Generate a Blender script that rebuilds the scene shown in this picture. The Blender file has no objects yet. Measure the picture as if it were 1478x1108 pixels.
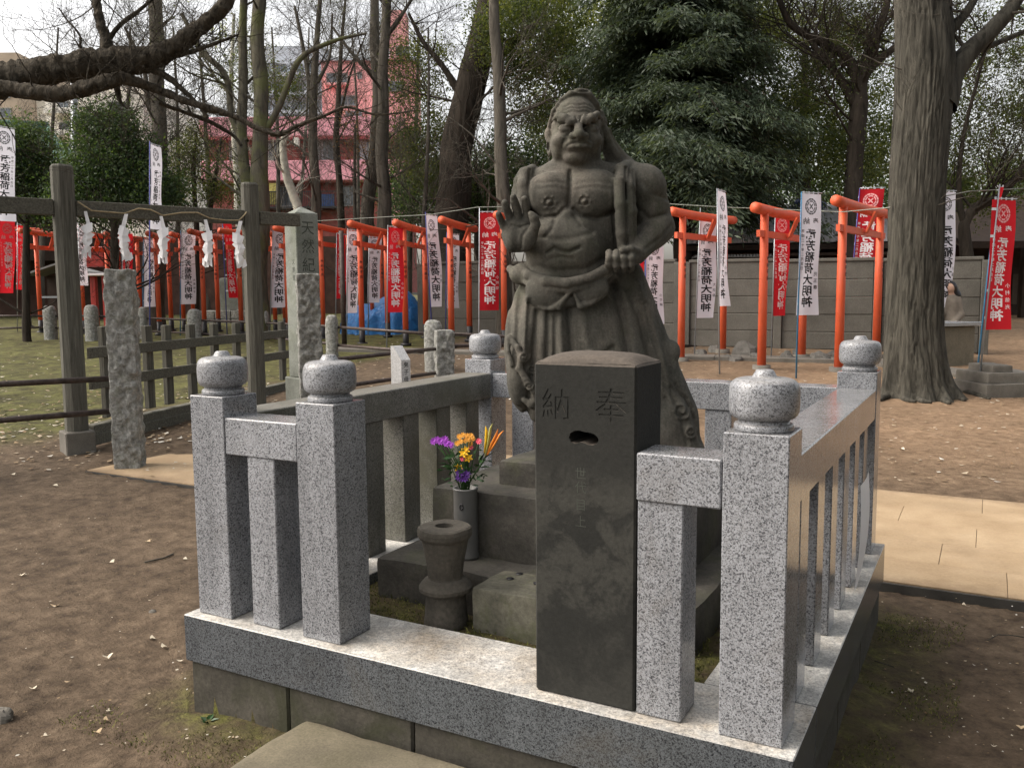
import bpy, math, random
import numpy as np
from mathutils import Vector, Matrix
R = math.radians
scene = bpy.context.scene
col = scene.collection
# ------------------------------------------------------------------ camera
YAW, PITCH, ROLL, FPX = -0.5, -0.1029, -0.0077, 1262.5
CAM = np.array([2.6406, -2.2196, 1.59])
FWD = np.array([math.sin(YAW)*math.cos(PITCH), math.cos(YAW)*math.cos(PITCH), math.sin(PITCH)])
_rt = np.array([math.cos(YAW), -math.sin(YAW), 0.0]); _up = np.cross(_rt, FWD)
RGT = _rt*math.cos(ROLL)+_up*math.sin(ROLL); UPV = -_rt*math.sin(ROLL)+_up*math.cos(ROLL)
cam = bpy.data.cameras.new('camera'); cam_o = bpy.data.objects.new('camera', cam); col.objects.link(cam_o)
cam.sensor_width = 36.0; cam.lens = 36.0*FPX/1478.0; cam.clip_start = 0.05; cam.clip_end = 3000
cam_o.matrix_world = Matrix(((RGT[0], UPV[0], -FWD[0], CAM[0]), (RGT[1], UPV[1], -FWD[1], CAM[1]), (RGT[2], UPV[2], -FWD[2], CAM[2]), (0, 0, 0, 1)))
scene.camera = cam_o
# ------------------------------------------------------------------ light
SUN_EL, SUN_AZ_DIR = R(46), (-0.86, -0.51)          # bright overcast, brightest high on the left
w = bpy.data.worlds.new("World"); scene.world = w; w.use_nodes = True
nt = w.node_tree; nt.nodes.clear()
sky = nt.nodes.new('ShaderNodeTexSky'); sky.sky_type = 'NISHITA'; sky.sun_disc = False
sky.sun_elevation = SUN_EL; sky.sun_rotation = math.atan2(SUN_AZ_DIR[0], SUN_AZ_DIR[1])
sky.air_density = 1.0; sky.dust_density = 5.0; sky.ozone_density = 1.0
hs = nt.nodes.new('ShaderNodeHueSaturation'); hs.inputs['Saturation'].default_value = 0.34
bg = nt.nodes.new('ShaderNodeBackground'); bg.inputs['Strength'].default_value = 0.15
wo = nt.nodes.new('ShaderNodeOutputWorld')
wm = nt.nodes.new('ShaderNodeMix'); wm.data_type = 'RGBA'; wm.blend_type = 'MULTIPLY'; wm.inputs[0].default_value = 1.0; wm.inputs[7].default_value = (1.05, 1.0, .935, 1)
nt.links.new(sky.outputs[0], hs.inputs['Color']); nt.links.new(hs.outputs[0], wm.inputs[6]); nt.links.new(wm.outputs[2], bg.inputs['Color']); nt.links.new(bg.outputs[0], wo.inputs[0])
sun = bpy.data.lights.new('sun', 'SUN'); sun.energy = 0.5; sun.angle = R(60); sun.color = (1.0, 0.96, 0.90)
sun_o = bpy.data.objects.new('sun', sun); col.objects.link(sun_o)
_h = math.hypot(*SUN_AZ_DIR)
sd = Vector((SUN_AZ_DIR[0]/_h*math.cos(SUN_EL), SUN_AZ_DIR[1]/_h*math.cos(SUN_EL), math.sin(SUN_EL)))
sun_o.rotation_euler = sd.to_track_quat('Z', 'Y').to_euler()
vs = scene.view_settings; vs.view_transform = 'Standard'; vs.look = 'None'; vs.exposure = 1.2; vs.gamma = 1.0
vs.use_curve_mapping = False
scene.cycles.max_bounces = 6; scene.cycles.transparent_max_bounces = 6
scene.cycles.use_denoising = True

# ------------------------------------------------------------------ helpers
rng = np.random.default_rng(7); rnd = random.Random(11)

def ray(px, py):
    return FWD+RGT*(px-739)/FPX-UPV*(py-554)/FPX
def at(px, py, depth):
    return CAM+ray(px, py)*depth
def ground_z(x, y):
    s = (np.asarray(x)-CAM[0])*math.sin(YAW)+(np.asarray(y)-CAM[1])*math.cos(YAW)
    s = np.minimum(s, 30+4*np.tanh((s-30)/14.0))
    return 0.036*(np.sqrt((s-7)**2+4)+(s-7))/2
def gp(px, py):
    r = ray(px, py); t = 1.0
    for _ in range(60):
        p = CAM+r*t; z = float(ground_z(p[0], p[1]))
        t = t+(p[2]-z)/(-r[2]+0.036) if r[2] < 0 else t
        if t > 200: t = 200
    return CAM+r*t
def depth_of(p): return float((np.asarray(p)-CAM)@FWD)
def above(p, py):
    """world point straight above ground point p that stands at picture height py"""
    a, b = p[2]-2, p[2]+60
    for _ in range(50):
        m = (a+b)/2; d = np.array([p[0], p[1], m])-CAM
        yy = 554-FPX*(d@UPV)/(d@FWD)
        if yy > py: a = m
        else: b = m
    return np.array([p[0], p[1], m])
def on_plane(px, py, p0, n):
    r = ray(px, py); n = np.asarray(n, float); t = ((np.asarray(p0)-CAM)@n)/(r@n); return CAM+r*t

_perm = np.random.default_rng(3).random(65536)
def _h3(ix, iy, iz):
    return _perm[(ix*73856093 ^ iy*19349663 ^ iz*83492791) & 65535]
def vnoise(p):
    p = np.asarray(p, float); i = np.floor(p).astype(np.int64); f = p-i; f = f*f*(3-2*f)
    out = 0
    for dx in (0, 1):
        for dy in (0, 1):
            for dz in (0, 1):
                wgt = (f[..., 0] if dx else 1-f[..., 0])*(f[..., 1] if dy else 1-f[..., 1])*(f[..., 2] if dz else 1-f[..., 2])
                out = out+wgt*_h3(i[..., 0]+dx, i[..., 1]+dy, i[..., 2]+dz)
    return out*2-1
def fbm(p, o=4):
    p = np.asarray(p, float); s = 0; a = 1.0; t = 0
    for k in range(o):
        s = s+a*vnoise(p*(2.03**k)+k*17.3); t += a; a *= .5
    return s/t

class MB:
    """collects vertices and faces"""
    def __init__(self): self.v = []; self.f = []; self.n = 0; self.sm = []
    def add(self, v, f, smooth=False):
        v = np.asarray(v, float).reshape(-1, 3); self.v.append(v)
        for q in f: self.f.append(tuple(int(i)+self.n for i in q)); self.sm.append(smooth)
        self.n += len(v); return self
    def box(self, x0, x1, y0, y1, z0, z1, bev=0.0):
        if bev <= 0:
            v = [(x, y, z) for x in (x0, x1) for y in (y0, y1) for z in (z0, z1)]
            return self.add(v, [(0, 1, 3, 2), (4, 6, 7, 5), (0, 4, 5, 1), (2, 3, 7, 6), (0, 2, 6, 4), (1, 5, 7, 3)])
        b = bev; v = []; idx = {}
        X, Y, Z = (x0, x1), (y0, y1), (z0, z1)
        for i in (0, 1):
            for j in (0, 1):
                for k in (0, 1):
                    sx, sy, sz = (b if i == 0 else -b), (b if j == 0 else -b), (b if k == 0 else -b)
                    for a, p in enumerate(((X[i], Y[j]+sy, Z[k]+sz), (X[i]+sx, Y[j], Z[k]+sz), (X[i]+sx, Y[j]+sy, Z[k]))):
                        idx[i, j, k, a] = len(v); v.append(p)
        f = []
        for i in (0, 1):
            f.append([idx[i, j, k, 0] for j, k in ((0, 0), (0, 1), (1, 1), (1, 0))][::(1 if i == 0 else -1)])
            f.append([idx[j, i, k, 1] for j, k in ((0, 0), (0, 1), (1, 1), (1, 0))][::(-1 if i == 0 else 1)])
            f.append([idx[j, k, i, 2] for j, k in ((0, 0), (0, 1), (1, 1), (1, 0))][::(1 if i == 0 else -1)])
        for i in (0, 1):
            for j in (0, 1):
                s = 1 if i == j else -1
                f.append([idx[i, j, 0, 0], idx[i, j, 0, 1], idx[i, j, 1, 1], idx[i, j, 1, 0]][::s])
                f.append([idx[i, 0, j, 0], idx[i, 1, j, 0], idx[i, 1, j, 2], idx[i, 0, j, 2]][::s])
                f.append([idx[0, i, j, 1], idx[0, i, j, 2], idx[1, i, j, 2], idx[1, i, j, 1]][::s])
        for i in (0, 1):
            for j in (0, 1):
                for k in (0, 1):
                    s = 1 if (i+j+k) % 2 == 0 else -1
                    f.append([idx[i, j, k, 0], idx[i, j, k, 1], idx[i, j, k, 2]][::-s])
        return self.add(v, f)
    def prism(self, pts, z0, z1):
        n = len(pts); v = [(x, y, z0) for x, y in pts]+[(x, y, z1) for x, y in pts]
        f = [tuple(range(n))[::-1], tuple(range(n, 2*n))]+[(i, (i+1) % n, n+(i+1) % n, n+i) for i in range(n)]
        return self.add(v, f)
    def tube(self, pts, rad, seg=8, cap=True, smooth=True, wob=0, flat=None):
        pts = np.asarray(pts, float); n = len(pts); rad = np.broadcast_to(np.asarray(rad, float), (n,))
        tn = np.gradient(pts, axis=0); tn /= np.linalg.norm(tn, axis=1)[:, None]+1e-12
        ref = np.array([0, 0, 1.0]) if abs(tn[0][2]) < .9 else np.array([1.0, 0, 0])
        u = np.cross(ref, tn[0]); u /= np.linalg.norm(u)
        a = np.arange(seg)*2*math.pi/seg; V = []
        for i in range(n):
            u = u-tn[i]*(u@tn[i]); u /= np.linalg.norm(u)+1e-12; w_ = np.cross(tn[i], u)
            r = rad[i]*(1+(wob*(rng.random(seg)-.5) if wob else 0))
            V.append(pts[i]+(np.cos(a)*r)[:, None]*u+(np.sin(a)*r*(flat or 1))[:, None]*w_)
        V = np.concatenate(V); f = []
        for i in range(n-1):
            for k in range(seg):
                k2 = (k+1) % seg; f.append((i*seg+k, i*seg+k2, (i+1)*seg+k2, (i+1)*seg+k))
        if cap: f.append(tuple(range(seg))[::-1]); f.append(tuple((n-1)*seg+k for k in range(seg)))
        return self.add(V, f, smooth)
    def lathe(self, prof, c=(0, 0, 0), seg=32, smooth=True, sq=None):
        """prof (r, z); sq squares the outline a little"""
        V = []; c = np.asarray(c, float); a = np.arange(seg)*2*math.pi/seg
        for r, z in prof:
            rr = np.full(seg, r)
            if sq: rr = r/((np.abs(np.cos(a))**sq+np.abs(np.sin(a))**sq)**(1/sq))
            V.append(np.stack([np.cos(a)*rr, np.sin(a)*rr, np.full(seg, z)], 1)+c)
        n = len(prof); V = np.concatenate(V); f = []
        for i in range(n-1):
            for k in range(seg):
                k2 = (k+1) % seg; f.append((i*seg+k, i*seg+k2, (i+1)*seg+k2, (i+1)*seg+k))
        f.append(tuple(range(seg))[::-1]); f.append(tuple((n-1)*seg+k for k in range(seg)))
        return self.add(V, f, smooth)
    def grid(self, P, smooth=True):
        P = np.asarray(P, float); a, b = P.shape[:2]
        i, j = np.meshgrid(np.arange(a-1), np.arange(b-1), indexing='ij'); k = (i*b+j).ravel()
        return self.add(P.reshape(-1, 3), np.stack([k, k+b, k+b+1, k+1], 1).tolist(), smooth)
    def xf(self, fn):
        for i in range(len(self.v)): self.v[i] = fn(self.v[i])
        return self
    def mesh(self, name, off=(0, 0, 0)):
        V = np.concatenate(self.v)-np.asarray(off)
        m = bpy.data.meshes.new(name); m.from_pydata(V.tolist(), [], self.f)
        m.polygons.foreach_set('use_smooth', self.sm); m.update(); return m

def rotz(v, c, a):
    c = np.asarray(c, float); v = np.asarray(v, float)-c; ca, sa = math.cos(a), math.sin(a)
    return np.stack([v[:, 0]*ca-v[:, 1]*sa, v[:, 0]*sa+v[:, 1]*ca, v[:, 2]], 1)+c
def root_loc(o):
    p = np.zeros(3)
    while o is not None: p = p+np.array(o.location); o = o.parent
    return p
def obj(name, data, m, parent=None, kind=None, label=None, cat=None, group=None, loc=None):
    me = data.mesh(name, root_loc(parent) if loc is None else loc) if isinstance(data, MB) else data
    if m is not None and len(me.materials) == 0: me.materials.append(m)
    o = bpy.data.objects.new(name, me); col.objects.link(o)
    if parent is not None: o.parent = parent
    elif loc is not None: o.location = loc
    if kind: o['kind'] = kind
    if label: o['label'] = label
    if cat: o['category'] = cat
    if group: o['group'] = group
    return o
def thing(name, label, cat, loc, group=None):
    o = bpy.data.objects.new(name, None); col.objects.link(o); o.location = tuple(float(a) for a in loc)
    o.empty_display_size = .1
    o['label'] = label; o['category'] = cat
    if group: o['group'] = group
    return o
def fast_mesh(name, V, F, smooth=False, attr=None):
    """V (n,3), F (m,k) arrays, every face k sided"""
    m = bpy.data.meshes.new(name); V = np.ascontiguousarray(V, np.float32); F = np.ascontiguousarray(F, np.int32)
    k = F.shape[1]; m.vertices.add(len(V)); m.vertices.foreach_set('co', V.ravel())
    m.loops.add(F.size); m.loops.foreach_set('vertex_index', F.ravel())
    m.polygons.add(len(F)); m.polygons.foreach_set('loop_start', np.arange(0, F.size, k, dtype=np.int32))
    m.polygons.foreach_set('loop_total', np.full(len(F), k, np.int32))
    m.polygons.foreach_set('use_smooth', np.full(len(F), smooth))
    if attr is not None:
        a = m.attributes.new('tone', 'FLOAT', 'FACE'); a.data.foreach_set('value', np.ascontiguousarray(attr, np.float32))
    m.update(); m.validate(); return m

# ------------------------------------------------------------------ materials
# how light each stone, soil or bark is, relative to the tones given where it is mixed
GAIN = dict(concrete_wall=.62, stele_stone=.78, foundation_stone=.48, granite_cap=.72, rough_hewn_granite=1.2, granite=.72, granite_slab=.5, granite_mossy=.7, earth=.72, sandy_paving=.69, pillar_stone=.56, statue_stone=.82, ginkgo_bark=.58, stepping_stone=.6, old_concrete=.7, grey_bark=.8, pedestal_stone=.85, leaf_litter=.8)
class MT:
    def __init__(self, name, rough=.6, spec=.5, base=(.5, .5, .5), metal=0):
        self.m = bpy.data.materials.new(name); self.m.use_nodes = True; self.t = self.m.node_tree
        self.b = self.t.nodes['Principled BSDF']; self.b.inputs['Roughness'].default_value = rough
        self.b.inputs['Specular IOR Level'].default_value = spec; self.b.inputs['Metallic'].default_value = metal
        self.b.inputs['Base Color'].default_value = (*base, 1)
        self.co = self.t.nodes.new('ShaderNodeTexCoord').outputs['Object']
        self.last = None
    def N(self, t): return self.t.nodes.new(t)
    def L(self, a, b): self.t.links.new(a, b)
    def coord(self, sc=(1, 1, 1), warp=0):
        mp = self.N('ShaderNodeMapping'); mp.inputs['Scale'].default_value = sc; self.L(self.co, mp.inputs[0]); return mp.outputs[0]
    def noise(self, s, d=5, r=.55, co=None, dist=0):
        n = self.N('ShaderNodeTexNoise'); n.inputs['Scale'].default_value = s; n.inputs['Detail'].default_value = d
        n.inputs['Roughness'].default_value = r; n.inputs['Distortion'].default_value = dist
        self.L(co or self.co, n.inputs['Vector']); return n.outputs['Fac']
    def vor(self, s, out='Color', co=None, feat='F1'):
        n = self.N('ShaderNodeTexVoronoi'); n.feature = feat; n.inputs['Scale'].default_value = s; self.L(co or self.co, n.inputs['Vector']); return n.outputs[out]
    def ramp(self, fac, stops, interp='LINEAR'):
        n = self.N('ShaderNodeValToRGB'); cr = n.color_ramp; cr.interpolation = interp
        while len(cr.elements) < len(stops): cr.elements.new(.5)
        for e, (p, c) in zip(cr.elements, stops):
            e.position = p; e.color = (*c, 1) if hasattr(c, '__len__') else (c, c, c, 1)
        self.L(fac, n.inputs[0]); return n.outputs[0]
    def mix(self, fac, a, b, mode='MIX'):
        n = self.N('ShaderNodeMix'); n.data_type = 'RGBA'; n.blend_type = mode
        for k, v in (('Factor', fac), ('A', a), ('B', b)):
            s = [i for i in n.inputs if i.name == k and (i.type == ('VALUE' if k == 'Factor' else 'RGBA'))][0]
            if hasattr(v, 'is_output'): self.L(v, s)
            elif hasattr(v, '__len__'): s.default_value = (*v, 1)
            else: s.default_value = v if k == 'Factor' else (v, v, v, 1)
        return [o for o in n.outputs if o.type == 'RGBA'][0]
    def math(self, op, a, b=None):
        n = self.N('ShaderNodeMath'); n.operation = op
        for i, v in ((0, a), (1, b)):
            if v is None: continue
            if hasattr(v, 'is_output'): self.L(v, n.inputs[i])
            else: n.inputs[i].default_value = v
        return n.outputs[0]
    def sep(self, co, ax):
        n = self.N('ShaderNodeSeparateXYZ'); self.L(co, n.inputs[0]); return n.outputs[ax]
    def up(self):
        g = self.N('ShaderNodeNewGeometry'); return self.sep(g.outputs['Normal'], 2)
    def color(self, c):
        g = GAIN.get(self.m.name, 1.0)
        if g != 1.0: c = self.mix(1.0, c, (g, g, g), 'MULTIPLY')
        self.L(c, self.b.inputs['Base Color']); return self
    def rough(self, c): self.L(c, self.b.inputs['Roughness']); return self
    def bump(self, h, strength=.3, dist=.01):
        n = self.N('ShaderNodeBump'); n.inputs['Strength'].default_value = strength; n.inputs['Distance'].default_value = dist
        self.L(h, n.inputs['Height'])
        if self.last: self.L(self.last, n.inputs['Normal'])
        self.last = n.outputs[0]; self.L(self.last, self.b.inputs['Normal']); return self
    def tone(self, m=.5):
        a = self.N('ShaderNodeAttribute'); a.attribute_name = 'tone'; return a.outputs['Fac']

M = {}
def granite(name, light, mid, dark, sc=150, rough=.13, green=0.0, dust_sheen=0.25, dust_sheenc=(.42, .37, .29)):
    t = MT(name, rough=rough, spec=.5)
    t.b.inputs['Coat Weight'].default_value = 0.0
    c = t.sep(t.vor(sc), 0); c2 = t.sep(t.vor(sc*1.9), 1)
    a = t.ramp(c, [(0, dark), (.13, dark), (.2, mid), (.45, mid), (.66, light), (1, light)])
    b = t.ramp(c2, [(0, .35), (.14, .45), (.2, 1), (1, 1)])
    k = t.mix(1.0, a, b, 'MULTIPLY')
    big = t.noise(2.2, 4); k = t.mix(1.0, k, t.ramp(big, [(.3, .84), (.7, 1.1)]), 'MULTIPLY')
    if green:
        g = t.ramp(t.noise(3.1, 6, .65), [(.42, 0), (.66, green)])
        k = t.mix(g, k, (.085, .085, .052))
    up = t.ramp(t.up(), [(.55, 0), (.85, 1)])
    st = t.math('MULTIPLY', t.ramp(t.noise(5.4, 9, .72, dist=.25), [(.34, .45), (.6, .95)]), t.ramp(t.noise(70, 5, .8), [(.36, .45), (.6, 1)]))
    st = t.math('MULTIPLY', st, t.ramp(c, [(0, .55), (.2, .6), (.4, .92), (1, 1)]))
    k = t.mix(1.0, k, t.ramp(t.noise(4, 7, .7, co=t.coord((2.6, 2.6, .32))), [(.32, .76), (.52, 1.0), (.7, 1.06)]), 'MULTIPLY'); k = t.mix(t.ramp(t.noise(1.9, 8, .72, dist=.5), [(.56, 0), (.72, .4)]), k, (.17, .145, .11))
    f = t.math('MULTIPLY', t.math('MULTIPLY', up, st), dust_sheen)
    k = t.mix(f, k, t.mix(t.ramp(t.noise(2.3, 6, .7), [(.46, 0), (.66, .85)]), dust_sheenc, tuple(x*y for x, y in zip(dust_sheenc, (.62, .52, .40))))); t.color(k)
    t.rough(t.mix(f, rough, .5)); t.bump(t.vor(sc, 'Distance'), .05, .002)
    return t.m
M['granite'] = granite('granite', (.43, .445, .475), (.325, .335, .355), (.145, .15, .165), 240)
M['granite_cap'] = granite('granite_cap', (.43, .445, .475), (.325, .335, .355), (.145, .15, .165), 240, .34, dust_sheen=.35)
M['granite_slab'] = granite('granite_slab', (.215, .235, .255), (.15, .165, .18), (.07, .078, .09), 235, .25, dust_sheen=1.0, dust_sheenc=(1.75, 1.70, 1.58))  # cream dust on the top faces, its colour raised to paint in sky reflection
M['granite_old'] = granite('granite_mossy', (.27, .265, .24), (.18, .18, .16), (.08, .08, .07), 235, .5, green=.85, dust_sheen=.3)

def stone(name, c0, c1, c2, sc=6, rough=.9, bs=.5, bd=.01, moss=0, mossc=(.07, .085, .025), fine=60):
    t = MT(name, rough=rough, spec=.3)
    n = t.noise(sc, 8, .65); k = t.ramp(n, [(.28, c0), (.5, c1), (.72, c2)])
    f = t.noise(fine, 4, .7); k = t.mix(1, k, t.ramp(f, [(.3, .72), (.7, 1.2)]), 'MULTIPLY')
    if moss:
        g = t.ramp(t.noise(sc*.7, 7, .7, dist=.5), [(.5, 0), (.66, moss)]); k = t.mix(g, k, mossc)
    t.color(k); t.bump(n, bs*.6, bd*3); t.bump(f, bs, bd*.4); return t.m
M['rough_granite'] = stone('rough_hewn_granite', (.10, .10, .09), (.24, .24, .225), (.42, .42, .40), 20, .9, 1.0, .03, fine=70, moss=.5, mossc=(.10, .105, .06))
M['foundation'] = stone('foundation_stone', (.07, .065, .052), (.115, .105, .085), (.17, .155, .125), 5, .95, .6, .01, moss=.7, mossc=(.06, .065, .03))
M['step_stone'] = stone('pedestal_stone', (.035, .034, .03), (.062, .058, .05), (.11, .10, .085), 5, .95, .6, .008, moss=.25)
M['pillar_stone'] = None
M['urn_stone'] = stone('urn_stone', (.05, .046, .038), (.075, .068, .056), (.12, .105, .085), 7, .95, .6, .006)
M['slab_stone'] = stone('stepping_stone', (.14, .125, .09), (.23, .20, .14), (.31, .27, .185), 3.2, .95, .5, .006, moss=.3, mossc=(.11, .105, .05), fine=120)
M['concrete'] = stone('old_concrete', (.13, .12, .10), (.20, .185, .16), (.27, .25, .215), 3, .95, .3, .004, fine=140)
M['wall_panel'] = stone('concrete_wall', (.12, .115, .10), (.18, .172, .15), (.24, .23, .20), 1.3, .95, .3, .004, fine=60)
M['stele'] = stone('stele_stone', (.15, .16, .135), (.24, .255, .225), (.32, .335, .30), 3.5, .9, .4, .004, moss=.4, mossc=(.12, .14, .07))
M['pale_stone'] = stone('pale_granite', (.42, .42, .42), (.5, .5, .5), (.58, .58, .58), 60, .6, .1, .002)
M['rock'] = stone('field_rock', (.06, .058, .052), (.11, .105, .095), (.17, .165, .15), 4, .95, .7, .02)
t = MT('statue_stone', .93, .3)
n = t.noise(4.2, 9, .68); st_ = t.noise(5, 7, .7, co=t.coord((2.2, 2.2, .35))); f1 = t.noise(95, 5, .75); f2 = t.noise(38, 4, .6); li = t.noise(13, 6, .7, dist=.4)
k = t.ramp(n, [(.3, (.074, .073, .061)), (.5, (.122, .114, .095)), (.72, (.185, .16, .132))])
k = t.mix(1, k, t.ramp(st_, [(.34, .58), (.55, 1.02), (.7, 1.12)]), 'MULTIPLY')
k = t.mix(t.ramp(li, [(.60, 0), (.68, .45)]), k, (.21, .20, .165)); k = t.mix(t.ramp(t.noise(2.6, 7, .7, dist=.5), [(.52, 0), (.68, .5)]), k, (.052, .062, .03))
k = t.mix(1, k, t.ramp(f1, [(.3, .66), (.7, 1.22)]), 'MULTIPLY'); t.color(k); t.bump(n, .3, .012); t.bump(f2, .35, .006); t.bump(f1, .55, .003); M['statue'] = t.m
t = MT('pillar_stone', .9, .3)
n = t.noise(5.5, 9, .68, dist=.4); n2 = t.noise(90, 4, .7); z = t.sep(t.co, 2)
base = t.ramp(t.noise(3, 5), [(.3, (.026, .027, .024)), (.7, (.042, .042, .037))])
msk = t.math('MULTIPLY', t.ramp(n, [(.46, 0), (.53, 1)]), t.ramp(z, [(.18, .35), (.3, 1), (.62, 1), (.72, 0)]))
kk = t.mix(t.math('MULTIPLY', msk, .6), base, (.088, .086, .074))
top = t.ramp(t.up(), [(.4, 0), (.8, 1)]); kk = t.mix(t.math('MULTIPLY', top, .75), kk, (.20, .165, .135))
kk = t.mix(1, kk, t.ramp(n2, [(.3, .75), (.7, 1.2)]), 'MULTIPLY'); t.color(kk); t.bump(n, .25, .01); t.bump(n2, .4, .003)
M['pillar_stone'] = t.m

def plain(name, c, rough=.6, spec=.4, var=.15, sc=8, metal=0, bump=0, co=None):
    t = MT(name, rough, spec, c, metal); n = t.noise(sc, 5, .6, co=t.coord(co) if co else None)
    lo = tuple(x*(1-var) for x in c); hi = tuple(min(1, x*(1+var)) for x in c)
    t.color(t.ramp(n, [(.3, lo), (.7, hi)]))
    if bump: t.bump(n, bump, .01)
    return t.m
def bark(name, c0, c1, sc=7, stretch=.16, moss=0):
    t = MT(name, .95, .15); co = t.coord((1, 1, stretch))
    n = t.noise(sc, 7, .66, co=co, dist=.8); v = t.vor(sc*1.4, 'Distance', co=co)
    k = t.ramp(n, [(.32, c0), (.66, c1)])
    if moss: k = t.mix(t.ramp(t.noise(1.5, 5, .6), [(.48, 0), (.62, moss)]), k, (.10, .11, .04))
    t.color(k); t.bump(n, .9, .05); t.bump(v, .5, .02); return t.m
M['bark'] = bark('grey_bark', (.045, .04, .033), (.15, .135, .11))
M['bark_big'] = bark('ginkgo_bark', (.035, .033, .027), (.15, .14, .115), 9, .13)
M['bark_near'] = bark('rough_near_bark', (.02, .018, .014), (.10, .085, .064), 26, .5)
M['bark_dark'] = bark('dark_bark', (.018, .015, .012), (.055, .045, .035))
M['bark_pale'] = plain('pale_bark', (.38, .37, .31), .9, .2, .35, 6, bump=.5)
M['bark_moss'] = bark('mossy_bark', (.04, .037, .03), (.12, .11, .08), 7, .2, moss=.7)
def leaf(name, c0, c1, c2, trans=.35):
    t = MT(name, .55, .35); k = t.ramp(t.tone(), [(0, c0), (.55, c1), (1, c2)]); t.color(k)
    tr = t.N('ShaderNodeBsdfTranslucent'); k2 = t.mix(1, k, (1.3, 1.25, .55), 'MULTIPLY'); t.L(k2, tr.inputs['Color'])
    ms = t.N('ShaderNodeMixShader'); ms.inputs[0].default_value = trans
    t.L(t.b.outputs[0], ms.inputs[1]); t.L(tr.outputs[0], ms.inputs[2])
    t.L(ms.outputs[0], t.t.nodes['Material Output'].inputs['Surface']); return t.m
M['leaf_dark'] = leaf('evergreen_leaf', (.02, .036, .018), (.045, .08, .032), (.11, .16, .055), .45)
M['leaf_conifer'] = leaf('conifer_needles', (.035, .05, .034), (.062, .088, .055), (.10, .13, .075), .35)
M['leaf_olive'] = leaf('olive_leaf', (.035, .052, .02), (.08, .105, .034), (.17, .185, .055), .5)
M['leaf_dry'] = leaf('dry_leaf', (.10, .06, .03), (.18, .10, .05), (.26, .16, .08), .4)
M['wood'] = None
t = MT('weathered_wood', .9, .2); co = t.coord((9, 9, .5)); n = t.noise(6, 8, .7, co=co, dist=.3)
t.color(t.ramp(n, [(.28, (.045, .043, .035)), (.5, (.095, .092, .077)), (.72, (.16, .155, .13))])); t.bump(n, .5, .01); M['wood'] = t.m
t = MT('weathered_wood_beam', .9, .2); co = t.coord((.8, 9, 9)); n = t.noise(6, 8, .7, co=co, dist=.3)
t.color(t.ramp(n, [(.28, (.045, .043, .035)), (.5, (.10, .097, .08)), (.72, (.18, .175, .145))])); t.bump(n, .5, .01); M['wood_beam'] = t.m
def paint(name, c, rough=.45):
    t = MT(name, rough, .5); n = t.noise(5, 6, .65); n2 = t.noise(40, 4, .7)
    k = t.ramp(n, [(.3, tuple(x*.86 for x in c)), (.62, c)]); k = t.mix(t.ramp(n2, [(.6, 0), (.7, .5)]), k, tuple(x*.45 for x in c)); n3 = t.noise(3, 6, .7, co=t.coord((3, 3, .5))); k = t.mix(t.ramp(n3, [(.5, 0), (.7, .55)]), k, tuple(min(1, x*.75+.06) for x in c))
    t.color(k); t.bump(n, .08, .01); return t.m
M['vermilion'] = paint('vermilion_paint', (.66, .10, .032), .6)
M['vermilion_dark'] = paint('dark_red_paint', (.40, .03, .02))
M['black_paint'] = plain('black_paint', (.016, .016, .018), .5)
def cloth(name, c):
    t = MT(name, .85, .2); n = t.noise(3, 4); k = t.ramp(n, [(.3, tuple(x*.93 for x in c)), (.7, c)]); t.color(k)
    tr = t.N('ShaderNodeBsdfTranslucent'); t.L(k, tr.inputs['Color']); ms = t.N('ShaderNodeMixShader'); ms.inputs[0].default_value = .35
    t.L(t.b.outputs[0], ms.inputs[1]); t.L(tr.outputs[0], ms.inputs[2]); t.L(ms.outputs[0], t.t.nodes['Material Output'].inputs['Surface']); return t.m
M['cloth_white'] = cloth('white_cloth', (.74, .73, .80)); M['cloth_red'] = cloth('red_cloth', (.60, .02, .03))
M['ink_black'] = plain('black_ink', (.012, .012, .014), .8); M['ink_white'] = plain('white_print', (.78, .72, .72), .8, var=.03)
M['ink_grey'] = plain('grey_ink', (.13, .13, .14), .8); M['ink_pink'] = plain('pale_pink_print', (.75, .35, .35), .8)
M['carved'] = plain('carved_letter_paint', (.05, .055, .045), .9)
M['paper'] = plain('white_paper', (.78, .78, .80), .8, .2, .04)
M['rope'] = plain('straw_rope', (.32, .26, .16), .9, .2, .3, 60)
M['cord'] = plain('grey_cord', (.22, .23, .20), .8, .2, .2, 20)
M['pole_grey'] = plain('steel_pole', (.32, .34, .36), .35, .5, .1, 10, .6)
M['pole_blue'] = plain('blue_pole', (.03, .14, .26), .4); M['pole_navy'] = plain('navy_pole', (.04, .05, .22), .4)
M['pole_white'] = plain('white_plastic', (.62, .64, .68), .4, var=.05)
M['rust'] = plain('rusted_pipe', (.06, .044, .038), .55, .5, .5, 18, .4, .3)
M['tarp'] = None
t = MT('blue_tarp', .38, .5); n = t.noise(7, 6, .6, dist=1.2); t.color(t.ramp(n, [(.3, (.012, .10, .32)), (.7, (.03, .22, .55))])); t.bump(n, .8, .06); M['tarp'] = t.m
M['pink_wall'] = plain('pink_render', (.78, .36, .42), .9, .2, .08, .6)
M['salmon_wall'] = plain('salmon_render', (.85, .42, .41), .9, .2, .08, .6)
M['brick_wall'] = plain('dark_red_brick', (.26, .085, .075), .9, .2, .25, 3)
M['white_wall'] = plain('cream_render', (.78, .74, .66), .9, .2, .08, .5)
M['pale_wall'] = plain('pale_blue_wall', (.55, .60, .66), .9, .2, .08, .5)
M['glass'] = plain('window_glass', (.10, .12, .14), .08, .8, .2, 2)
M['curtain'] = plain('window_curtain', (.45, .48, .50), .9, .1)
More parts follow.
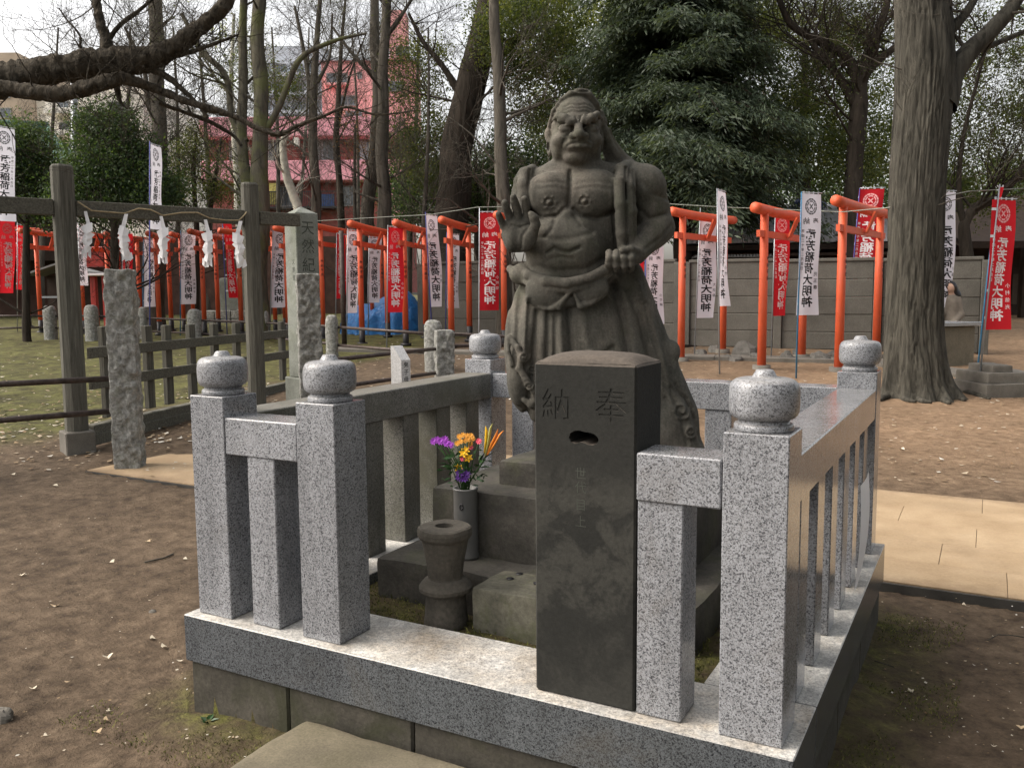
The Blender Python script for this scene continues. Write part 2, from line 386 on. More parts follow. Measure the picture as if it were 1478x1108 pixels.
M['frame'] = plain('metal_frame', (.28, .28, .28), .5)
M['copper'] = plain('green_copper_roof', (.09, .17, .14), .7, .3, .25, 6)
t = MT('grey_roof_tile', .35, .5); n = t.noise(5, 5, .6); t.color(t.ramp(n, [(.3, (.26, .26, .27)), (.7, (.50, .50, .51))])); t.bump(n, .6, .03); M['roof'] = t.m
M['corrugated'] = plain('corrugated_sheet', (.17, .17, .165), .5, .4, .2, 3)
M['dark_wood'] = plain('dark_timber', (.035, .024, .018), .8, .2, .3, 5)
M['steel'] = plain('stainless_steel', (.5, .52, .54), .25, .5, .1, 6, .8)
M['vase'] = plain('zinc_vase', (.17, .17, .165), .5, .4, .15, 9, .3)
M['skin'] = plain('skin', (.45, .28, .2), .6); M['hair'] = plain('black_hair', (.012, .011, .012), .45)
M['hoodie'] = plain('beige_hoodie', (.22, .19, .155), .95, .1, .15, 12, bump=.3)
M['stem'] = plain('flower_stem', (.035, .085, .02), .6); M['fleaf'] = plain('flower_leaf', (.02, .06, .015), .45, .4, .3, 30)
for k_, c_ in dict(purple=(.30, .05, .42), violet=(.10, .03, .22), yellow=(.85, .50, .02), orange=(.85, .28, .04), pink=(.80, .12, .18), bud=(.45, .42, .12), amber=(.75, .35, .05)).items():
    M['p_'+k_] = plain('petal_'+k_, c_, .6, .3, .15, 40)
M['ginkgo'] = plain('dry_ginkgo_leaf', (.50, .38, .24), .8, .2, .25, 30); M['leaf_pale'] = plain('pale_dry_leaf', (.55, .49, .38), .8, .2, .2, 30)
# ------------------------------------------------------------------ ground
def make_ground():
    s = np.concatenate([np.linspace(-9, 1.1, 10), np.geomspace(1.2, 900, 460)])
    u = np.linspace(-1, 1, 420); u = u*.28+u**3*.72
    S, U = np.meshgrid(s, u, indexing='ij'); lat = U*(np.abs(S)*1.0+7)
    X = CAM[0]+S*math.sin(YAW)+lat*math.cos(YAW); Y = CAM[1]+S*math.cos(YAW)-lat*math.sin(YAW)
    Z = ground_z(X, Y); P = np.stack([X, Y, X*0], -1)
    amp = np.clip((60-S)/50, 0, 1)
    n = fbm(P*1.3, 3)*.018+fbm(P*7, 3)*.007+np.maximum(0, fbm(P*22, 2)-.1)*.010
    lawn = np.clip((-5.9-.2*(Y-2.8)-X)/1.5, 0, 1)*np.clip((Y-2.6)/1, 0, 1)
    n = n+lawn*np.maximum(0, fbm(P*2.1+9, 4))*.10
    inside = (X > 0.05) & (X < 2.2) & (Y > 0.05) & (Y < 2.16)
    path = (X > -4.5) & (X < 11) & (Y > 2.66) & (Y < 5.1)
    n = np.where(path, -.02, n)
    # banked soil along the foundation
    dx = np.maximum(np.maximum(-X, X-2.245), 0); dy = np.maximum(np.maximum(-Y, Y-2.2), 0); dd = np.hypot(dx, dy)
    n = n+np.exp(-dd/.12)*.03*(.6+fbm(P*4, 2))*(~path)
    Z = Z+n*amp; Z = np.where(inside, .345+fbm(P*9, 3)*.012, Z)
    mb = MB(); mb.grid(np.stack([X, Y, Z], -1)); return mb
t = MT('earth', .97, .15)
x_ = t.sep(t.co, 0); y_ = t.sep(t.co, 1); z_ = t.sep(t.co, 2)
n1 = t.noise(1.1, 8, .65); n2 = t.noise(9, 7, .68); n3 = t.noise(70, 5, .75); n4 = t.noise(.35, 4)
dirt = t.ramp(n2, [(.28, (.072, .052, .036)), (.47, (.135, .098, .066)), (.62, (.19, .14, .095)), (.8, (.26, .195, .135))])
tan = t.ramp(n2, [(.3, (.20, .132, .08)), (.5, (.32, .215, .135)), (.75, (.44, .31, .20))])
fr = t.math('MULTIPLY', t.ramp(t.math('MULTIPLY_ADD', y_, .1), [(0, 0), (1, 1)]), 1)
my = t.N('ShaderNodeMapRange'); my.inputs['From Min'].default_value = 4.2; my.inputs['From Max'].default_value = 7.5; t.L(y_, my.inputs[0])
mx = t.N('ShaderNodeMapRange'); mx.inputs['From Min'].default_value = -3.0; mx.inputs['From Max'].default_value = 0.5; t.L(x_, mx.inputs[0])
mtan = t.math('MULTIPLY', my.outputs[0], mx.outputs[0])
k = t.mix(mtan, dirt, tan)
k = t.mix(1, k, t.ramp(n1, [(.3, .72), (.55, 1.0), (.75, 1.22)]), 'MULTIPLY')
lx = t.math('ADD', t.math('ADD', x_, t.math('MULTIPLY', y_, .2)), t.math('MULTIPLY', n1, 1.4))
ml = t.N('ShaderNodeMapRange'); ml.inputs['From Min'].default_value = -4.4; ml.inputs['From Max'].default_value = -5.2; t.L(lx, ml.inputs[0])
ml2 = t.N('ShaderNodeMapRange'); ml2.inputs['From Min'].default_value = 2.7; ml2.inputs['From Max'].default_value = 3.6; t.L(y_, ml2.inputs[0])
lawn = t.math('MULTIPLY', ml.outputs[0], ml2.outputs[0])
grass = t.ramp(t.noise(3.5, 8, .7), [(.33, (.05, .043, .026)), (.46, (.10, .095, .04)), (.6, (.155, .155, .055)), (.78, (.24, .22, .10))])
k = t.mix(lawn, k, grass)
# moss inside the fence and round the foundation
dx = t.math('MAXIMUM', t.math('MAXIMUM', t.math('MULTIPLY', x_, -1), t.math('SUBTRACT', x_, 2.245)), 0)
dy = t.math('MAXIMUM', t.math('MAXIMUM', t.math('MULTIPLY', y_, -1), t.math('SUBTRACT', y_, 2.2)), 0)
dd = t.math('ADD', t.math('ADD', dx, dy), t.math('MULTIPLY', n1, .5))
mm = t.N('ShaderNodeMapRange'); mm.inputs['From Min'].default_value = .58; mm.inputs['From Max'].default_value = .24; t.L(dd, mm.inputs[0])
mo = t.math('MULTIPLY', mm.outputs[0], t.ramp(n2, [(.38, .1), (.58, .9)]))
moss = t.ramp(t.noise(16, 7, .7), [(.3, (.03, .03, .015)), (.5, (.09, .09, .028)), (.66, (.18, .185, .045)), (.8, (.28, .26, .09))])
k = t.mix(mo, k, moss)
n5 = t.noise(24, 5, .7, dist=.4); k = t.mix(1, k, t.ramp(n5, [(.3, .62), (.42, .95), (.6, 1.02), (.75, 1.2)]), 'MULTIPLY')
k = t.mix(1, k, t.ramp(n3, [(.3, .78), (.7, 1.2)]), 'MULTIPLY')
t.color(k); t.bump(n2, .6, .04); t.bump(n5, .7, .018); t.bump(n3, .7, .008)
obj('ground', make_ground(), t.m, kind='structure')

# ------------------------------------------------------------------ paved path beside the fence
t = MT('sandy_paving', .9, .2); n = t.noise(2.5, 7, .65); n2 = t.noise(60, 5, .7)
k = t.ramp(n, [(.3, (.40, .285, .17)), (.55, (.52, .385, .24)), (.75, (.60, .46, .30))])
oi = t.N('ShaderNodeObjectInfo'); k = t.mix(1, k, t.ramp(oi.outputs['Random'], [(0, .9), (1, 1.06)]), 'MULTIPLY')
k = t.mix(1, k, t.ramp(n2, [(.3, .88), (.7, 1.08)]), 'MULTIPLY'); ye = t.sep(t.co, 1); ed = t.math('MINIMUM', t.math('ABSOLUTE', t.math('SUBTRACT', ye, 2.72)), t.math('ABSOLUTE', t.math('SUBTRACT', ye, 5.03))); ed = t.math('ADD', ed, t.math('MULTIPLY', t.noise(3, 8, .75), .5))
k = t.mix(t.ramp(ed, [(.2, .75), (.38, 0)]), k, (.24, .165, .105)); k = t.mix(t.ramp(t.noise(1.3, 8, .72, dist=.4), [(.52, 0), (.7, .4)]), k, (.30, .225, .15)); t.color(k); t.bump(n2, .2, .004); M['paving'] = t.m
pb = MB(); pb.box(-4.4, 11, 2.70, 5.05, -.08, .042)
path = obj('paved_path', pb, plain('dark_kerb', (.05, .047, .042), .9, .2, .3, 9), kind='structure')
yb = [2.72, 3.16, 3.62, 4.08, 4.55, 5.03]
for r in range(5):
    x = -4.4-rnd.random()*.4
    while x < 7.5:
        L = .98 if r % 2 else .92
        x2 = x+L; a, b = max(x, -4.4), x2
        if b-a > .1:
            m_ = MB(); h = .050+rnd.random()*.0015
            m_.box(a+.0012, b-.0012, yb[r]+.0012, yb[r+1]-.0012, 0, h, .002)
            obj('paving_stone', m_, M['paving'], path)
        x = x2
# loose flagstones by the wooden gate
for (px, py, w_, d_, a) in ((105, 675, .62, .40, .3), (112, 716, .42, .22, .1)):
    p = gp(px, py); m_ = MB()
    n_ = 14; pts = [(p[0]+math.cos(q*2*math.pi/n_)*w_/2*(.85+.3*rnd.random()), p[1]+math.sin(q*2*math.pi/n_)*d_*(.8+.3*rnd.random())) for q in range(n_)]
    m_.prism(pts, -.03, .028 if py < 700 else .018)
    obj('flagstone', m_, M['concrete'], None, loc=(p[0], p[1], 0), cat='flagstone', label='larger flat grey flagstone at the foot of the left wooden gate post' if py < 700 else 'small pale flagstone sunk in the bare earth in front of the rough stone post')
# concrete strip running under the gates
A = gp(1250, 522); B = gp(960, 516); Cc = gp(480, 505); D = gp(1478, 553)
def strip(name, a, b, w_, h, m, kind='structure', seg=2.2):
    a = np.array(a); b = np.array(b); L = np.hypot(*(b-a)[:2]); d = (b-a)/L; nrm = np.array([-d[1], d[0], 0]); n_ = max(1, int(L/seg))
    base = MB(); par = None
    for i in range(n_):
        p, q = a+(b-a)*i/n_+d*.006, a+(b-a)*(i+1)/n_-d*.006
        zs = [float(ground_z(*c[:2])) for c in (p, q)]
        m_ = MB(); v = []
        for (c, z) in ((p, zs[0]), (q, zs[1])):
            for s_ in (-1, 1):
                for hh in (-.15, h): v.append(c+nrm*s_*w_/2+np.array([0, 0, z+hh-c[2]]))
        m_.add(v, [(0, 2, 3, 1), (4, 5, 7, 6), (1, 3, 7, 5), (0, 1, 5, 4), (2, 6, 7, 3)])
        if par is None: par = obj(name, m_, m, kind=kind)
        else: obj('concrete_slab', m_, m, par)
    return par
strip('kerb_walk', D, A, .75, .05, M['concrete']); strip('kerb_walk', A, Cc, .75, .05, M['concrete'])

# ------------------------------------------------------------------ concrete panel wall
def panel_wall(name, label, pa, pb_, h, rows, step, m):
    a, b = np.array(pa), np.array(pb_); L = np.hypot(*(b-a)[:2]); n_ = max(1, round(L/step)); d = (b-a)/L; ang = math.atan2(d[1], d[0])
    T = thing(name, label, 'wall', a)
    for i in range(n_+1):
        c = a+(b-a)*i/n_; z = float(ground_z(*c[:2])); q = MB(); q.box(c[0]-.08, c[0]+.08, c[1]-.09, c[1]+.09, z-.3, z+h+.02, .01)
        q.xf(lambda v: rotz(v, c, ang)); obj('wall_post', q, m, T)
        if i == n_: break
        e = a+(b-a)*(i+1)/n_; z2 = float(ground_z(*e[:2])); zz = min(z, z2)+.02
        for r in range(rows):
            z0 = zz+h*r/rows; z1 = zz+h*(r+1)/rows; q = MB(); mid = (c+e)/2; l2 = L/n_/2-.082
            j = rnd.uniform(-.006, .006)
            q.box(mid[0]-l2, mid[0]+l2, mid[1]-.035+j, mid[1]+.035+j, z0+.001, z1-.001, .014); q.xf(lambda v: rotz(v, mid, ang)); obj('panel', q, m, T)
        q = MB(); q.box(mid[0]-l2-.03, mid[0]+l2+.03, mid[1]-.06, mid[1]+.06, zz+h, zz+h+.07, .012); q.xf(lambda v: rotz(v, mid, ang)); obj('coping', q, m, T)
WA, WB, WC = gp(1418, 511), gp(990, 499), gp(610, 484)
hA = above(WA, 384)[2]-WA[2]
panel_wall('concrete_wall', 'long grey concrete panel wall behind the right hand vermilion gates', WA, WB, 1.78, 5, 2.0, M['wall_panel'])
panel_wall('concrete_wall', 'grey concrete panel wall beside the blue tarpaulin, partly behind vermilion gates', WB+(-.25, .2, 0), WC, 1.78, 4, 2.6, M['wall_panel'])

# ------------------------------------------------------------------ far buildings, each in its own frame facing the grounds
class Frame:
    """a frame with its origin at a real place: x to the right, y away, z up; sizes in metres"""
    def __init__(self, px, py, depth, turn=0.0):
        self.o = at(px, py, depth); self.d = depth; a = -YAW+turn; self.a = a
    def pt(self, x, y, z): return self.o+np.array([x*math.cos(self.a)-y*math.sin(self.a), x*math.sin(self.a)+y*math.cos(self.a), z])
    def box(self, mb, x0, x1, y0, y1, z0, z1, bev=0):
        q = MB(); q.box(x0, x1, y0, y1, z0, z1, bev); mb.add(np.array([self.pt(*v) for v in q.v[0]]), q.f)
def facade_window(F, T, x0, x1, y, z0, z1, bars=2, curtain=True):
    m = MB(); f_ = .07
    F.box(m, x0-f_, x1+f_, y-.12, y+.02, z1, z1+f_); F.box(m, x0-f_, x1+f_, y-.12, y+.02, z0-f_, z0)
    F.box(m, x0-f_, x0, y-.12, y+.02, z0, z1); F.box(m, x1, x1+f_, y-.12, y+.02, z0, z1)
    for i in range(1, bars): xx = x0+(x1-x0)*i/bars; F.box(m, xx-.03, xx+.03, y-.10, y+.02, z0, z1)
    wn = obj('window', m, M['frame'], T); g = MB(); F.box(g, x0, x1, y-.05, y-.03, z0, z1); obj('pane', g, M['glass'], wn)
    if curtain:
        c = MB(); F.box(c, x0+.05*(x1-x0), x0+.45*(x1-x0), y-.055, y-.051, z0+.05, z1-.05); obj('curtain', c, M['curtain'], wn)

# pink apartment block: 62 m off; 49 mm a pixel
F = Frame(455, 300, 62); u = 62/FPX
T = thing('apartment_building', 'pink and dark red apartment block with a tall salmon tower behind the bare trees', 'building', F.pt(0, 0, -4))
m = MB(); F.box(m, (300-455)*u, (585-455)*u, 0.3, 7, -6, (300-180)*u); obj('wall', m, M['brick_wall'], T)
for (ya, yb_) in ((176, 203), (236, 264)):
    m = MB(); F.box(m, (300-455)*u, (585-455)*u, -1.1, .29, (300-yb_)*u, (300-ya)*u, .05); obj('balcony_band', m, M['pink_wall'], T)
m = MB(); F.box(m, (560-455)*u, (585-455)*u, -1.15, .28, -6, (300-264)*u-.02, .05); obj('pink_pier', m, M['pink_wall'], T)
for (xa, xb) in ((334, 345), (377, 405), (455, 483), (520, 545)):
    facade_window(F, T, (xa-455)*u, (xb-455)*u, .3, (300-236)*u, (300-205)*u, 3)
for (xa, xb) in ((350, 372), (495, 515), (398, 420)):
    facade_window(F, T, (xa-455)*u, (xb-455)*u, .3, (300-296)*u, (300-270)*u, 2, False)
m = MB()
for i in range(42):
    xx = (382+i*2.62-455)*u; F.box(m, xx, xx+.03, -1.05, -1.02, (300-300)*u, (300-279)*u)
F.box(m, (382-455)*u, (492-455)*u, -1.06, -1.01, (300-279.8)*u, (300-278.5)*u); F.box(m, (382-455)*u, (492-455)*u, -1.3, .28, (300-303)*u, (300-300.5)*u)
o_ = obj('balcony_railing', m, M['black_paint'], T)
m = MB(); F.box(m, (395-455)*u, (409-455)*u, -1.0, -.9, (300-277+0)*u-1.0, (300-267)*u, .03); obj('futon', m, plain('yellow_bedding', (.45, .38, .12), .9), T)
m = MB(); F.box(m, (462-455)*u, (487-455)*u, -1.02, -.97, (300-300)*u, (300-283)*u, .02); obj('blue_sheet', m, plain('blue_bedding', (.05, .09, .22), .9), T)
for (px, py) in ((438, 212),):
    m = MB(); F.box(m, (px-3.5-455)*u, (px+3.5-455)*u, -1.5, -1.2, (300-py-6)*u, (300-py+6)*u, .03); obj('wall_lamp_box', m, M['white_wall'], T)
# tower
m = MB(); F.box(m, (463-455)*u, (600-455)*u, 1.5, 5, (300-182)*u, (300-88)*u); obj('wall', m, M['salmon_wall'], T)
m = MB(); F.box(m, (564-455)*u, (588-455)*u, 1.0, 3, (300-88)*u, (300-20)*u); obj('tower', m, M['salmon_wall'], T)
m = MB(); F.box(m, (460-455)*u, (603-455)*u, 1.2, 5.1, (300-88)*u, (300-84)*u); obj('roof', m, M['pale_wall'], T)
for (xa, xb, ya, yb_) in ((472, 500, 106, 120), (517, 521, 105, 112), (490, 512, 138, 150), (498, 520, 160, 176), (575, 592, 72, 82), (560, 580, 118, 130)):
    facade_window(F, T, (xa-455)*u, (xb-455)*u, (1.0 if ya < 88 else 1.5), (300-yb_)*u, (300-ya)*u, 2, False)
m = MB(); F.box(m, (470-455)*u, (502-455)*u, .8, 1.49, (300-124)*u, (300-121)*u); obj('sill', m, M['salmon_wall'], T)
# pale apartment beside it
F = Frame(420, 300, 78); u = 78/FPX
T = thing('apartment_building', 'pale blue grey apartment block glimpsed between bare trunks left of the pink tower', 'building', F.pt(0, 0, -4))
m = MB(); F.box(m, (376-420)*u, (476-420)*u, 0, 12, -8, (300-75)*u); obj('wall', m, M['pale_wall'], T)
for r in range(4):
    for c in range(4):
        facade_window(F, T, (382+c*23-420)*u, (396+c*23-420)*u, 0, (300-(100+r*26)-13)*u, (300-(100+r*26))*u, 2, False)
for r in range(4):
    m = MB(); F.box(m, (376-420)*u, (476-420)*u, -1, -.02, (300-(100+r*26)-19)*u, (300-(100+r*26)-14)*u); obj('balcony', m, M['pale_wall'], T)
# cream block on the left
F = Frame(140, 260, 70); u = 70/FPX
T = thing('apartment_building', 'cream apartment block with arched gable and balconies behind the left green bush', 'building', F.pt(0, 0, -4))
m = MB(); F.box(m, (72-140)*u, (212-140)*u, 0, 14, -6, (260-140)*u)
q = MB(); q.prism([((118-140)*u, 0), ((158-140)*u, 0), ((158-140)*u, 8*u), ((138-140)*u, 22*u), ((118-140)*u, 8*u)], 0, 10)
m.add(np.array([F.pt(v[0], v[2], v[1]+(260-140)*u) for v in q.v[0]]), q.f); obj('wall', m, M['white_wall'], T)
m = MB(); F.box(m, (158-140)*u, (214-140)*u, 1, 14, (260-140)*u, (260-118)*u); obj('penthouse', m, M['white_wall'], T)
for r in range(3):
    m = MB(); F.box(m, (84-140)*u, (128-140)*u, -1.6, -.02, (260-(172+r*30))*u, (260-(164+r*30))*u, .04); obj('balcony', m, M['white_wall'], T)
    facade_window(F, T, (92-140)*u, (106-140)*u, 0, (260-(172+r*30))*u+.3, (260-(150+r*30))*u, 2, False)
    facade_window(F, T, (165-140)*u, (190-140)*u, 0, (260-(172+r*30))*u+.3, (260-(152+r*30))*u, 3, False)
F = Frame(20, 260, 85); u = 85/FPX
T = thing('apartment_building', 'tan apartment block at the far left edge above the green copper roof', 'building', F.pt(0, 0, -4))
m = MB(); F.box(m, -60*u, (36-20)*u, 0, 14, -6, (260-82)*u); obj('wall', m, plain('tan_render', (.42, .34, .26), .9, .2, .1, .5), T)
m = MB(); F.box(m, (36-20)*u, (72-20)*u, 3, 14, -6, (260-132)*u); obj('annex_wall', m, M['white_wall'], T)
for r in range(5):
    facade_window(F, T, -12*u, 2*u, 0, (260-(104+r*28)-12)*u, (260-(104+r*28))*u, 2, False)
# temple roof, green copper
F = Frame(0, 230, 30, .35); u = 30/FPX
T = thing('temple_building', 'temple hall with a curved green copper roof at the left edge', 'building', F.pt(0, 0, -3))
P = np.zeros((14, 9, 3))
for i in range(14):
    for j in range(9):
        s_ = i/13; q_ = j/8; P[i, j] = F.pt(-4.5+q_*(5.6+s_*1.5), 3.2-3.4*s_, 1.65-1.75*s_**.72+(q_**4)*.25*s_)
m = MB(); m.grid(P); m.grid(P[:, :, :]-np.array([0, 0, .12])); obj('roof', m, M['copper'], T)
m = MB(); m.tube([F.pt(-4.5, 3.2, 1.75), F.pt(1.15, 3.2, 1.72)], .17, 8); obj('roof_ridge', m, M['copper'], T)
m = MB(); m.tube([F.pt(1.1, 3.2, 1.72), F.pt(1.5, 2.2, 1.1), F.pt(2.0, 1.1, .52), F.pt(2.55, -.1, .2)], .09, 8); obj('corner_ridge', m, M['copper'], T)
for k_ in range(9):
    m = MB(); q_ = k_/8; m.tube([P[i, k_]+np.array([0, 0, .03]) for i in range(14)], .035, 5); obj('roof_seam', m, M['copper'], T)
m = MB(); F.box(m, -4.2, 1.6, .8, 6, -3.4, .25); obj('wall', m, M['dark_wood'], T)
# tiled house behind the concrete wall
p0 = at(1140, 350, 21.5)
F = Frame(1140, 352, 21.5, -.12); u = 21.5/FPX
T = thing('house', 'low house with a shiny grey tiled roof behind the concrete wall', 'house', F.pt(0, 0, -2))
m = MB(); nrow = 13
for r in range(nrow):
    y0, y1 = 4.2*r/nrow, 4.2*(r+1)/nrow; z0, z1 = 1.14*r/nrow, 1.14*(r+1)/nrow
    n_ = 44
    for c in range(n_):
        x0 = -2.5+5.4*c/n_+(.06 if r % 2 else 0); F.box(m, x0+.006, x0+5.4/n_-.004, y0-.04, y1, z0+.03+rnd.random()*.012, z1+.045)
tiles = obj('roof_tiles', m, M['roof'], T, kind='stuff')
m = MB(); m.add([F.pt(-2.6, -.06, -.02), F.pt(3.1, -.06, -.02), F.pt(3.1, 4.3, 1.16), F.pt(-2.6, 4.3, 1.16), F.pt(-2.6, -.06, -.14), F.pt(3.1, -.06, -.14), F.pt(3.1, 4.3, 1.04), F.pt(-2.6, 4.3, 1.04)],
    [(0, 1, 2, 3), (7, 6, 5, 4), (0, 4, 5, 1), (1, 5, 6, 2), (3, 2, 6, 7), (0, 3, 7, 4)]); obj('roof_deck', m, M['dark_wood'], T)
m = MB(); m.tube([F.pt(-2.6, 4.25, 1.22), F.pt(3.1, 4.25, 1.22)], .12, 8); obj('roof_ridge', m, M['roof'], T)
m = MB(); F.box(m, -2.4, 2.9, .4, 4.2, -2.6, -.03); obj('wall', m, M['dark_wood'], T)
m = MB()
for c in range(24): F.box(m, -2.35+c*.075, -2.35+c*.075+.04, -.9, .2, -.32+.0, -.28)
for c in range(1): F.box(m, -2.38, -.55, -.92, .22, -.34, -.322)
obj('corrugated_awning', m, M['corrugated'], T)
m = MB(); F.box(m, -1.6, 3.0, -.35, .35, -.30, -.24); obj('eave_board', m, M['dark_wood'], T)
m = MB()
for (a, b, c, r_) in ((.9, 1.5, 1.30, .2), (1.15, 1.6, 1.36, .24), (1.4, 1.5, 1.22, .2), (.65, 1.4, 1.12, .16)):
    m.lathe([(r_*math.sin(q), -r_*.6*math.cos(q)) for q in np.linspace(.05, 3.09, 9)], F.pt(a, b+1.8, c), 12)
obj('blue_roof_sheet', m, plain('navy_sheet', (.02, .04, .12), .6), T)
# dark worship hall on the right
F = Frame(1450, 440, 27); u = 27/FPX
T = thing('shrine_hall', 'dark timber shrine hall in shade behind the rightmost red banner', 'building', F.pt(0, 0, -1.2))
m = MB(); F.box(m, (1372-1450)*u, (1560-1450)*u, 1.2, 6, -1.6, (440-350)*u); obj('wall', m, M['dark_wood'], T)
m = MB(); P = np.zeros((8, 2, 3))
for i in range(8):
    s_ = i/7; P[i, 0] = F.pt((1360-1450)*u, -1.2+3.6*s_, (440-352)*u+1.7*s_**1.3); P[i, 1] = F.pt((1600-1450)*u, -1.2+3.6*s_, (440-352)*u+1.7*s_**1.3)
m.grid(P); m.grid(P[::-1]-np.array([0, 0, .2])); F.box(m, (1360-1450)*u, (1600-1450)*u, -1.22, -1.1, (440-352)*u-.2, (440-352)*u); obj('roof', m, M['dark_wood'], T)
for px in (1388, 1428, 1474):
    m = MB(); F.box(m, (px-2.5-1450)*u, (px+2.5-1450)*u, -.1, .1, -1.3, (440-352)*u); obj('column', m, M['dark_wood'], T)
m = MB(); F.box(m, (1380-1450)*u, (1600-1450)*u, -.3, 1.2, -1.6, (440-462)*u); obj('floor_deck', m, M['dark_wood'], T)
m = MB(); F.box(m, (1390-1450)*u, (1600-1450)*u, -.8, -.3, -1.6, (440-470)*u-.1); obj('step', m, M['concrete'], T)
for i in range(9):
    px = 1393+i*12; m = MB(); F.box(m, (px-1450)*u, (px+8-1450)*u, 1.1, 1.19, (440-440)*u, (440-395)*u); pn = obj('lattice_panel', m, plain('panel%d' % i, (.07, .05, .035), .8) if i == 0 else bpy.data.materials['panel0'], T)
m = MB(); m.lathe([(.07, -.16), (.13, -.1), (.14, .06), (.09, .14)], F.pt((1434-1450)*u, -.5, (440-345)*u-.2), 12); obj('lantern', m, M['vermilion_dark'], T)
m = MB(); F.box(m, (1425-1450)*u, (1429-1450)*u, .95, 1.0, (440-354)*u, (440-340)*u); obj('paper_notice', m, M['paper'], T)
# ------------------------------------------------------------------ granite fence round the statue (local metres, slab corner at 0,0)
ZS = .39; HP, HR0, HR1 = .834, .624, .759; W_, D_ = 2.245, 2.2
IX, IY, PW = .038, .042, .170
T = thing('granite_fence', 'square speckled granite fence with round capped posts standing on a granite kerb', 'fence', (0, 0, 0))
SL = .335   # breadth of the kerb slabs
def gpart(name, x0, x1, y0, y1, z0, z1, m, bev=.003, parent=None):
    q = MB(); q.box(x0, x1, y0, y1, z0, z1, bev); return obj(name, q, m, parent or T)
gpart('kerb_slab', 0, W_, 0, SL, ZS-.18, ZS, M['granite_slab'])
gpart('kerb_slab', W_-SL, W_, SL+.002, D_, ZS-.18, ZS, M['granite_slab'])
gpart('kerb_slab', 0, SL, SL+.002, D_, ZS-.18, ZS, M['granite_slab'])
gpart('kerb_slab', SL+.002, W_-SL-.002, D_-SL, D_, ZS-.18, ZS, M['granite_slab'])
# foundation course, single blocks
cuts = [(.012, .50), (.504, 1.04), (1.044, 1.62), (1.624, W_-.012)]
for (a, b) in cuts:
    j = rnd.uniform(-.004, .004); gpart('foundation_block', a, b, .012+j, .3, -.2, ZS-.183, M['foundation'], .008)
for (a, b) in [(.302, .9), (.904, 1.5), (1.504, D_-.012)]:
    gpart('foundation_block', W_-.3, W_-.016, a, b, -.2, ZS-.183, M['foundation'], .008); gpart('foundation_block', .012, .3, a, b, -.2, ZS-.183, M['foundation'], .008)
gpart('foundation_block', .302, W_-.302, D_-.3, D_-.012, -.2, ZS-.183, M['foundation'], .008)
def post(x0, y0, m):
    q = MB(); q.box(x0, x0+PW, y0, y0+PW, ZS+.001, ZS+HP, .003); p = obj('fence_post', q, m, T)
    c = (x0+PW/2, y0+PW/2, ZS+HP)
    q = MB(); q.lathe([(.076, .0005), (.0775, .006), (.0775, .014), (.075, .019), (.070, .0195), (.067, .021), (.067, .031)], c, 36)
    obj('cap_neck', q, M['granite_cap'], p)
    prof = [(.060, .0300), (.072, .0315), (.080, .035), (.0862, .041), (.0898, .050), (.0913, .064), (.0918, .082), (.0915, .102), (.0900, .115), (.0868, .1245), (.0815, .1315), (.074, .1362), (.064, .139), (.050, .1405), (.034, .1425), (.031, .1445), (.024, .1575), (.021, .1605), (.017, .1615), (.002, .162)]
    q = MB(); q.lathe(prof, c, 40); obj('cap_stone', q, M['granite_cap'], p)
    return p
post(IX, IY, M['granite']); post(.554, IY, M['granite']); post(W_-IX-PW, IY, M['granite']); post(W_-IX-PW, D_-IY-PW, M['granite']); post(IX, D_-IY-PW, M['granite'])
rb = .155
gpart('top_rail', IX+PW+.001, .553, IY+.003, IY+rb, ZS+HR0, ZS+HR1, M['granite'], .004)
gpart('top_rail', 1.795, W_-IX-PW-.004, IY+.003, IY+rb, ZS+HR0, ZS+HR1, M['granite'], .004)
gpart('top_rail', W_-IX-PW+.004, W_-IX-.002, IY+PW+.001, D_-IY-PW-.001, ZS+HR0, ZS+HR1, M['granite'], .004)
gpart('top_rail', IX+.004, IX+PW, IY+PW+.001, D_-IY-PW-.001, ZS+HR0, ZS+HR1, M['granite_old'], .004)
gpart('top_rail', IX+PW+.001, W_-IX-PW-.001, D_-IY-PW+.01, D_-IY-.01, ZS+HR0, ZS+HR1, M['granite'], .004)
def bal(x0, y0, m, wx=.132, wy=.132): gpart('baluster', x0, x0+wx, y0, y0+wy, ZS+.001, ZS+HR0-.001, m, .004)
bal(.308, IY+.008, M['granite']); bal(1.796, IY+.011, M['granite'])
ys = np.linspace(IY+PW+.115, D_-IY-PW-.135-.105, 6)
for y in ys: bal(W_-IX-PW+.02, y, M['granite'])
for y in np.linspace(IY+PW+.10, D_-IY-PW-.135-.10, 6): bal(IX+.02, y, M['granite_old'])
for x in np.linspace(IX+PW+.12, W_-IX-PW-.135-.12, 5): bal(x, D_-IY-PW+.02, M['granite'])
# ------------------------------------------------------------------ offertory pillar with its slot and carved characters
def glyph(ch, size=1.0, off=0.0, ext=0.0, res=2):
    cu = bpy.data.curves.new('g', 'FONT'); cu.body = ch; cu.resolution_u = res; cu.offset = off; cu.extrude = ext; cu.size = size
    o = bpy.data.objects.new('g', cu); col.objects.link(o)
    m = bpy.data.meshes.new_from_object(o.evaluated_get(bpy.context.evaluated_depsgraph_get()))
    bpy.data.objects.remove(o); bpy.data.curves.remove(cu); return m
_gc = {}
def glyph_np(ch, off=0.0):
    if (ch, off) not in _gc:
        m = glyph(ch, 1.0, off); v = np.zeros(len(m.vertices)*3); m.vertices.foreach_get('co', v)
        _gc[ch, off] = (v.reshape(-1, 3)[:, :2], [tuple(p.vertices) for p in m.polygons]); bpy.data.meshes.remove(m)
    return _gc[ch, off]
PX0, PX1, PY0, PY1, PH = 1.4726, 1.7905, .0534, .2636, 1.0
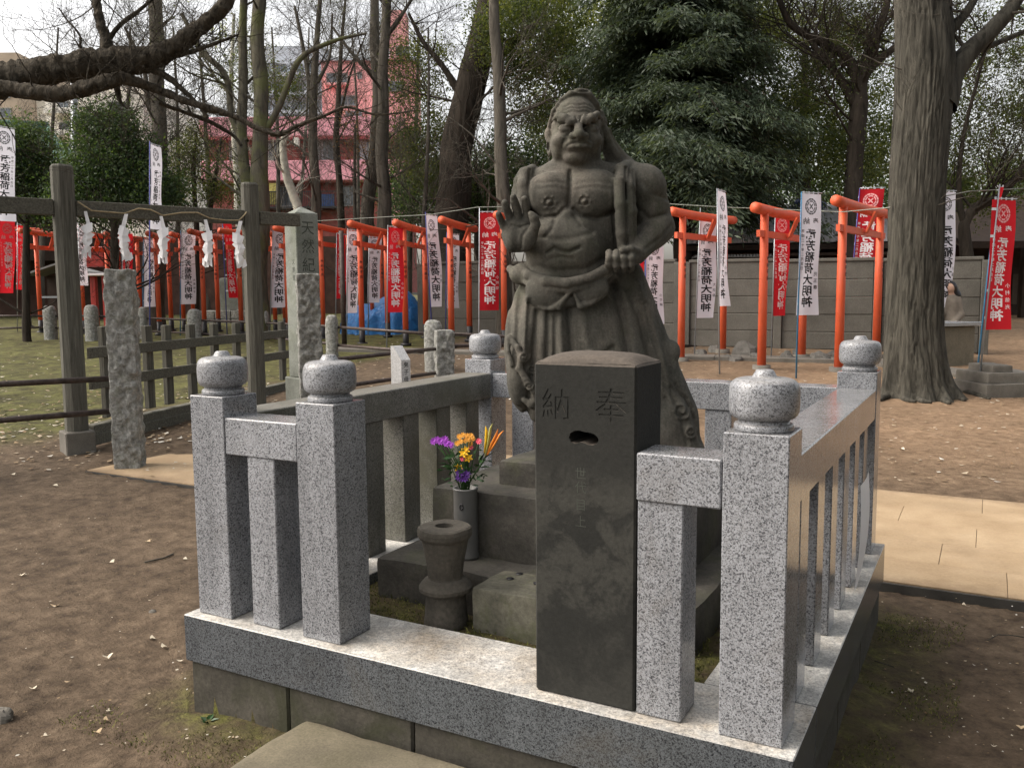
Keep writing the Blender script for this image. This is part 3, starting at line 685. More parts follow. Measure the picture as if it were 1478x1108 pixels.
T = thing('offering_pillar', 'dark weathered stone offering pillar with a kidney shaped slot between the granite posts', 'pillar', ((PX0+PX1)/2, (PY0+PY1)/2, ZS+.001))
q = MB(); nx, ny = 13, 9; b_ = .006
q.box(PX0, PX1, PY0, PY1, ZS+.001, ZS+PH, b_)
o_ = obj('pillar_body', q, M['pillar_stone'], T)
def boolean(o, cutter, op='DIFFERENCE'):
    md = o.modifiers.new('b', 'BOOLEAN'); md.operation = op; md.solver = 'EXACT'; md.object = cutter
    m = bpy.data.meshes.new_from_object(o.evaluated_get(bpy.context.evaluated_depsgraph_get())); o.modifiers.clear(); old = o.data; o.data = m
    if len(m.materials) == 0: m.materials.append(M['pillar_stone'])
    bpy.data.objects.remove(cutter)
import bmesh
def clean(me):
    bm = bmesh.new(); bm.from_mesh(me); bmesh.ops.remove_doubles(bm, verts=bm.verts, dist=1e-5); bmesh.ops.recalc_face_normals(bm, faces=bm.faces); bm.to_mesh(me); bm.free(); return me
def cutter_from(mb):
    me = clean(mb.mesh('cutter')); c = bpy.data.objects.new('cutter', me); col.objects.link(c); return c
def face_pt(px, py): return on_plane(px, py, (PX0, PY0, 1), (0, 1, 0))
# slot
sl = MB(); pts = []
for (px, py) in ((821, 631), (823, 625), (829, 621.5), (836, 621), (843, 623), (850, 624), (857, 626), (862, 630), (864, 635), (862, 640), (856, 642.5), (849, 642), (844, 639.5), (838, 638), (831, 640), (824, 638)):
    p = face_pt(px, py); pts.append((p[0], p[2]))
n_ = len(pts); v = [(x, PY0-.05, z) for x, z in pts]+[(x, PY0+.13, z) for x, z in pts]
sl.add(v, [tuple(range(n_)), tuple(range(n_, 2*n_))[::-1]]+[(i, n_+i, n_+(i+1) % n_, (i+1) % n_) for i in range(n_)])
boolean(o_, cutter_from(sl))
def carve(ch, px, py, size, depth=.0045, off=-.005):
    m = clean(glyph(ch, size, off*size, depth/2, 1)); o = bpy.data.objects.new('cut', m); col.objects.link(o)
    p = face_pt(px, py); o.matrix_world = Matrix(((1, 0, 0, p[0]-.48*size), (0, 0, -1, PY0), (0, 1, 0, p[2]-.38*size), (0, 0, 0, 1)))
    bpy.context.view_layer.update(); return o
try:
    for ch, px, py, s_ in (('納', 802, 583, .098), ('奉', 881, 585, .105)):
        keep = o_.data; nv = len(keep.vertices)
        boolean(o_, carve(ch, px, py, s_))
        print('carved', ch, nv, len(o_.data.vertices))
        if len(o_.data.vertices) < nv: o_.data = keep
except Exception as e: print('carve failed', e)
# worn inscription below the slot, cut very shallow
q = MB()
for ch, py in (('世', 683), ('代', 703), ('目', 728), ('上', 752)):
    V, F_ = glyph_np(ch, -.01); p = face_pt(838, py); s_ = .038
    q.add(np.stack([p[0]-.48*s_+V[:, 0]*s_, np.full(len(V), PY0-.0006), p[2]-.38*s_+V[:, 1]*s_], 1), F_)
obj('worn_inscription', q, M['carved'], T)
# domed head
q = MB(); P = np.zeros((15, 19, 3))
for i in range(15):
    for j in range(19):
        a, b = i/14*2-1, j/18*2-1; h = .030*(1-abs(a)**2.4)**.55*(1-abs(b)**3.2)**.6
        P[i, j] = ((PX0+PX1)/2+b*(PX1-PX0-2*b_)/2, (PY0+PY1)/2+a*(PY1-PY0-2*b_)/2, ZS+PH+h+.0005+.002*float(fbm([a*4, b*5, 3], 2)))
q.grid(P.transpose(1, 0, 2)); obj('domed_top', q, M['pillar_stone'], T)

# ------------------------------------------------------------------ stone tiers the statue stands on, urn, vase, block
def rough_box(x0, x1, y0, y1, z0, z1, amp=.006, n=(10, 8, 6), sc=9, rnd_=.02, seed=0):
    q = MB()
    def face(o, u, v, nu, nv):
        o, u, v = map(np.array, (o, u, v)); a, b = np.meshgrid(np.linspace(0, 1, nu+1), np.linspace(0, 1, nv+1), indexing='ij')
        q.grid(o+a[..., None]*u+b[..., None]*v)
    dx, dy, dz = x1-x0, y1-y0, z1-z0
    face((x0, y0, z0), (dx, 0, 0), (0, 0, dz), n[0], n[2]); face((x1, y1, z0), (-dx, 0, 0), (0, 0, dz), n[0], n[2])
    face((x1, y0, z0), (0, dy, 0), (0, 0, dz), n[1], n[2]); face((x0, y1, z0), (0, -dy, 0), (0, 0, dz), n[1], n[2])
    face((x0, y0, z1), (dx, 0, 0), (0, dy, 0), n[0], n[1])
    lo, hi = np.array([x0, y0, z0]), np.array([x1, y1, z1])
    def f(v):
        c = np.clip(v, lo+rnd_, hi-rnd_); c[:, 2] = np.clip(v[:, 2], z0-1, z1-rnd_); d = v-c; L = np.linalg.norm(d, axis=1)[:, None]
        cube = np.maximum(np.abs(d).max(axis=1)[:, None], 1e-9)
        v = np.where(L > 1e-6, c+d/np.maximum(L, 1e-9)*np.minimum(L, rnd_+(L-rnd_)*0), v)
        s_ = np.stack([fbm(v*sc+k*31+seed, 4) for k in range(3)], 1); return v+s_*amp
    q.xf(f); return q
T = thing('stone_pedestal', 'dark three stepped stone pedestal carrying the statue', 'pedestal', (1.12, 1.15, ZS-.04))
obj('lower_tier', rough_box(.45, 1.80, .60, 1.75, ZS-.05, .512, .008, (40, 24, 6), 8, .016), M['step_stone'], T)
obj('middle_tier', rough_box(.60, 1.66, .80, 1.70, .505, .783, .005, (34, 24, 10), 8, .012, 4), M['step_stone'], T)
obj('upper_tier', rough_box(.83, 1.47, .965, 1.60, .775, .885, .006, (24, 20, 6), 8, .012, 9), M['step_stone'], T)
T = thing('stone_urn', 'dark stone incense urn with a flared rim and collar in front of the pedestal', 'urn', (.885, .462, .355))
u0 = .352; prof = [(.084, 0), (.083, .02), (.078, .07), (.074, .126), (.093, .130), (.1, .138), (.101, .150), (.094, .160), (.080, .176), (.067, .184), (.0655, .19), (.070, .23), (.080, .29), (.087, .330), (.096, .336), (.1015, .345), (.103, .360), (.1, .374), (.093, .379), (.06, .3805), (.034, .380), (.031, .35), (.01, .345)]
q = MB(); q.lathe(prof, (.885, .462, u0), 44, False); q.xf(lambda v: v+np.stack([fbm(v*18+k*9, 4) for k in range(3)], 1)*.005)
obj('urn_body', q, M['urn_stone'], T)
T = thing('flower_vase', 'tall grey metal tube vase standing behind the urn', 'vase', (.79, .765, .513))
q = MB(); q.lathe([(.052, 0), (.052, .012), (.050, .02), (.049, .282), (.052, .286), (.052, .292), (.045, .292), (.044, .20), (.01, .195)], (.79, .765, .513), 28); obj('vase_body', q, M['vase'], T)
q = MB(); q.tube([np.array([.80, .7155, .735])+np.array([math.cos(a)*.007, 0, math.sin(a)*.012]) for a in np.linspace(0, 6.28, 9)], .003, 5); obj('crest_mark', q, M['black_paint'], T)
T = thing('holed_stone_block', 'small square mossy stone block with two incense holes beside the pillar', 'stone block', (1.14, .58, .35))
q = rough_box(1.0, 1.35, .455, .70, .34, .515, .006, (18, 14, 10), 10, .014, 21)
o_ = obj('block_body', q, stone('block_stone', (.06, .058, .045), (.11, .105, .08), (.17, .16, .125), 8, .95, .6, .006, moss=.6, mossc=(.075, .085, .035)), T)
for (x, y) in ((1.085, .60), (1.20, .60), (1.09, .665)):
    q = MB(); q.lathe([(.0145, 0), (.0145, .0025), (.001, .0026)], (x, y, .5165), 14); obj('incense_hole', q, M['black_paint'], T)
T = None
# stepping stone in front
q = rough_box(.598, 1.95, -.62, -.005, -.05, .125, .012, (46, 26, 6), 4, .03, 5)
obj('stepping_stone', q, M['slab_stone'], None, loc=(1.27, -.3, 0), cat='stepping stone', label='worn sandy stepping stone in front of the granite fence at the bottom edge')

# ------------------------------------------------------------------ flowers
def petal_flower(mb, c, d, r, n=8, cup=.3, wid=.35):
    d = np.array(d, float); d /= np.linalg.norm(d); u = np.cross(d, [0.3, .2, 1]); u /= np.linalg.norm(u); v = np.cross(d, u); c = np.array(c)
    for k in range(n):
        a = 2*math.pi*k/n+rnd.random()*.2; e = u*math.cos(a)+v*math.sin(a); s_ = np.cross(d, e)
        p = [c, c+e*r*.5+s_*r*wid*.5+d*r*cup*.4, c+e*r+d*r*cup, c+e*r*.5-s_*r*wid*.5+d*r*cup*.4]
        mb.add(p, [(0, 1, 2, 3)])
vb = np.array([.79, .765, .80])
bc = lambda px, py, dd=0: on_plane(px, py, vb+np.array([-.479, .878, 0])*dd, (-.479, .878, 0))
T = thing('flower_bouquet', 'bouquet of yellow, purple and red flowers with an orange lily in the tube vase', 'flowers', vb)
heads = []
q = MB()
def stem(p, r=.0022):
    m_ = (vb+p)/2+np.array([rnd.uniform(-.01, .01), rnd.uniform(-.01, .01), .01]); q.tube([vb+np.array([rnd.uniform(-.02, .02), rnd.uniform(-.02, .02), -.03]), m_, p], r, 5)
spots = dict(purple=[(626, 637), (631, 635), (636, 637), (642, 634), (645, 640), (650, 642)], amber=[(663, 630), (668, 628), (674, 629), (680, 629), (665, 637), (671, 636), (676, 634), (682, 633), (660, 640), (679, 640)],
    yellow=[(676, 661), (662, 675), (672, 650), (669, 654)], pink=[(691, 637), (668, 662), (679, 645)], violet=[(664, 682), (670, 690), (663, 689), (673, 685)])
sizes = dict(purple=.017, amber=.013, yellow=.020, pink=.014, violet=.02)
for kn, ps in spots.items():
    for (px, py) in ps:
        p = bc(px, py, rnd.uniform(-.07, .0)); stem(p); h = MB(); petal_flower(h, p, (.4, -.8, .5), sizes[kn]*1.05, 9 if kn != 'yellow' else 6, .25, .5)
        petal_flower(h, p+np.array([0, 0, .003]), (.4, -.8, .6), sizes[kn]*.6, 7, .6, .6); obj('flower_head', h, M['p_'+kn], T)
# lilies
for (pts, mat_) in (([(700, 660), (705, 640), (708, 618), (711, 611)], 'bud'), ([(703, 657), (714, 640), (722, 626), (727, 621)], 'orange'), ([(703, 657), (710, 640), (716, 628), (719, 619)], 'orange'), ([(699, 655), (702, 635), (702, 622), (701, 615)], 'yellow')):
    h = MB(); P_ = [bc(*a, -.03) for a in pts]; h.tube(P_, [.004, .0105, .0085, .0015], 7, flat=.5); obj('lily_petal', h, M['p_'+mat_], T)
stem(bc(700, 662, -.03), .0035)
obj('stem', q, M['stem'], T)
h = MB()
for k in range(150):
    px, py = rnd.gauss(668, 17), rnd.gauss(675, 14)
    if not (640 < px < 706 and 640 < py < 702): continue
    p = bc(px, py, rnd.uniform(-.07, .06)); a = np.array([rnd.gauss(0, 1), rnd.gauss(0, 1), rnd.gauss(.5, .6)]); a /= np.linalg.norm(a); b = np.cross(a, [rnd.random(), rnd.random(), .3]); b /= np.linalg.norm(b)
    L = rnd.uniform(.02, .045); h.add([p, p+a*L*.5+b*L*.17, p+a*L-np.array([0, 0, .004]), p+a*L*.5-b*L*.17], [(0, 1, 2, 3)])
for (x0, y0, x1, y1) in ((690, 668, 716, 650), (690, 675, 708, 674), (685, 690, 697, 696), (655, 690, 640, 694), (652, 672, 631, 668), (690, 672, 700, 652)):
    a, b = bc(x0, y0, -.05), bc(x1, y1, -.08); s_ = np.cross(b-a, [0, 0, 1]); s_ = s_/np.linalg.norm(s_)*.009
    h.add([a, (a+b)/2+s_+[0, 0, .006], b, (a+b)/2-s_+[0, 0, .006]], [(0, 1, 2, 3)])
obj('foliage', h, M['fleaf'], T, kind='stuff')
# curled paper sign on the right hand side of the fence
T = thing('paper_notice', 'curled strip of white notice sheet leaning on the right side balusters', 'paper', (W_-IX+.01, 1.45, ZS))
P = np.zeros((5, 12, 3))
for i in range(5):
    for j in range(12):
        s_ = j/11; v_ = i/4; P[i, j] = (W_-IX+.004+.034*math.sin(s_*2.4+.2)*math.sin(v_*2.2+.45), 1.37+.05*s_+v_*(.16+.08*s_), ZS+.015+s_*.42+.03*v_)
m = MB(); m.grid(P); obj('sheet', m, M['paper'], T)
# ------------------------------------------------------------------ the guardian statue: a carved solid (signed distances on a grid) turned into one skin
class Solid:
    """sizes are in statue units: 1 unit = 1/334 m; u to the right, v downwards, w backwards"""
    def __init__(self, lo, hi, step):
        self.lo, self.st = np.array(lo, float), step
        self.ax = [np.arange(lo[k], hi[k]+step, step, dtype=np.float32) for k in range(3)]
        self.d = np.full([len(a) for a in self.ax], 60.0, np.float32)
    def win(self, lo, hi):
        s = [slice(max(0, int((lo[k]-self.lo[k])/self.st)), max(0, int((hi[k]-self.lo[k])/self.st)+2)) for k in range(3)]
        return tuple(s), np.meshgrid(*[self.ax[k][s[k]] for k in range(3)], indexing='ij', sparse=True)
    def join(self, s, d, k):
        a = self.d[s]; h = np.clip(.5+.5*(a-d)/k, 0, 1); self.d[s] = a*(1-h)+d*h-k*h*(1-h)
    def cut(self, s, d, k):
        a = self.d[s]; d = -d; h = np.clip(.5-.5*(a-d)/k, 0, 1); self.d[s] = a*(1-h)+d*h+k*h*(1-h)
    tf = None
    def P(self, c):
        c = np.array(c, float)
        if self.tf is not None: o, k_, sh = self.tf; c = c.copy(); m_ = len(c); c = np.array(o)[:m_]+(c-np.array(o)[:m_])*np.array(k_)[:m_]+np.array(sh)[:m_]
        return c
    def ell(self, c, r, k=6, ang=0, cut=False, yaw=0):
        c, r = self.P(c), np.array(r, float)*(self.tf[1] if self.tf is not None else 1); R_ = r.max()+k*2+8
        s, (x, y, z) = self.win(c-R_, c+R_); x, y, z = x-c[0], y-c[1], z-c[2]
        if ang: ca, sa = math.cos(ang), math.sin(ang); x, y = x*ca+y*sa, -x*sa+y*ca
        if yaw: ca, sa = math.cos(yaw), math.sin(yaw); x, z = x*ca+z*sa, -x*sa+z*ca
        k0 = np.sqrt((x/r[0])**2+(y/r[1])**2+(z/r[2])**2); k1 = np.sqrt((x/r[0]**2)**2+(y/r[1]**2)**2+(z/r[2]**2)**2)+1e-6
        d = k0*(k0-1)/k1; (self.cut if cut else self.join)(s, d, k)
    def cap(self, a, b, ra, rb, k=6, cut=False):
        a, b = self.P(a), self.P(b)
        if self.tf is not None: ra, rb = ra*.92, rb*.92
        R_ = max(ra, rb)+k*2+8
        s, (x, y, z) = self.win(np.minimum(a, b)-R_, np.maximum(a, b)+R_); ba = b-a; L = (ba@ba)+1e-9
        h = np.clip(((x-a[0])*ba[0]+(y-a[1])*ba[1]+(z-a[2])*ba[2])/L, 0, 1)
        d = np.sqrt((x-a[0]-h*ba[0])**2+(y-a[1]-h*ba[1])**2+(z-a[2]-h*ba[2])**2)-(ra+(rb-ra)*h)
        (self.cut if cut else self.join)(s, d, k)
    def chain(self, pts, rs, k=5, cut=False):
        rs = np.broadcast_to(rs, (len(pts),))
        for i in range(len(pts)-1): self.cap(pts[i], pts[i+1], rs[i], rs[i+1], k, cut)
    def line(self, pts, depth, wid, wmin=-99, wmax=10, soft=6):
        """chisel line (depth>0) or raised ridge (depth<0) followed over the front surface"""
        P = np.array([self.P(q) for q in pts]); lo = [P[:, 0].min()-3*wid, P[:, 1].min()-3*wid, wmin]; hi = [P[:, 0].max()+3*wid, P[:, 1].max()+3*wid, wmax]
        s, (x, y, z) = self.win(lo, hi); best = None
        for a, b in zip(P[:-1], P[1:]):
            ba = b-a; h = np.clip(((x-a[0])*ba[0]+(y-a[1])*ba[1])/((ba@ba)+1e-9), 0, 1); d = (x-a[0]-h*ba[0])**2+(y-a[1]-h*ba[1])**2
            best = d if best is None else np.minimum(best, d)
        self.d[s] += (1.12*depth*np.exp(-best/(wid*wid))*np.clip((wmax-z)/soft, 0, 1)).astype(np.float32)
    def skin(self):
        d = self.d; n = np.array(d.shape); ins = d < 0; c = np.zeros(n-1, np.int8)
        for i in (0, 1):
            for j in (0, 1):
                for k in (0, 1): c += ins[i:n[0]-1+i, j:n[1]-1+j, k:n[2]-1+k]
        cell = (c > 0) & (c < 8); ids = np.full(c.shape, -1, np.int32); I = np.argwhere(cell); ids[cell] = np.arange(len(I))
        acc = np.zeros((len(I), 3)); cnt = np.zeros(len(I))
        off = [(i, j, k) for i in (0, 1) for j in (0, 1) for k in (0, 1)]
        for a in off:
            for ax in range(3):
                if a[ax]: continue
                b = list(a); b[ax] = 1
                da = d[I[:, 0]+a[0], I[:, 1]+a[1], I[:, 2]+a[2]]; db = d[I[:, 0]+b[0], I[:, 1]+b[1], I[:, 2]+b[2]]
                x = (da < 0) != (db < 0); t_ = np.where(x, da/(da-db+1e-12), 0); p = np.tile(np.array(a, float), (len(I), 1)); p[:, ax] += t_
                acc[x] += p[x]; cnt[x] += 1
        V = (I+acc/cnt[:, None])*self.st+self.lo; F = []
        for ax in range(3):
            a1, a2 = (ax+1) % 3, (ax+2) % 3
            sl0 = [slice(None)]*3; sl1 = [slice(None)]*3; sl0[ax] = slice(0, -1); sl1[ax] = slice(1, None)
            e0, e1 = ins[tuple(sl0)], ins[tuple(sl1)]; E = np.argwhere(e0 != e1)
            E = E[(E[:, a1] > 0) & (E[:, a2] > 0) & (E[:, a1] < n[a1]-1) & (E[:, a2] < n[a2]-1)]
            def cid(o1, o2):
                q = E.copy(); q[:, a1] -= o1; q[:, a2] -= o2; return ids[q[:, 0], q[:, 1], q[:, 2]]
            f = np.stack([cid(1, 1), cid(0, 1), cid(0, 0), cid(1, 0)], 1); fl = e0[tuple(E.T)]
            f[~fl] = f[~fl][:, ::-1]; F.append(f)
        return V, np.concatenate(F)

S = Solid((690, 112, -108), (1040, 668, 100), 1.5)
# --- rock and lower drapery
S.ell((885, 645, 12), (108, 50, 62), 10); S.ell((850, 650, 4), (62, 50, 54), 10)
S.ell((962, 625, 22), (54, 62, 48), 12); S.ell((975, 660, 16), (50, 40, 46), 10)
S.ell((827, 560, 2), (90, 62, 52), 12); S.ell((850, 540, 4), (88, 110, 54), 14)
S.ell((925, 540, 18), (40, 92, 36), 14, ang=-.22)
S.ell((822, 480, 0), (80, 76, 50), 14); S.ell((760, 500, 2), (32, 92, 34), 10); S.ell((885, 470, 8), (44, 70, 36), 12)
S.cap((905, 400, 12), (948, 520, 20), 26, 30, 12); S.cap((948, 520, 20), (978, 600, 26), 30, 34, 12)
S.ell((971, 511, 8), (13, 18, 13), 4)
# --- torso
S.ell((826, 400, 2), (72, 34, 48), 10)
S.ell((828, 300, 6), (66, 78, 44), 12); S.ell((866, 330, 8), (36, 66, 36), 12); S.ell((790, 340, 4), (30, 60, 32), 12)
S.ell((816, 362, -16), (57, 50, 46), 12); S.ell((806, 340, -14), (46, 34, 40), 10)
S.cap((780, 268, 6), (906, 264, 8), 25, 27, 12)
S.cap((836, 250, 6), (788, 262, 6), 20, 16, 10); S.cap((836, 250, 6), (892, 258, 8), 22, 18, 10)
S.ell((797, 284, -26), (38, 32, 20), 6, ang=.1); S.ell((855, 282, -28), (42, 33, 20), 6, ang=-.08)
S.ell((813, 318, -36), (13, 20, 12), 6); S.ell((816, 332, -38), (22, 12, 10), 8)
S.cap((838, 252, 2), (836, 225, 0), 30, 29, 8)
S.cap((800, 258, -14), (822, 262, -24), 5, 4, 6); S.cap((868, 256, -14), (832, 262, -24), 5, 4, 6)
# --- head
S.tf = ((833, 240, 0), (.85, .96, .92), (-1, 3, 0))
S.ell((832, 178, 2), (40, 49, 44), 8); S.ell((831, 208, -10), (38, 32, 36), 8); S.ell((838, 172, 16), (38, 42, 34), 8)
S.ell((801, 208, -16), (10, 20, 22), 8); S.ell((862, 206, -14), (10, 20, 22), 8)
S.ell((828, 229, -34), (18, 10, 13), 6)                                   # chin
S.ell((832, 176, -36), (34, 7, 10), 6)                                    # brow shelf
S.ell((812, 189, -45), (13, 6.5, 9), 3, cut=True, ang=.12); S.ell((855, 189, -44), (13, 6.5, 9), 3, cut=True, ang=-.12)
S.ell((812, 189.5, -38.5), (10.5, 5.6, 7.5), 1.2, ang=.12); S.ell((855, 189.5, -37.5), (10.5, 5.6, 7.5), 1.2, ang=-.12)
S.chain([(800, 188, -34), (806, 184.5, -41), (814, 184, -44), (822, 188.5, -43)], [1.6, 2.2, 2.4, 1.6], 1.2)
S.chain([(843, 188.5, -43), (850, 184, -44), (860, 184.5, -41), (867, 188, -33)], [1.6, 2.4, 2.2, 1.6], 1.2)
S.chain([(802, 193, -36), (812, 196.5, -41), (821, 193, -42)], 1.5, 1.5); S.chain([(845, 193, -42), (855, 196.5, -41), (865, 193, -35)], 1.5, 1.5)
S.chain([(793, 172, -20), (802, 168, -36), (812, 173, -45), (820, 180, -49), (826, 179, -50), (825, 174, -49)], [2.5, 4.6, 5.4, 5.4, 4, 3], 3)   # curled brows
S.chain([(872, 168, -16), (864, 166, -33), (854, 172, -44), (846, 179, -49), (840, 177, -50), (842, 171.5, -49)], [2.5, 4.6, 5.4, 5.4, 4, 3], 3)
S.cap((833, 182, -48), (833, 199, -57), 5.5, 8.5, 4); S.ell((823.5, 201, -50), (7, 6, 7), 3); S.ell((843, 201, -50), (7, 6, 7), 3)
S.ell((827, 206, -57), (2.6, 1.8, 4), 1, cut=True); S.ell((839, 206, -57), (2.6, 1.8, 4), 1, cut=True)
S.ell((805, 204, -32), (13, 10, 13), 6); S.ell((860, 203, -31), (13, 10, 13), 6)     # cheeks
S.chain([(817, 201, -49), (811, 206, -45), (808, 214, -40)], [1.6, 2, 1.5], 2, cut=True); S.chain([(850, 201, -49), (856, 206, -45), (859, 213, -40)], [1.6, 2, 1.5], 2, cut=True)
S.ell((833, 214, -42), (23, 9, 12), 5)
S.chain([(812, 219, -44), (818, 213, -52), (833, 210.5, -56), (848, 212, -52), (855, 218, -43)], [1.5, 2.2, 2.3, 2.2, 1.5], 1.0, cut=True)   # mouth
S.chain([(815, 216.5, -46), (824, 216, -52), (833, 216, -54), (843, 216, -52), (852, 216, -45)], [1.2, 1.8, 2.0, 1.8, 1.2], 2)
S.chain([(813, 212, -46), (822, 208, -52), (833, 207, -54), (845, 208, -52), (854, 211, -45)], [1.2, 1.5, 1.6, 1.5, 1.2], 1.6)
S.chain([(818, 223, -46), (833, 224.5, -49), (846, 222, -45)], 1.6, 2, cut=True)
for (v_, a_) in ((158, 0), (163.5, 1), (152.5, -1)): S.line([(812, v_+2), (822, v_-1), (834, v_+1), (846, v_-1.5), (857, v_+2)], 1.0, 1.6, wmax=-15)
S.line([(829, 172), (831, 182)], 1.6, 1.6, wmax=-20); S.line([(837, 172), (835, 182)], 1.6, 1.6, wmax=-20)
S.ell((790, 205, 6), (6, 17, 9), 2); S.ell((787, 208, 2), (2.5, 8, 5), 1.5, cut=True); S.ell((787, 188, 8), (6, 10, 8), 4)
S.ell((874, 198, 8), (6, 18, 9), 2)
S.chain([(789, 176, 6), (795, 156, -8), (808, 140, -16), (824, 132, -20), (838, 130, -20), (853, 134, -17), (866, 146, -10), (874, 166, 4)], [3.5, 3.5, 3.5, 4.5, 5, 4.5, 4, 4], 2)
S.ell((836, 130, -12), (19, 5, 12), 3); S.ell((845, 131, -14), (10, 6, 9), 2)
S.line([(824, 127), (836, 131), (850, 130)], 2, 1.5, wmax=5)
for q_ in range(6): S.line([(792+q_*2, 170-q_*7), (798+q_*2, 176-q_*8)], 1.0, 1.5, wmax=30)
# head cloth falling to the right shoulder
S.tf = None
for s_ in (0, 1): S.chain([(867, 162+s_*8, 12), (875, 188, 16), (886, 213, 18), (905, 236, 12), (918, 250, 2)], [6, 7, 8, 9, 9], 5)
S.chain([(876, 200, 26), (886, 230, 24), (896, 246, 16)], [8, 10, 9], 5)
S.line([(877, 178), (888, 206), (903, 231)], 2.2, 2, wmax=30)
S.tf = None
# --- shoulder cloths
S.chain([(905, 240, 2), (893, 250, -22), (889, 268, -40), (890, 300, -44), (893, 340, -38), (896, 366, -30)], [9, 10, 10, 10, 10, 9], 3)
S.chain([(915, 243, 4), (906, 256, -16), (903, 276, -33), (904, 310, -37), (906, 350, -30), (906, 372, -20)], [8, 9, 9, 9, 9, 8], 3)
S.line([(898, 248), (896, 270), (897, 310), (900, 365)], 3.0, 2.2, wmax=-4); S.line([(884, 252), (880, 272), (881, 320), (886, 362)], 1.6, 1.6, wmax=-4)
S.line([(909, 250), (909, 280), (911, 350)], 1.6, 1.6, wmax=-4)
S.chain([(770, 244, 4), (760, 252, -14), (757, 270, -24), (758, 300, -26), (760, 330, -22)], [8, 9, 9, 9, 8], 3)
S.chain([(757, 246, 8), (750, 262, -8), (749, 290, -14)], [6, 6, 7], 3)
S.line([(766, 248), (764, 270), (766, 310)], 2.4, 2, wmax=0)
# --- right hand arm, fist on the hip
S.ell((928, 270, 4), (32, 33, 31), 7, ang=.3); S.ell((938, 302, 8), (28, 28, 26), 7)
S.cap((932, 276, 6), (946, 322, 12), 27, 23, 8); S.ell((949, 327, 12), (21, 19, 20), 6)
S.cap((950, 330, 6), (912, 370, -34), 24, 14, 7); S.ell((938, 340, -6), (24, 19, 22), 8, ang=-.7)
S.ell((892, 377, -46), (24, 14, 17), 5, ang=-.08); S.cap((915, 368, -36), (898, 372, -44), 13, 13, 5)
for i_, (u_, v_) in enumerate(((872, 381), (882, 384), (893, 385), (903, 383))):
    S.chain([(u_+1, 368, -55), (u_-.5, 376, -63), (u_, v_+2, -60), (u_+1, v_+8, -52)], [5.2, 5.4, 5.2, 4.4], 1.6)
S.chain([(911, 366, -50), (902, 364, -60), (890, 366, -64)], [5, 5, 4.5], 2)
S.line([(922, 268), (938, 284), (960, 290)], 1.8, 3, wmax=30); S.line([(915, 300), (935, 318), (956, 312)], 2.2, 3, wmax=20)
S.line([(965, 328), (950, 345), (925, 362)], 1.5, 3, wmax=10)
# --- left hand arm, palm raised
S.ell((764, 275, 6), (20, 28, 24), 8); S.cap((762, 282, 6), (752, 338, 0), 22, 19, 8)
S.cap((752, 342, -4), (747, 346, -48), 20, 16, 7)
S.tf = ((745, 330, -62), (.93, .94, 1), (5, 8, 0))
S.ell((744, 332, -62), (25, 29, 13), 5, ang=-.12); S.ell((756, 340, -68), (15, 20, 12), 5, ang=.3); S.ell((734, 345, -66), (10, 16, 11), 5)
S.chain([(757, 320, -64), (757, 303, -68), (755, 291, -74), (753, 285, -78)], [6.6, 6.2, 5.8, 5.0], .8)
S.chain([(746, 318, -66), (742, 299, -70), (738.5, 288, -76), (737, 282, -80)], [6.6, 6.2, 5.8, 5.0], .8)
S.chain([(735, 322, -64), (729.5, 305, -68), (726, 296, -74), (724.5, 290, -78)], [6.2, 5.9, 5.5, 4.7], .8)
S.chain([(726, 330, -62), (720, 318, -66), (717, 311, -71), (715.5, 306, -75)], [5.8, 5.4, 5.0, 4.2], .8)
S.chain([(764, 336, -70), (768, 322, -78), (766, 312, -82), (763, 307, -83)], [8.4, 7.6, 6.8, 5.6], 2)
S.line([(733, 322), (745, 326), (760, 321)], 1.8, 1.6, wmax=-50); S.line([(758, 326), (750, 338), (748, 356)], 1.8, 1.8, wmax=-50)
S.tf = None
# --- chest and belly chisel work
S.line([(822, 252), (821, 280), (818, 304)], 4.2, 3.2, wmax=-8)
S.line([(768, 310), (784, 318), (804, 315), (812, 306)], 4.0, 3.0, wmax=0); S.line([(826, 306), (838, 316), (860, 319), (880, 310)], 4.0, 3.0, wmax=0)
S.line([(800, 318), (796, 334), (786, 346)], 1.8, 3.0, wmax=-8); S.line([(826, 316), (836, 330), (852, 338)], 1.8, 3.0, wmax=-8)
S.line([(789, 367), (798, 361), (808, 366), (819, 367), (832, 361)], 4.0, 2.4, wmax=-20); S.line([(792, 376), (806, 373), (822, 376)], 1.6, 3, wmax=-20)
S.line([(780, 345), (800, 350), (826, 348), (850, 340)], 1.2, 4, wmax=-10); S.line([(772, 385), (800, 392), (840, 390), (866, 376)], 1.4, 4, wmax=-10)
for (u_, v_) in ((792, 297), (840, 296)):
    c_ = [(u_+6*math.cos(a), v_+5.4*math.sin(a)) for a in np.linspace(0, 6.28, 13)]; S.line(c_, 2.0, 1.3, wmax=-20); S.line([(u_, v_), (u_+.1, v_)], -3.5, 2.6, wmax=-20)
    for a in np.linspace(0, 5.2, 6): S.line([(u_+8.5*math.cos(a), v_+7.6*math.sin(a))]*2, -1.6, 1.8, wmax=-20)
for v_ in (268, 276): S.line([(776, v_+2), (800, v_), (818, v_+4)], .8, 3, wmax=-10); S.line([(826, v_+4), (850, v_), (876, v_+3)], .8, 3, wmax=-10)
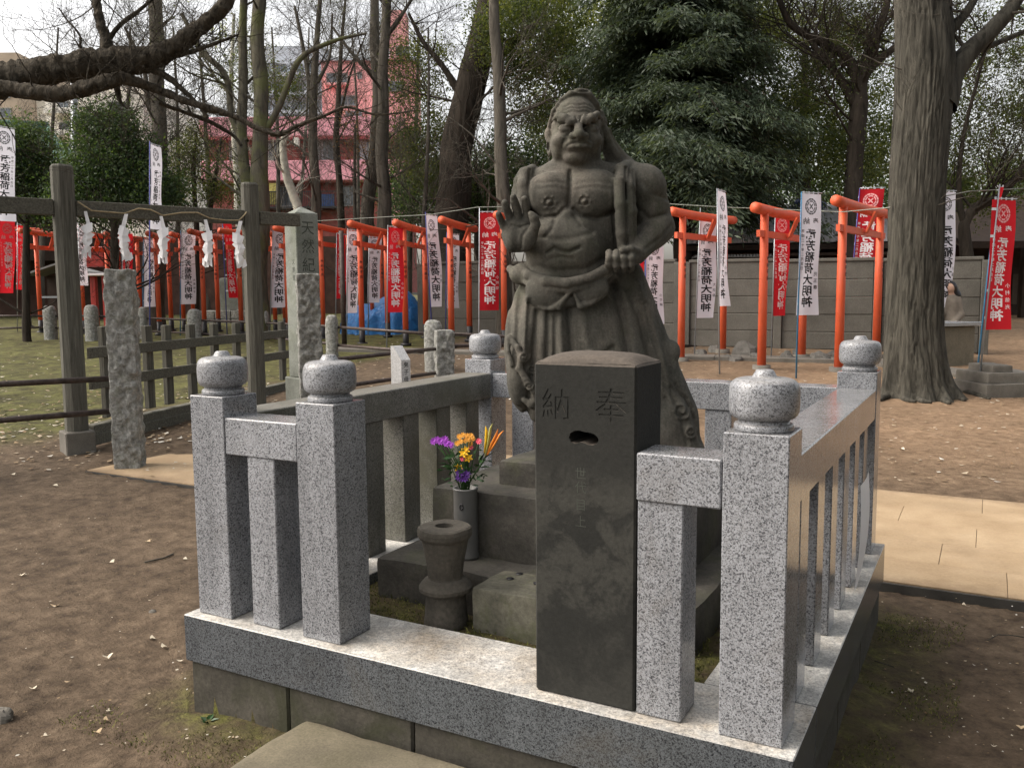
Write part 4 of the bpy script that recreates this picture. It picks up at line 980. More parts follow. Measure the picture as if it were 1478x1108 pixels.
# --- belt, turned down hem, skirt folds
S.chain([(752, 388, -8), (764, 398, -34), (786, 407, -54), (815, 410, -62), (846, 403, -58), (868, 392, -48), (886, 384, -30)], [6, 7, 7, 7, 7, 7, 6], 2.5)
S.chain([(748, 398, -6), (764, 410, -34), (790, 418, -52), (820, 419, -58), (850, 411, -54), (876, 398, -40)], [5, 5, 5.5, 5.5, 5.5, 5], 2.5)
S.ell((790, 422, -42), (33, 26, 16), 3, ang=.1); S.ell((846, 420, -44), (30, 20, 16), 3, ang=-.25); S.ell((818, 434, -44), (13, 12, 10), 4)
S.ell((756, 396, -12), (20, 16, 14), 4); S.chain([(738, 388, -4), (748, 398, -16), (762, 401, -26)], [6, 7, 5], 3)
S.chain([(764, 432, -36), (778, 444, -48), (792, 446, -52), (806, 438, -56), (818, 424, -58), (824, 422, -58)], [3, 3.6, 3.6, 3.6, 3, 2.5], 1.5)
S.chain([(826, 426, -58), (833, 440, -56), (848, 438, -54), (862, 428, -50), (872, 412, -42)], [2.5, 3.4, 3.4, 3.4, 3], 1.5)
for (us, dp, wd) in (([(776, 450), (770, 500), (764, 560), (760, 600)], 6, 5), ([(790, 452), (789, 500), (786, 560)], 4.5, 4), ([(806, 448), (808, 500), (811, 560)], -4, 5), ([(818, 446), (822, 500), (828, 560)], 5, 4),
        ([(800, 455), (799, 510), (797, 560)], 3, 3.4), ([(836, 446), (845, 500), (852, 540)], -3, 7), ([(882, 410), (896, 460), (905, 520), (900, 560)], 8, 7), ([(752, 420), (748, 470), (746, 510)], 4, 5),
        ([(760, 430), (757, 480), (756, 520)], -3.5, 3.4), ([(741, 420), (738, 460), (737, 500)], 3, 4), ([(905, 420), (925, 470), (940, 530), (950, 590)], 5, 6), ([(920, 410), (938, 460), (954, 520), (970, 590)], -4, 5), ([(930, 440), (945, 500), (962, 560), (988, 610)], 4, 4)):
    S.line(us, dp, wd, wmax=30)
S.chain([(842, 512, -44), (868, 494, -40), (886, 492, -30), (900, 505, -18)], [3, 4, 4, 3], 2)
S.line([(856, 520), (880, 500), (898, 520)], 4, 4, wmax=20)
# hanging sleeve end on the left
S.ell((748, 540, -18), (17, 44, 18), 5); S.chain([(735, 486, -20), (747, 500, -34), (752, 514, -38), (749, 528, -38), (758, 545, -40), (770, 560, -38), (773, 572, -34), (766, 580, -30), (756, 574, -30)], [4, 4.5, 4.5, 4.5, 5, 5, 6, 6, 4], 2.5)
S.ell((740, 512, -38), (6.5, 17, 9), 1.5, cut=True, ang=-.15); S.chain([(734, 488, -24), (734, 505, -30), (739, 524, -34)], [3, 3, 3], 2); S.chain([(748, 536, -38), (757, 556, -42), (762, 570, -40)], [3, 5, 3], 1.5, cut=True)
for (cu_, cv_, r_) in ((756, 512, 9), (768, 530, 8), (852, 506, 7), (868, 512, 8), (884, 506, 6), (780, 545, 8), (762, 552, 7), (982, 592, 15), (996, 622, 11)):
    S.line([(cu_+r_*(1-i_/14)*math.cos(i_*.75), cv_+r_*(1-i_/14)*math.sin(i_*.75)) for i_ in range(13)], -2.0 if r_ < 10 else -3, 1.5 if r_ < 10 else 2.2, wmax=30)
for (a, b) in (((968, 560), (1002, 606)), ((960, 575), (990, 640)), ((975, 556), (1012, 640))): S.line([a, ((a[0]+b[0])/2+7, (a[1]+b[1])/2-5), b], 2.5, 3, wmax=40)
# weathering of the skin
gx, gy, gz = np.meshgrid(S.ax[0][::4], S.ax[1][::4], S.ax[2][::4], indexing='ij')
nz = fbm(np.stack([gx, gy, gz], -1)*.05, 3).astype(np.float32)
nz = nz.repeat(4, 0).repeat(4, 1).repeat(4, 2)[:S.d.shape[0], :S.d.shape[1], :S.d.shape[2]]
for ax in range(3): nz = (np.roll(nz, 2, ax)+np.roll(nz, -2, ax)+nz)/3
S.d += nz*1.1
_v = S.ax[1][None, :, None]; S.d = np.maximum(S.d, (_v-664).astype(np.float32))
V, F_ = S.skin(); print('statue', len(V), len(F_))
SC = 3.77/FPX; SO = np.array([1.12, 1.25, 0.0]); rh = np.array([math.cos(YAW), -math.sin(YAW), 0]); fh = np.array([math.sin(YAW), math.cos(YAW), 0])
zc = 1.59
def st_xyz(V):
    X = SO+(V[:, :1]-849)*SC*rh+V[:, 2:3]*SC*fh
    lat = (V[:, 0]-739)*SC
    c_, s_ = math.cos(PITCH), math.sin(PITCH); dv = V[:, 1]-554; Dh = 3.77
    X[:, 2] = zc+(FPX*Dh*s_-dv*Dh*c_)/(FPX*c_+dv*s_)
    return X
W = st_xyz(V)
T = thing('guardian_statue', 'dark stone bare chested guardian statue with one palm raised and a fist at the hip', 'statue', (1.12, 1.25, .885))
me = fast_mesh('statue_body', W-np.array([1.12, 1.25, .885]), F_, True); obj('statue_body', me, M['statue'], T)
print('statue z', W[:, 2].min(), W[:, 2].max())
# ------------------------------------------------------------------ wooden gate with rope and paper streamers
def gbox(name, mb, m, T): return obj(name, mb, m, T)
GL, GR = gp(113, 652), gp(373, 618)
gd = (GR-GL); gL = math.hypot(gd[0], gd[1]); gu = gd/gL; gu[2] = 0; gn = np.array([gu[1], -gu[0], 0]); gang = math.atan2(gu[1], gu[0])
def gpt(a, b, z): return GL+gu*a+gn*b+np.array([0, 0, z])
def gb(mb, a0, a1, b0, b1, z0, z1, bev=.004):
    q = MB(); q.box(a0, a1, b0, b1, z0, z1, bev); v = q.v[0]; mb.add(np.array([gpt(*c) for c in v]), q.f); return mb
T = thing('wooden_gate', 'weathered grey wooden post and lintel gate hung with a straw rope', 'gate', GL)
hz = above(GL, 238)[2]-GL[2]; hz2 = above(GR, 264)[2]-GR[2]
def taper_post(p, w_, h, z0):
    q = MB(); c = .25*w_
    for zz in (0,): pass
    ring = []; pr = []
    for (z, k_) in ((z0, 1), (h-.02, .95), (h+.0, .80)):
        hw = w_/2*k_; cc = c*k_
        for (x, y) in ((-hw+cc, -hw), (hw-cc, -hw), (hw, -hw+cc), (hw, hw-cc), (hw-cc, hw), (-hw+cc, hw), (-hw, hw-cc), (-hw, -hw+cc)): pr.append((x, y, z))
    f = [(i*8+k, i*8+(k+1) % 8, (i+1)*8+(k+1) % 8, (i+1)*8+k) for i in range(2) for k in range(8)]+[tuple(16+k for k in range(8)), tuple(range(8))[::-1]]
    v = rotz(pr, (0, 0, 0), gang)+p; q.add(v, f); return q
pw1 = .195
obj('gate_post', taper_post(GL+np.array([0, 0, 0]), pw1, hz, .2), M['wood'], T)
obj('gate_post', taper_post(GR, .175, hz2, .1), M['wood'], T)
for (c, w_) in ((0, .27), (gL, .22)):
    q = MB(); gb(q, c-w_/2, c+w_/2, -w_/2, w_/2, -.15+(GR[2]-GL[2])*c/gL, .215, .012); obj('post_footing', q, M['concrete'], T)
bz = on_plane(240, 308, GL, gn)[2]-GL[2]; DZ = on_plane(345, 314, GL, gn)[2]-on_plane(130, 302, GL, gn)[2]
q = MB(); gb(q, -2.6, -pw1/2-.001, -.05, .05, bz-.075, bz+.075, .006); obj('lintel', q, M['wood_beam'], T)
q = MB(); gb(q, pw1/2+.001, gL-.089, -.05, .05, bz-.075, bz+.075, .006); obj('lintel', q, M['wood_beam'], T)
q = MB(); gb(q, gL+.09, float((on_plane(431, 320, GL, gn)-GL)@gu), -.05, .05, bz-.07, bz+.07, .006); obj('lintel', q, M['wood_beam'], T)
q = MB(); gb(q, -.16, .16, .0, .02, 0, 0.001); 
# straw rope along the front of the lintel
def gxy(px, py, b=.075): return on_plane(px, py, GL+gn*b, gn)
rp = [gxy(*a) for a in ((112, 291), (132, 304), (155, 306), (180, 308), (200, 301), (218, 303), (235, 311), (262, 307), (285, 307), (303, 315), (326, 318), (345, 318), (353, 310), (356, 306))]
q = MB(); q.tube(rp, .0075, 6); obj('straw_rope', q, M['rope'], T)
def shide(px, py, label, seed, flip=1):
    p = gxy(px, py, .09); r_ = random.Random(seed); T = thing('paper_streamer', label, 'paper streamer', p, 'zigzag paper streamers hanging from the rope of the wooden gate')
    k_ = depth_of(p)/FPX; X_ = RGT*np.array([1, 1, 0])*flip; N_ = np.array([-math.sin(YAW), -math.cos(YAW), 0])
    def quad(name, pts, bulge=.01):
        v = np.array([[p+X_*a*k_+np.array([0, 0, -b*k_])+N_*c*k_ for (a, b, c) in row] for row in pts]); m = MB(); m.grid(v, False); obj(name, m, M['paper'], T)
    j = lambda: r_.uniform(-1.5, 1.5)
    quad('strip', [[(-5, 0, 0), (0, 0, 1)], [(-2, 14, 2), (4, 15, 3)], [(0, 24, 2), (9, 22, 4)]])
    x = 0; y = 20
    for i in range(4):
        s_ = 1 if i % 2 == 0 else -1; w_ = 8-i*.6
        quad('fold', [[(x-w_+j(), y+2+j(), 3+i), (x+j(), y-2, 6+i), (x+w_+j(), y-4*s_, 3+i)], [(x-w_+3*s_, y+11+j(), 5-i), (x+2*s_, y+13, 9), (x+w_-1+2*s_, y+8+j(), 6)]])
        x += 2.5*s_+j()*.6; y += 9.5
    for t_ in (-6, -1, 4): quad('tassel', [[(x+t_-2, y-3, 3), (x+t_+2, y-3, 4)], [(x+t_-3+j(), y+8+j()*2, 3), (x+t_+1+j(), y+10, 5)]])
shide(126, 305, 'paper streamer nearest the left gate post on the straw rope', 1)
shide(180, 309, 'second paper streamer from the left gate post, above the rough stone post', 2, -1)
shide(235, 312, 'middle one of the five paper streamers on the straw rope', 3)
shide(299, 317, 'second paper streamer from the right gate post', 4)
shide(345, 319, 'paper streamer nearest the right gate post on the straw rope', 5, -1)
# slatted wooden gate leaves between the posts
GR = gp(372, 573); gd = (GR-GL); gL = math.hypot(gd[0], gd[1]); gu = gd/gL; gu[2] = 0; gn = np.array([gu[1], -gu[0], 0]); gang = math.atan2(gu[1], gu[0])
T = thing('wooden_picket_fence', 'weathered grey wooden picket gate with three rails between the two tall gate posts', 'fence', gpt(.2, 0, 0))
def gz(px, py, b=0):
    p = on_plane(px, py, GL-gn*.02, gn); return float((p-GL)@gu), p[2]-GL[2]
pk = [(147, 471), (209, 470), (237, 469), (272, 468), (306, 467), (338, 466), (404, 464)]
for i, (px, py) in enumerate(pk):
    a, z = gz(px, py); q = MB(); w2 = .062
    gb(q, a-w2, a+w2, -.03, .03, .28+.0*a, z, .006); obj('picket', q, M['wood'], T)
ge = gz(414, 560)[0]
for (pa, pb_) in (((209, 493), (404, 487)), ((209, 529), (404, 521)), ((209, 600), (404, 578))):
    a, z = gz(*pa); b, z2 = gz(*pb_); zz = (z+z2)/2
    q = MB(); gb(q, .16, ge, .032, .075, zz-.055, zz+.055, .005); obj('rail', q, M['wood_beam'], T)
q = MB(); gb(q, .18, ge, -.06, .06, .10, .24, .008); obj('sill_beam', q, M['wood_beam'], T)

# ------------------------------------------------------------------ rough hewn granite posts with pipe rails
def rpost(px, pyb, pyt, wpx, label, arris=True, round_top=False, m=None, group=None, text=None, ang=.78, seed=0, d=None):
    p = gp(px, pyb) if d is None else at(px, pyb, d); dp = depth_of(p); w_ = wpx*dp/FPX/(1.3 if arris else 1.0); h = above(p, pyt)[2]-p[2]
    n = 90 if h*FPX/dp > 120 else (30 if wpx > 30 else 9); nc = 16 if wpx > 30 else 8
    q = rough_box(-w_/2, w_/2, -w_/2, w_/2, -.15, h, w_*.06 if wpx > 40 else w_*.05, (nc, nc, n), 9 if wpx > 30 else 6, w_*(.42 if round_top else .06), seed*7)
    if wpx > 30:
        def hewn(v):
            nrm = np.maximum(np.abs(v[:, 0]), np.abs(v[:, 1]))[:, None]; k_ = (np.maximum(-.3, fbm(v*np.array([22, 22, 15])+seed, 4))**1)[:, None]*.034*(1-.8*np.exp(-((v[:, :1]-v[:, 1:2])/.05)**2)*(v[:, :1]+v[:, 1:2] < 0)); o = v.copy(); o[:, :2] += v[:, :2]/np.maximum(nrm, 1e-3)*k_; return o
        q.xf(hewn)
    q.xf(lambda v: rotz(v, (0, 0, 0), ang)+p)
    T = thing('stone_post', label, 'stone post', p, group or 'rough granite posts carrying the pipe rails')
    obj('post_body', q, m or M['rough_granite'], T); return p, h, w_, T
P1, h1, w1, T1 = rpost(188, 672, 389, 48, 'tall rough hewn granite post with a drafted edge in front of the left gate post', seed=1, ang=.70)
P2, h2, w2, T2 = rpost(450, 598, 395, 40, 'rough granite post standing in front of the inscribed stone pillar', seed=2, ang=.75)
P3, h3, w3, T3 = rpost(642, 552, 476, 33, 'short two toned granite post with pipe end just left of the rear cap stone', seed=3, ang=.72)
P4, h4, w4, T4 = rpost(626, 535, 461, 25, 'mossy round topped granite post close behind the two toned granite post', arris=False, round_top=True, seed=4, ang=.3)
P5, h5, w5, T5 = rpost(480, 520, 454, 17, 'squat granite post to the right of the inscribed pillar', arris=False, round_top=True, seed=5, ang=.3)
far = [(74, 490, 441, 17), (134, 492, 440, 18), (208, 489, 443, 12), (282, 492, 446, 19), (383, 492, 448, 12)]
labs = ['far round topped granite post at the left of the tall gate post', 'far round topped granite post between gate post and rough stone post', 'far granite post half hidden behind the rough stone post', 'far granite post under the third and fourth paper streamers', 'far granite post seen just right of the right gate post']
FP = [rpost(a, b, c, d_, labs[i], arris=False, round_top=True, seed=20+i, ang=.3, group='far granite posts along the back walk')[0] for i, (a, b, c, d_) in enumerate(far)]
def pipe(label, pts, r):
    T0 = np.array(pts[0]); q = MB(); q.tube(pts, r, 10)
    return obj('pipe_rail', q, M['rust'], None, loc=tuple(T0), cat='pipe rail', label=label, group='rusty pipe rails between stone posts')
def prail(label, pa, za, pb_, zb, r, ext=0):
    a = np.array([pa[0], pa[1], za]); b = np.array([pb_[0], pb_[1], zb]); d = b-a; pipe(label, [a-d*ext, a, b], r)
# near left rails running out of the frame
d1 = depth_of(P1); zu = at(164, 546, d1)[2]; zl = at(165, 593, d1)[2]
e1 = at(-260, 562.0, d1-.3); e2 = at(-260, 628.0, d1-.3)
pipe('upper rusty pipe rail running from the tall rough post out of the left edge', [at(162, 546, d1-.02), at(-260, 568, d1-.7)], .027)
pipe('lower rusty pipe rail running from the tall rough post out of the left edge', [at(163, 593, d1-.02), at(-260, 628, d1-.7)], .027)
d3 = depth_of(P3); d2 = depth_of(P2); dm = d2-.0
pipe('upper pipe rail from the two toned post to the rough post', [at(632, 503, d3-.03), at(462, 521, d2+.05)], .028)
pipe('lower pipe rail from the two toned post to the rough post', [at(630, 538, d3-.03), at(462, 562, d2+.05)], .028)
d4, d5 = depth_of(P4), depth_of(P5)
pipe('upper back pipe rail left of the mossy round topped post', [at(613, 481, d4), at(486, 472, d5)], .028)
pipe('lower back pipe rail left of the mossy round topped post', [at(613, 508, d4), at(486, 498, d5)], .028)
pipe('upper back pipe rail running behind the statue', [at(640, 481, d4), at(1010, 500, d4+4)], .028)
pipe('lower back pipe rail running behind the statue', [at(640, 499, d4), at(760, 497, d4+1)], .028)
df = [depth_of(p) for p in FP]
pipe('upper far pipe rail left of the tall gate post', [at(74, 456, df[0]), at(-60, 456, df[0])], .026); pipe('lower far pipe rail left of the tall gate post', [at(74, 472, df[0]), at(-60, 475, df[0])], .026)
pipe('upper far pipe rail behind the picket gate', [at(74, 456, df[0]), at(134, 456, df[1]), at(208, 459, df[2]), at(282, 462, df[3]), at(383, 466, df[4]), at(478, 471, d5)], .026)
pipe('lower far pipe rail behind the picket gate', [at(74, 473, df[0]), at(134, 474, df[1]), at(208, 478, df[2]), at(282, 481, df[3]), at(383, 487, df[4]), at(478, 496, d5)], .026)
# inscribed pillar
p = gp(443, 583); dp = depth_of(p); wd = 47*dp/FPX/1.36; h = above(p, 308)[2]-p[2]; zb = above(p, 543)[2]-p[2]
T = thing('inscribed_pillar', 'tall grey green stone pillar with a pointed top and carved natural monument inscription', 'stone pillar', p)
def pyr(w_, z0, z1, z2, a):
    q = MB(); q.box(-w_/2, w_/2, -w_/2, w_/2, z0, z1, .01); h_ = w_/2-.002; q.add([(-h_, -h_, z1-.01), (h_, -h_, z1-.01), (h_, h_, z1-.01), (-h_, h_, z1-.01), (0, 0, z2)], [(0, 1, 4), (1, 2, 4), (2, 3, 4), (3, 0, 4)])
    q.xf(lambda v: rotz(v, (0, 0, 0), a)+p); return q
sa = .5+.72; obj('shaft', pyr(wd, zb, h, h+.085, sa), M['stele'], T)
q = MB(); w_ = wd*1.28; q.box(-w_/2, w_/2, -w_/2, w_/2, -.1, zb-.002, .012); q.xf(lambda v: rotz(v, (0, 0, 0), sa)+p); obj('plinth', q, M['stele'], T)
# face directions: right hand visible face
def place_glyph(mb, ch, o, ux, uz, size, off=0.0, mirror=False):
    V_, F_ = glyph_np(ch, off); x = (V_[:, 0]-.48)*size; z = (V_[:, 1]-.38)*size
    if mirror: x = -x
    mb.add(np.asarray(o)+x[:, None]*np.asarray(ux)+z[:, None]*np.asarray(uz), [f[::-1] for f in F_] if mirror else F_)
fn = None; best = -9
for k_ in range(4):
    a = sa+k_*math.pi/2; n_ = np.array([math.cos(a), math.sin(a), 0]); fc = -(n_@FWD); rr = n_@RGT
    if fc > .15 and rr > 0: fn = n_
ux = np.array([-fn[1], fn[0], 0]); ux = ux if ux@RGT > 0 else -ux
q = MB()
for i, ch in enumerate('天然紀念物国指定'):
    z = h-.19-i*.235*1.0
    if z < zb+.1: break
    place_glyph(q, ch, p+fn*(wd/2+.0015)+np.array([0, 0, z]), ux, (0, 0, 1), .19)
obj('carved_inscription', q, M['carved'], T)
ln = None
for k_ in range(4):
    a = sa+k_*math.pi/2; n_ = np.array([math.cos(a), math.sin(a), 0])
    if -(n_@FWD) > .15 and n_@RGT < 0: ln = n_
q = MB(); ux2 = np.array([-ln[1], ln[0], 0]); ux2 = ux2 if ux2@RGT > 0 else -ux2
for j, tx in enumerate(('東京', '文部')): pass
for i, ch in enumerate('文部省'): place_glyph(q, ch, p+ln*(wd/2+.0015)+ux2*.06+np.array([0, 0, h-.62-i*.10]), ux2, (0, 0, 1), .075)
obj('small_inscription', q, M['carved'], T)
# small white marker
p = gp(582, 588); dp = depth_of(p); wl = .155; zt = above(p, 519)[2]-p[2]; zt2 = above(p, 507)[2]-p[2]+.035; a = math.atan2(fn[1], fn[0])
T = thing('stone_marker', 'small pale granite marker with a sloping top and black characters behind the left rail', 'marker stone', p)
q = MB(); q.add([(wl/2, -wl*.45, -.1), (wl/2, wl*.45, -.1), (-wl, wl*.45, -.1), (-wl, -wl*.45, -.1), (wl/2, -wl*.45, zt), (wl/2, wl*.45, zt), (-wl*.6, wl*.45, zt2+.03), (-wl*.6, -wl*.45, zt2+.03), (-wl, wl*.45, zt2+.03), (-wl, -wl*.45, zt2+.03)],
    [(0, 1, 5, 4), (4, 5, 6, 7), (7, 6, 8, 9), (9, 8, 2, 3), (0, 4, 7, 9, 3), (1, 2, 8, 6, 5), (0, 3, 2, 1)])
q.xf(lambda v: rotz(v, (0, 0, 0), a)+p); obj('marker_body', q, M['pale_stone'], T)
q = MB()
for i, ch in enumerate('鬼子母神'): place_glyph(q, ch, p+fn*(wl/2+.0015)+np.array([0, 0, zt-.06-i*.092]), ux, (0, 0, 1), .075, .01)
obj('inscription', q, M['ink_black'], T)

# ------------------------------------------------------------------ vermilion gates
def torii(label, A, Bp, zt, kx0, kx1, foot='black', rp=.062, plaque=True, over=.42, text=True, lean=.0):
    """A, Bp: ground points of the two legs; zt: height of the round top log above A"""
    A, Bp = np.array(A, float), np.array(Bp, float); c = (A+Bp)/2; d = Bp-A; L = math.hypot(d[0], d[1]); u = np.array([d[0], d[1], 0])/L; n = np.array([u[1], -u[0], 0])
    if n@FWD > 0: n = -n
    T = thing('torii_gate', label, 'torii gate', c, 'vermilion torii gates along the walk')
    zt_ = A[2]+zt; up = np.array([0, 0, 1.0])
    for P_, s_ in ((A, 1), (Bp, -1)):
        q = MB(); top = P_+u*s_*lean*L; top[2] = zt_-rp*.6; base = P_.copy(); base[2] = P_[2]+(.36 if foot == 'black' else .03)
        q.tube([base, base*.5+top*.5, top], [rp, rp*.97, rp*.93], 14); lg = obj('leg', q, M['vermilion'], T)
        q = MB()
        if foot == 'black':
            q.tube([P_+up*-.1, P_+up*.362], rp*1.08, 14); q.tube([P_+up*.0, P_+up*.06], rp*1.9, 14); obj('black_foot', q, M['black_paint'], lg)
        else:
            q.tube([P_-up*.15, P_+up*.075], rp*2.1, 16); obj('concrete_footing', q, M['concrete'], lg)
        if text:
            q = MB(); f_ = -(FWD*np.array([1, 1, 0])); f_ = f_/np.linalg.norm(f_)*.8+u*(.6 if u@RGT > 0 else -.6); f_ /= np.linalg.norm(f_); x_ = np.array([-f_[1], f_[0], 0]); x_ = x_ if x_@RGT > 0 else -x_
            for i, ch in enumerate('奉納平成' if s_ > 0 else '吉日願主'):
                zz = zt_-zt*.30-i*.105; t_ = (zz-base[2])/(top[2]-base[2]); cc = base*(1-t_)+top*t_; place_glyph(q, ch, cc+f_*(rp*1.02), x_, up, .075, .01)
            obj('small_lettering', q, M['ink_black'], lg, kind='stuff')
    a = A+u*(-over*1.0); b = Bp+u*over; pts = []
    for i in range(13):
        s_ = i/12; p_ = a*(1-s_)+b*s_; p_[2] = zt_+.02*(2*abs(s_-.5))**2.2; pts.append(p_)
    q = MB(); q.tube(pts, rp*1.22, 16); obj('top_log', q, M['vermilion'], T)
    def bar(name, o0, o1, w_, z0, z1, y0=None, m='vermilion'):
        q = MB(); v = [];
        for (o) in (o0, o1):
            for s_ in (-1, 1):
                for z in (z0, z1): v.append(o+n*s_*w_/2+up*(z-o[2]))
        q.add(v, [(0, 1, 3, 2), (4, 6, 7, 5), (0, 4, 5, 1), (2, 3, 7, 6), (0, 2, 6, 4), (1, 5, 7, 3)]); return obj(name, q, M[m], T)
    zn = zt_-zt*.145; bar('tie_beam', A-u*over*.62, Bp+u*over*.62, rp*.9, zn-.055, zn+.055)
    if plaque:
        q = MB(); cc = c.copy(); cc[2] = 0; z0 = zn-.02; z1 = zt_-rp*.8; v = []
        for (z, o_) in ((z0, .05), (z1, .20)):
            for s_ in (-1, 1):
                for t_ in (0, .03): v.append(cc+u*s_*(.065 if z == z0 else .085)+n*(o_+t_)+up*z)
        q.add(v, [(0, 1, 3, 2), (4, 6, 7, 5), (0, 4, 5, 1), (2, 3, 7, 6), (0, 2, 6, 4), (1, 5, 7, 3)]); obj('name_plaque', q, M['vermilion'], T)
    return T
def tg(label, na, nb, pyt, **k):
    A, B_ = gp(*na), gp(*nb); torii(label, A, B_, above(A, pyt)[2]-A[2], 0, 0, **k)
tg('vermilion torii gate just right of the statue elbow with a white banner across its post', (983, 521), (1043, 509), 309, foot='concrete', rp=.066, over=.42)
tg('vermilion torii gate behind the front right cap stone, between red and white banners', (1099, 533), (1157, 517), 304, foot='concrete', rp=.072, over=.44)
tg('vermilion torii gate nearest the big tree trunk, its log end cut off square', (1210, 536), (1264, 517), 294, foot='concrete', rp=.072, over=.42)
LO = .62
tg('vermilion torii gate half hidden behind the raised hand of the statue', (728, 500), (764, 488), 314, rp=.066, over=.5)
tg('vermilion torii gate in front of the pale wall, right of the blue tarpaulin', (652, 502), (678, 493), 322, rp=.066, over=LO)
tg('vermilion torii gate whose near leg stands before the middle of the blue tarpaulin', (586, 499), (615, 489), 326, rp=.064, over=LO)
tg('vermilion torii gate whose near leg stands at the left end of the blue tarpaulin', (523, 498), (560, 487), 327, rp=.062, over=LO)
tg('vermilion torii gate right of the inscribed pillar, its far leg beside the rusty post', (467, 490), (506, 481), 328, rp=.062, over=LO)
tg('vermilion torii gate directly behind the inscribed stone pillar', (417, 490), (450, 482), 333, rp=.062, over=LO)
tg('vermilion torii gate half hidden by the right gate post, above the far granite post', (349, 482), (379, 479), 336, rp=.062, over=LO)
tg('vermilion torii gate seen between the two rightmost paper streamers', (296, 484), (316, 479), 338, rp=.060, over=.8)
tg('vermilion torii gate seen around the middle paper streamer', (231, 484), (248, 478), 341, rp=.062, over=.75)
tg('vermilion torii gate above the rough hewn stone post, second from the left gate post', (176, 482), (204, 477), 341, rp=.060, over=LO)
tg('far vermilion torii gate showing between the third and fourth paper streamers', (266, 479), (280, 476), 341, rp=.055, over=LO)
tg('far vermilion torii gate just left of the inscribed pillar behind a white banner', (398, 481), (412, 478), 338, rp=.055, over=LO)
tg('far vermilion torii gate behind the white banner over the tarpaulin', (538, 482), (552, 479), 338, rp=.055, over=LO)
tg('vermilion torii gate between the left gate post and the second paper streamer', (122, 482), (160, 478), 338, rp=.060, over=LO)
tg('vermilion torii gate between the leftmost torii and the left gate post', (60, 481), (92, 477), 336, rp=.060, over=LO)
tg('leftmost vermilion torii gate with its log end showing beside the red banners', (-62, 480), (42, 473), 327, rp=.07, over=.55)

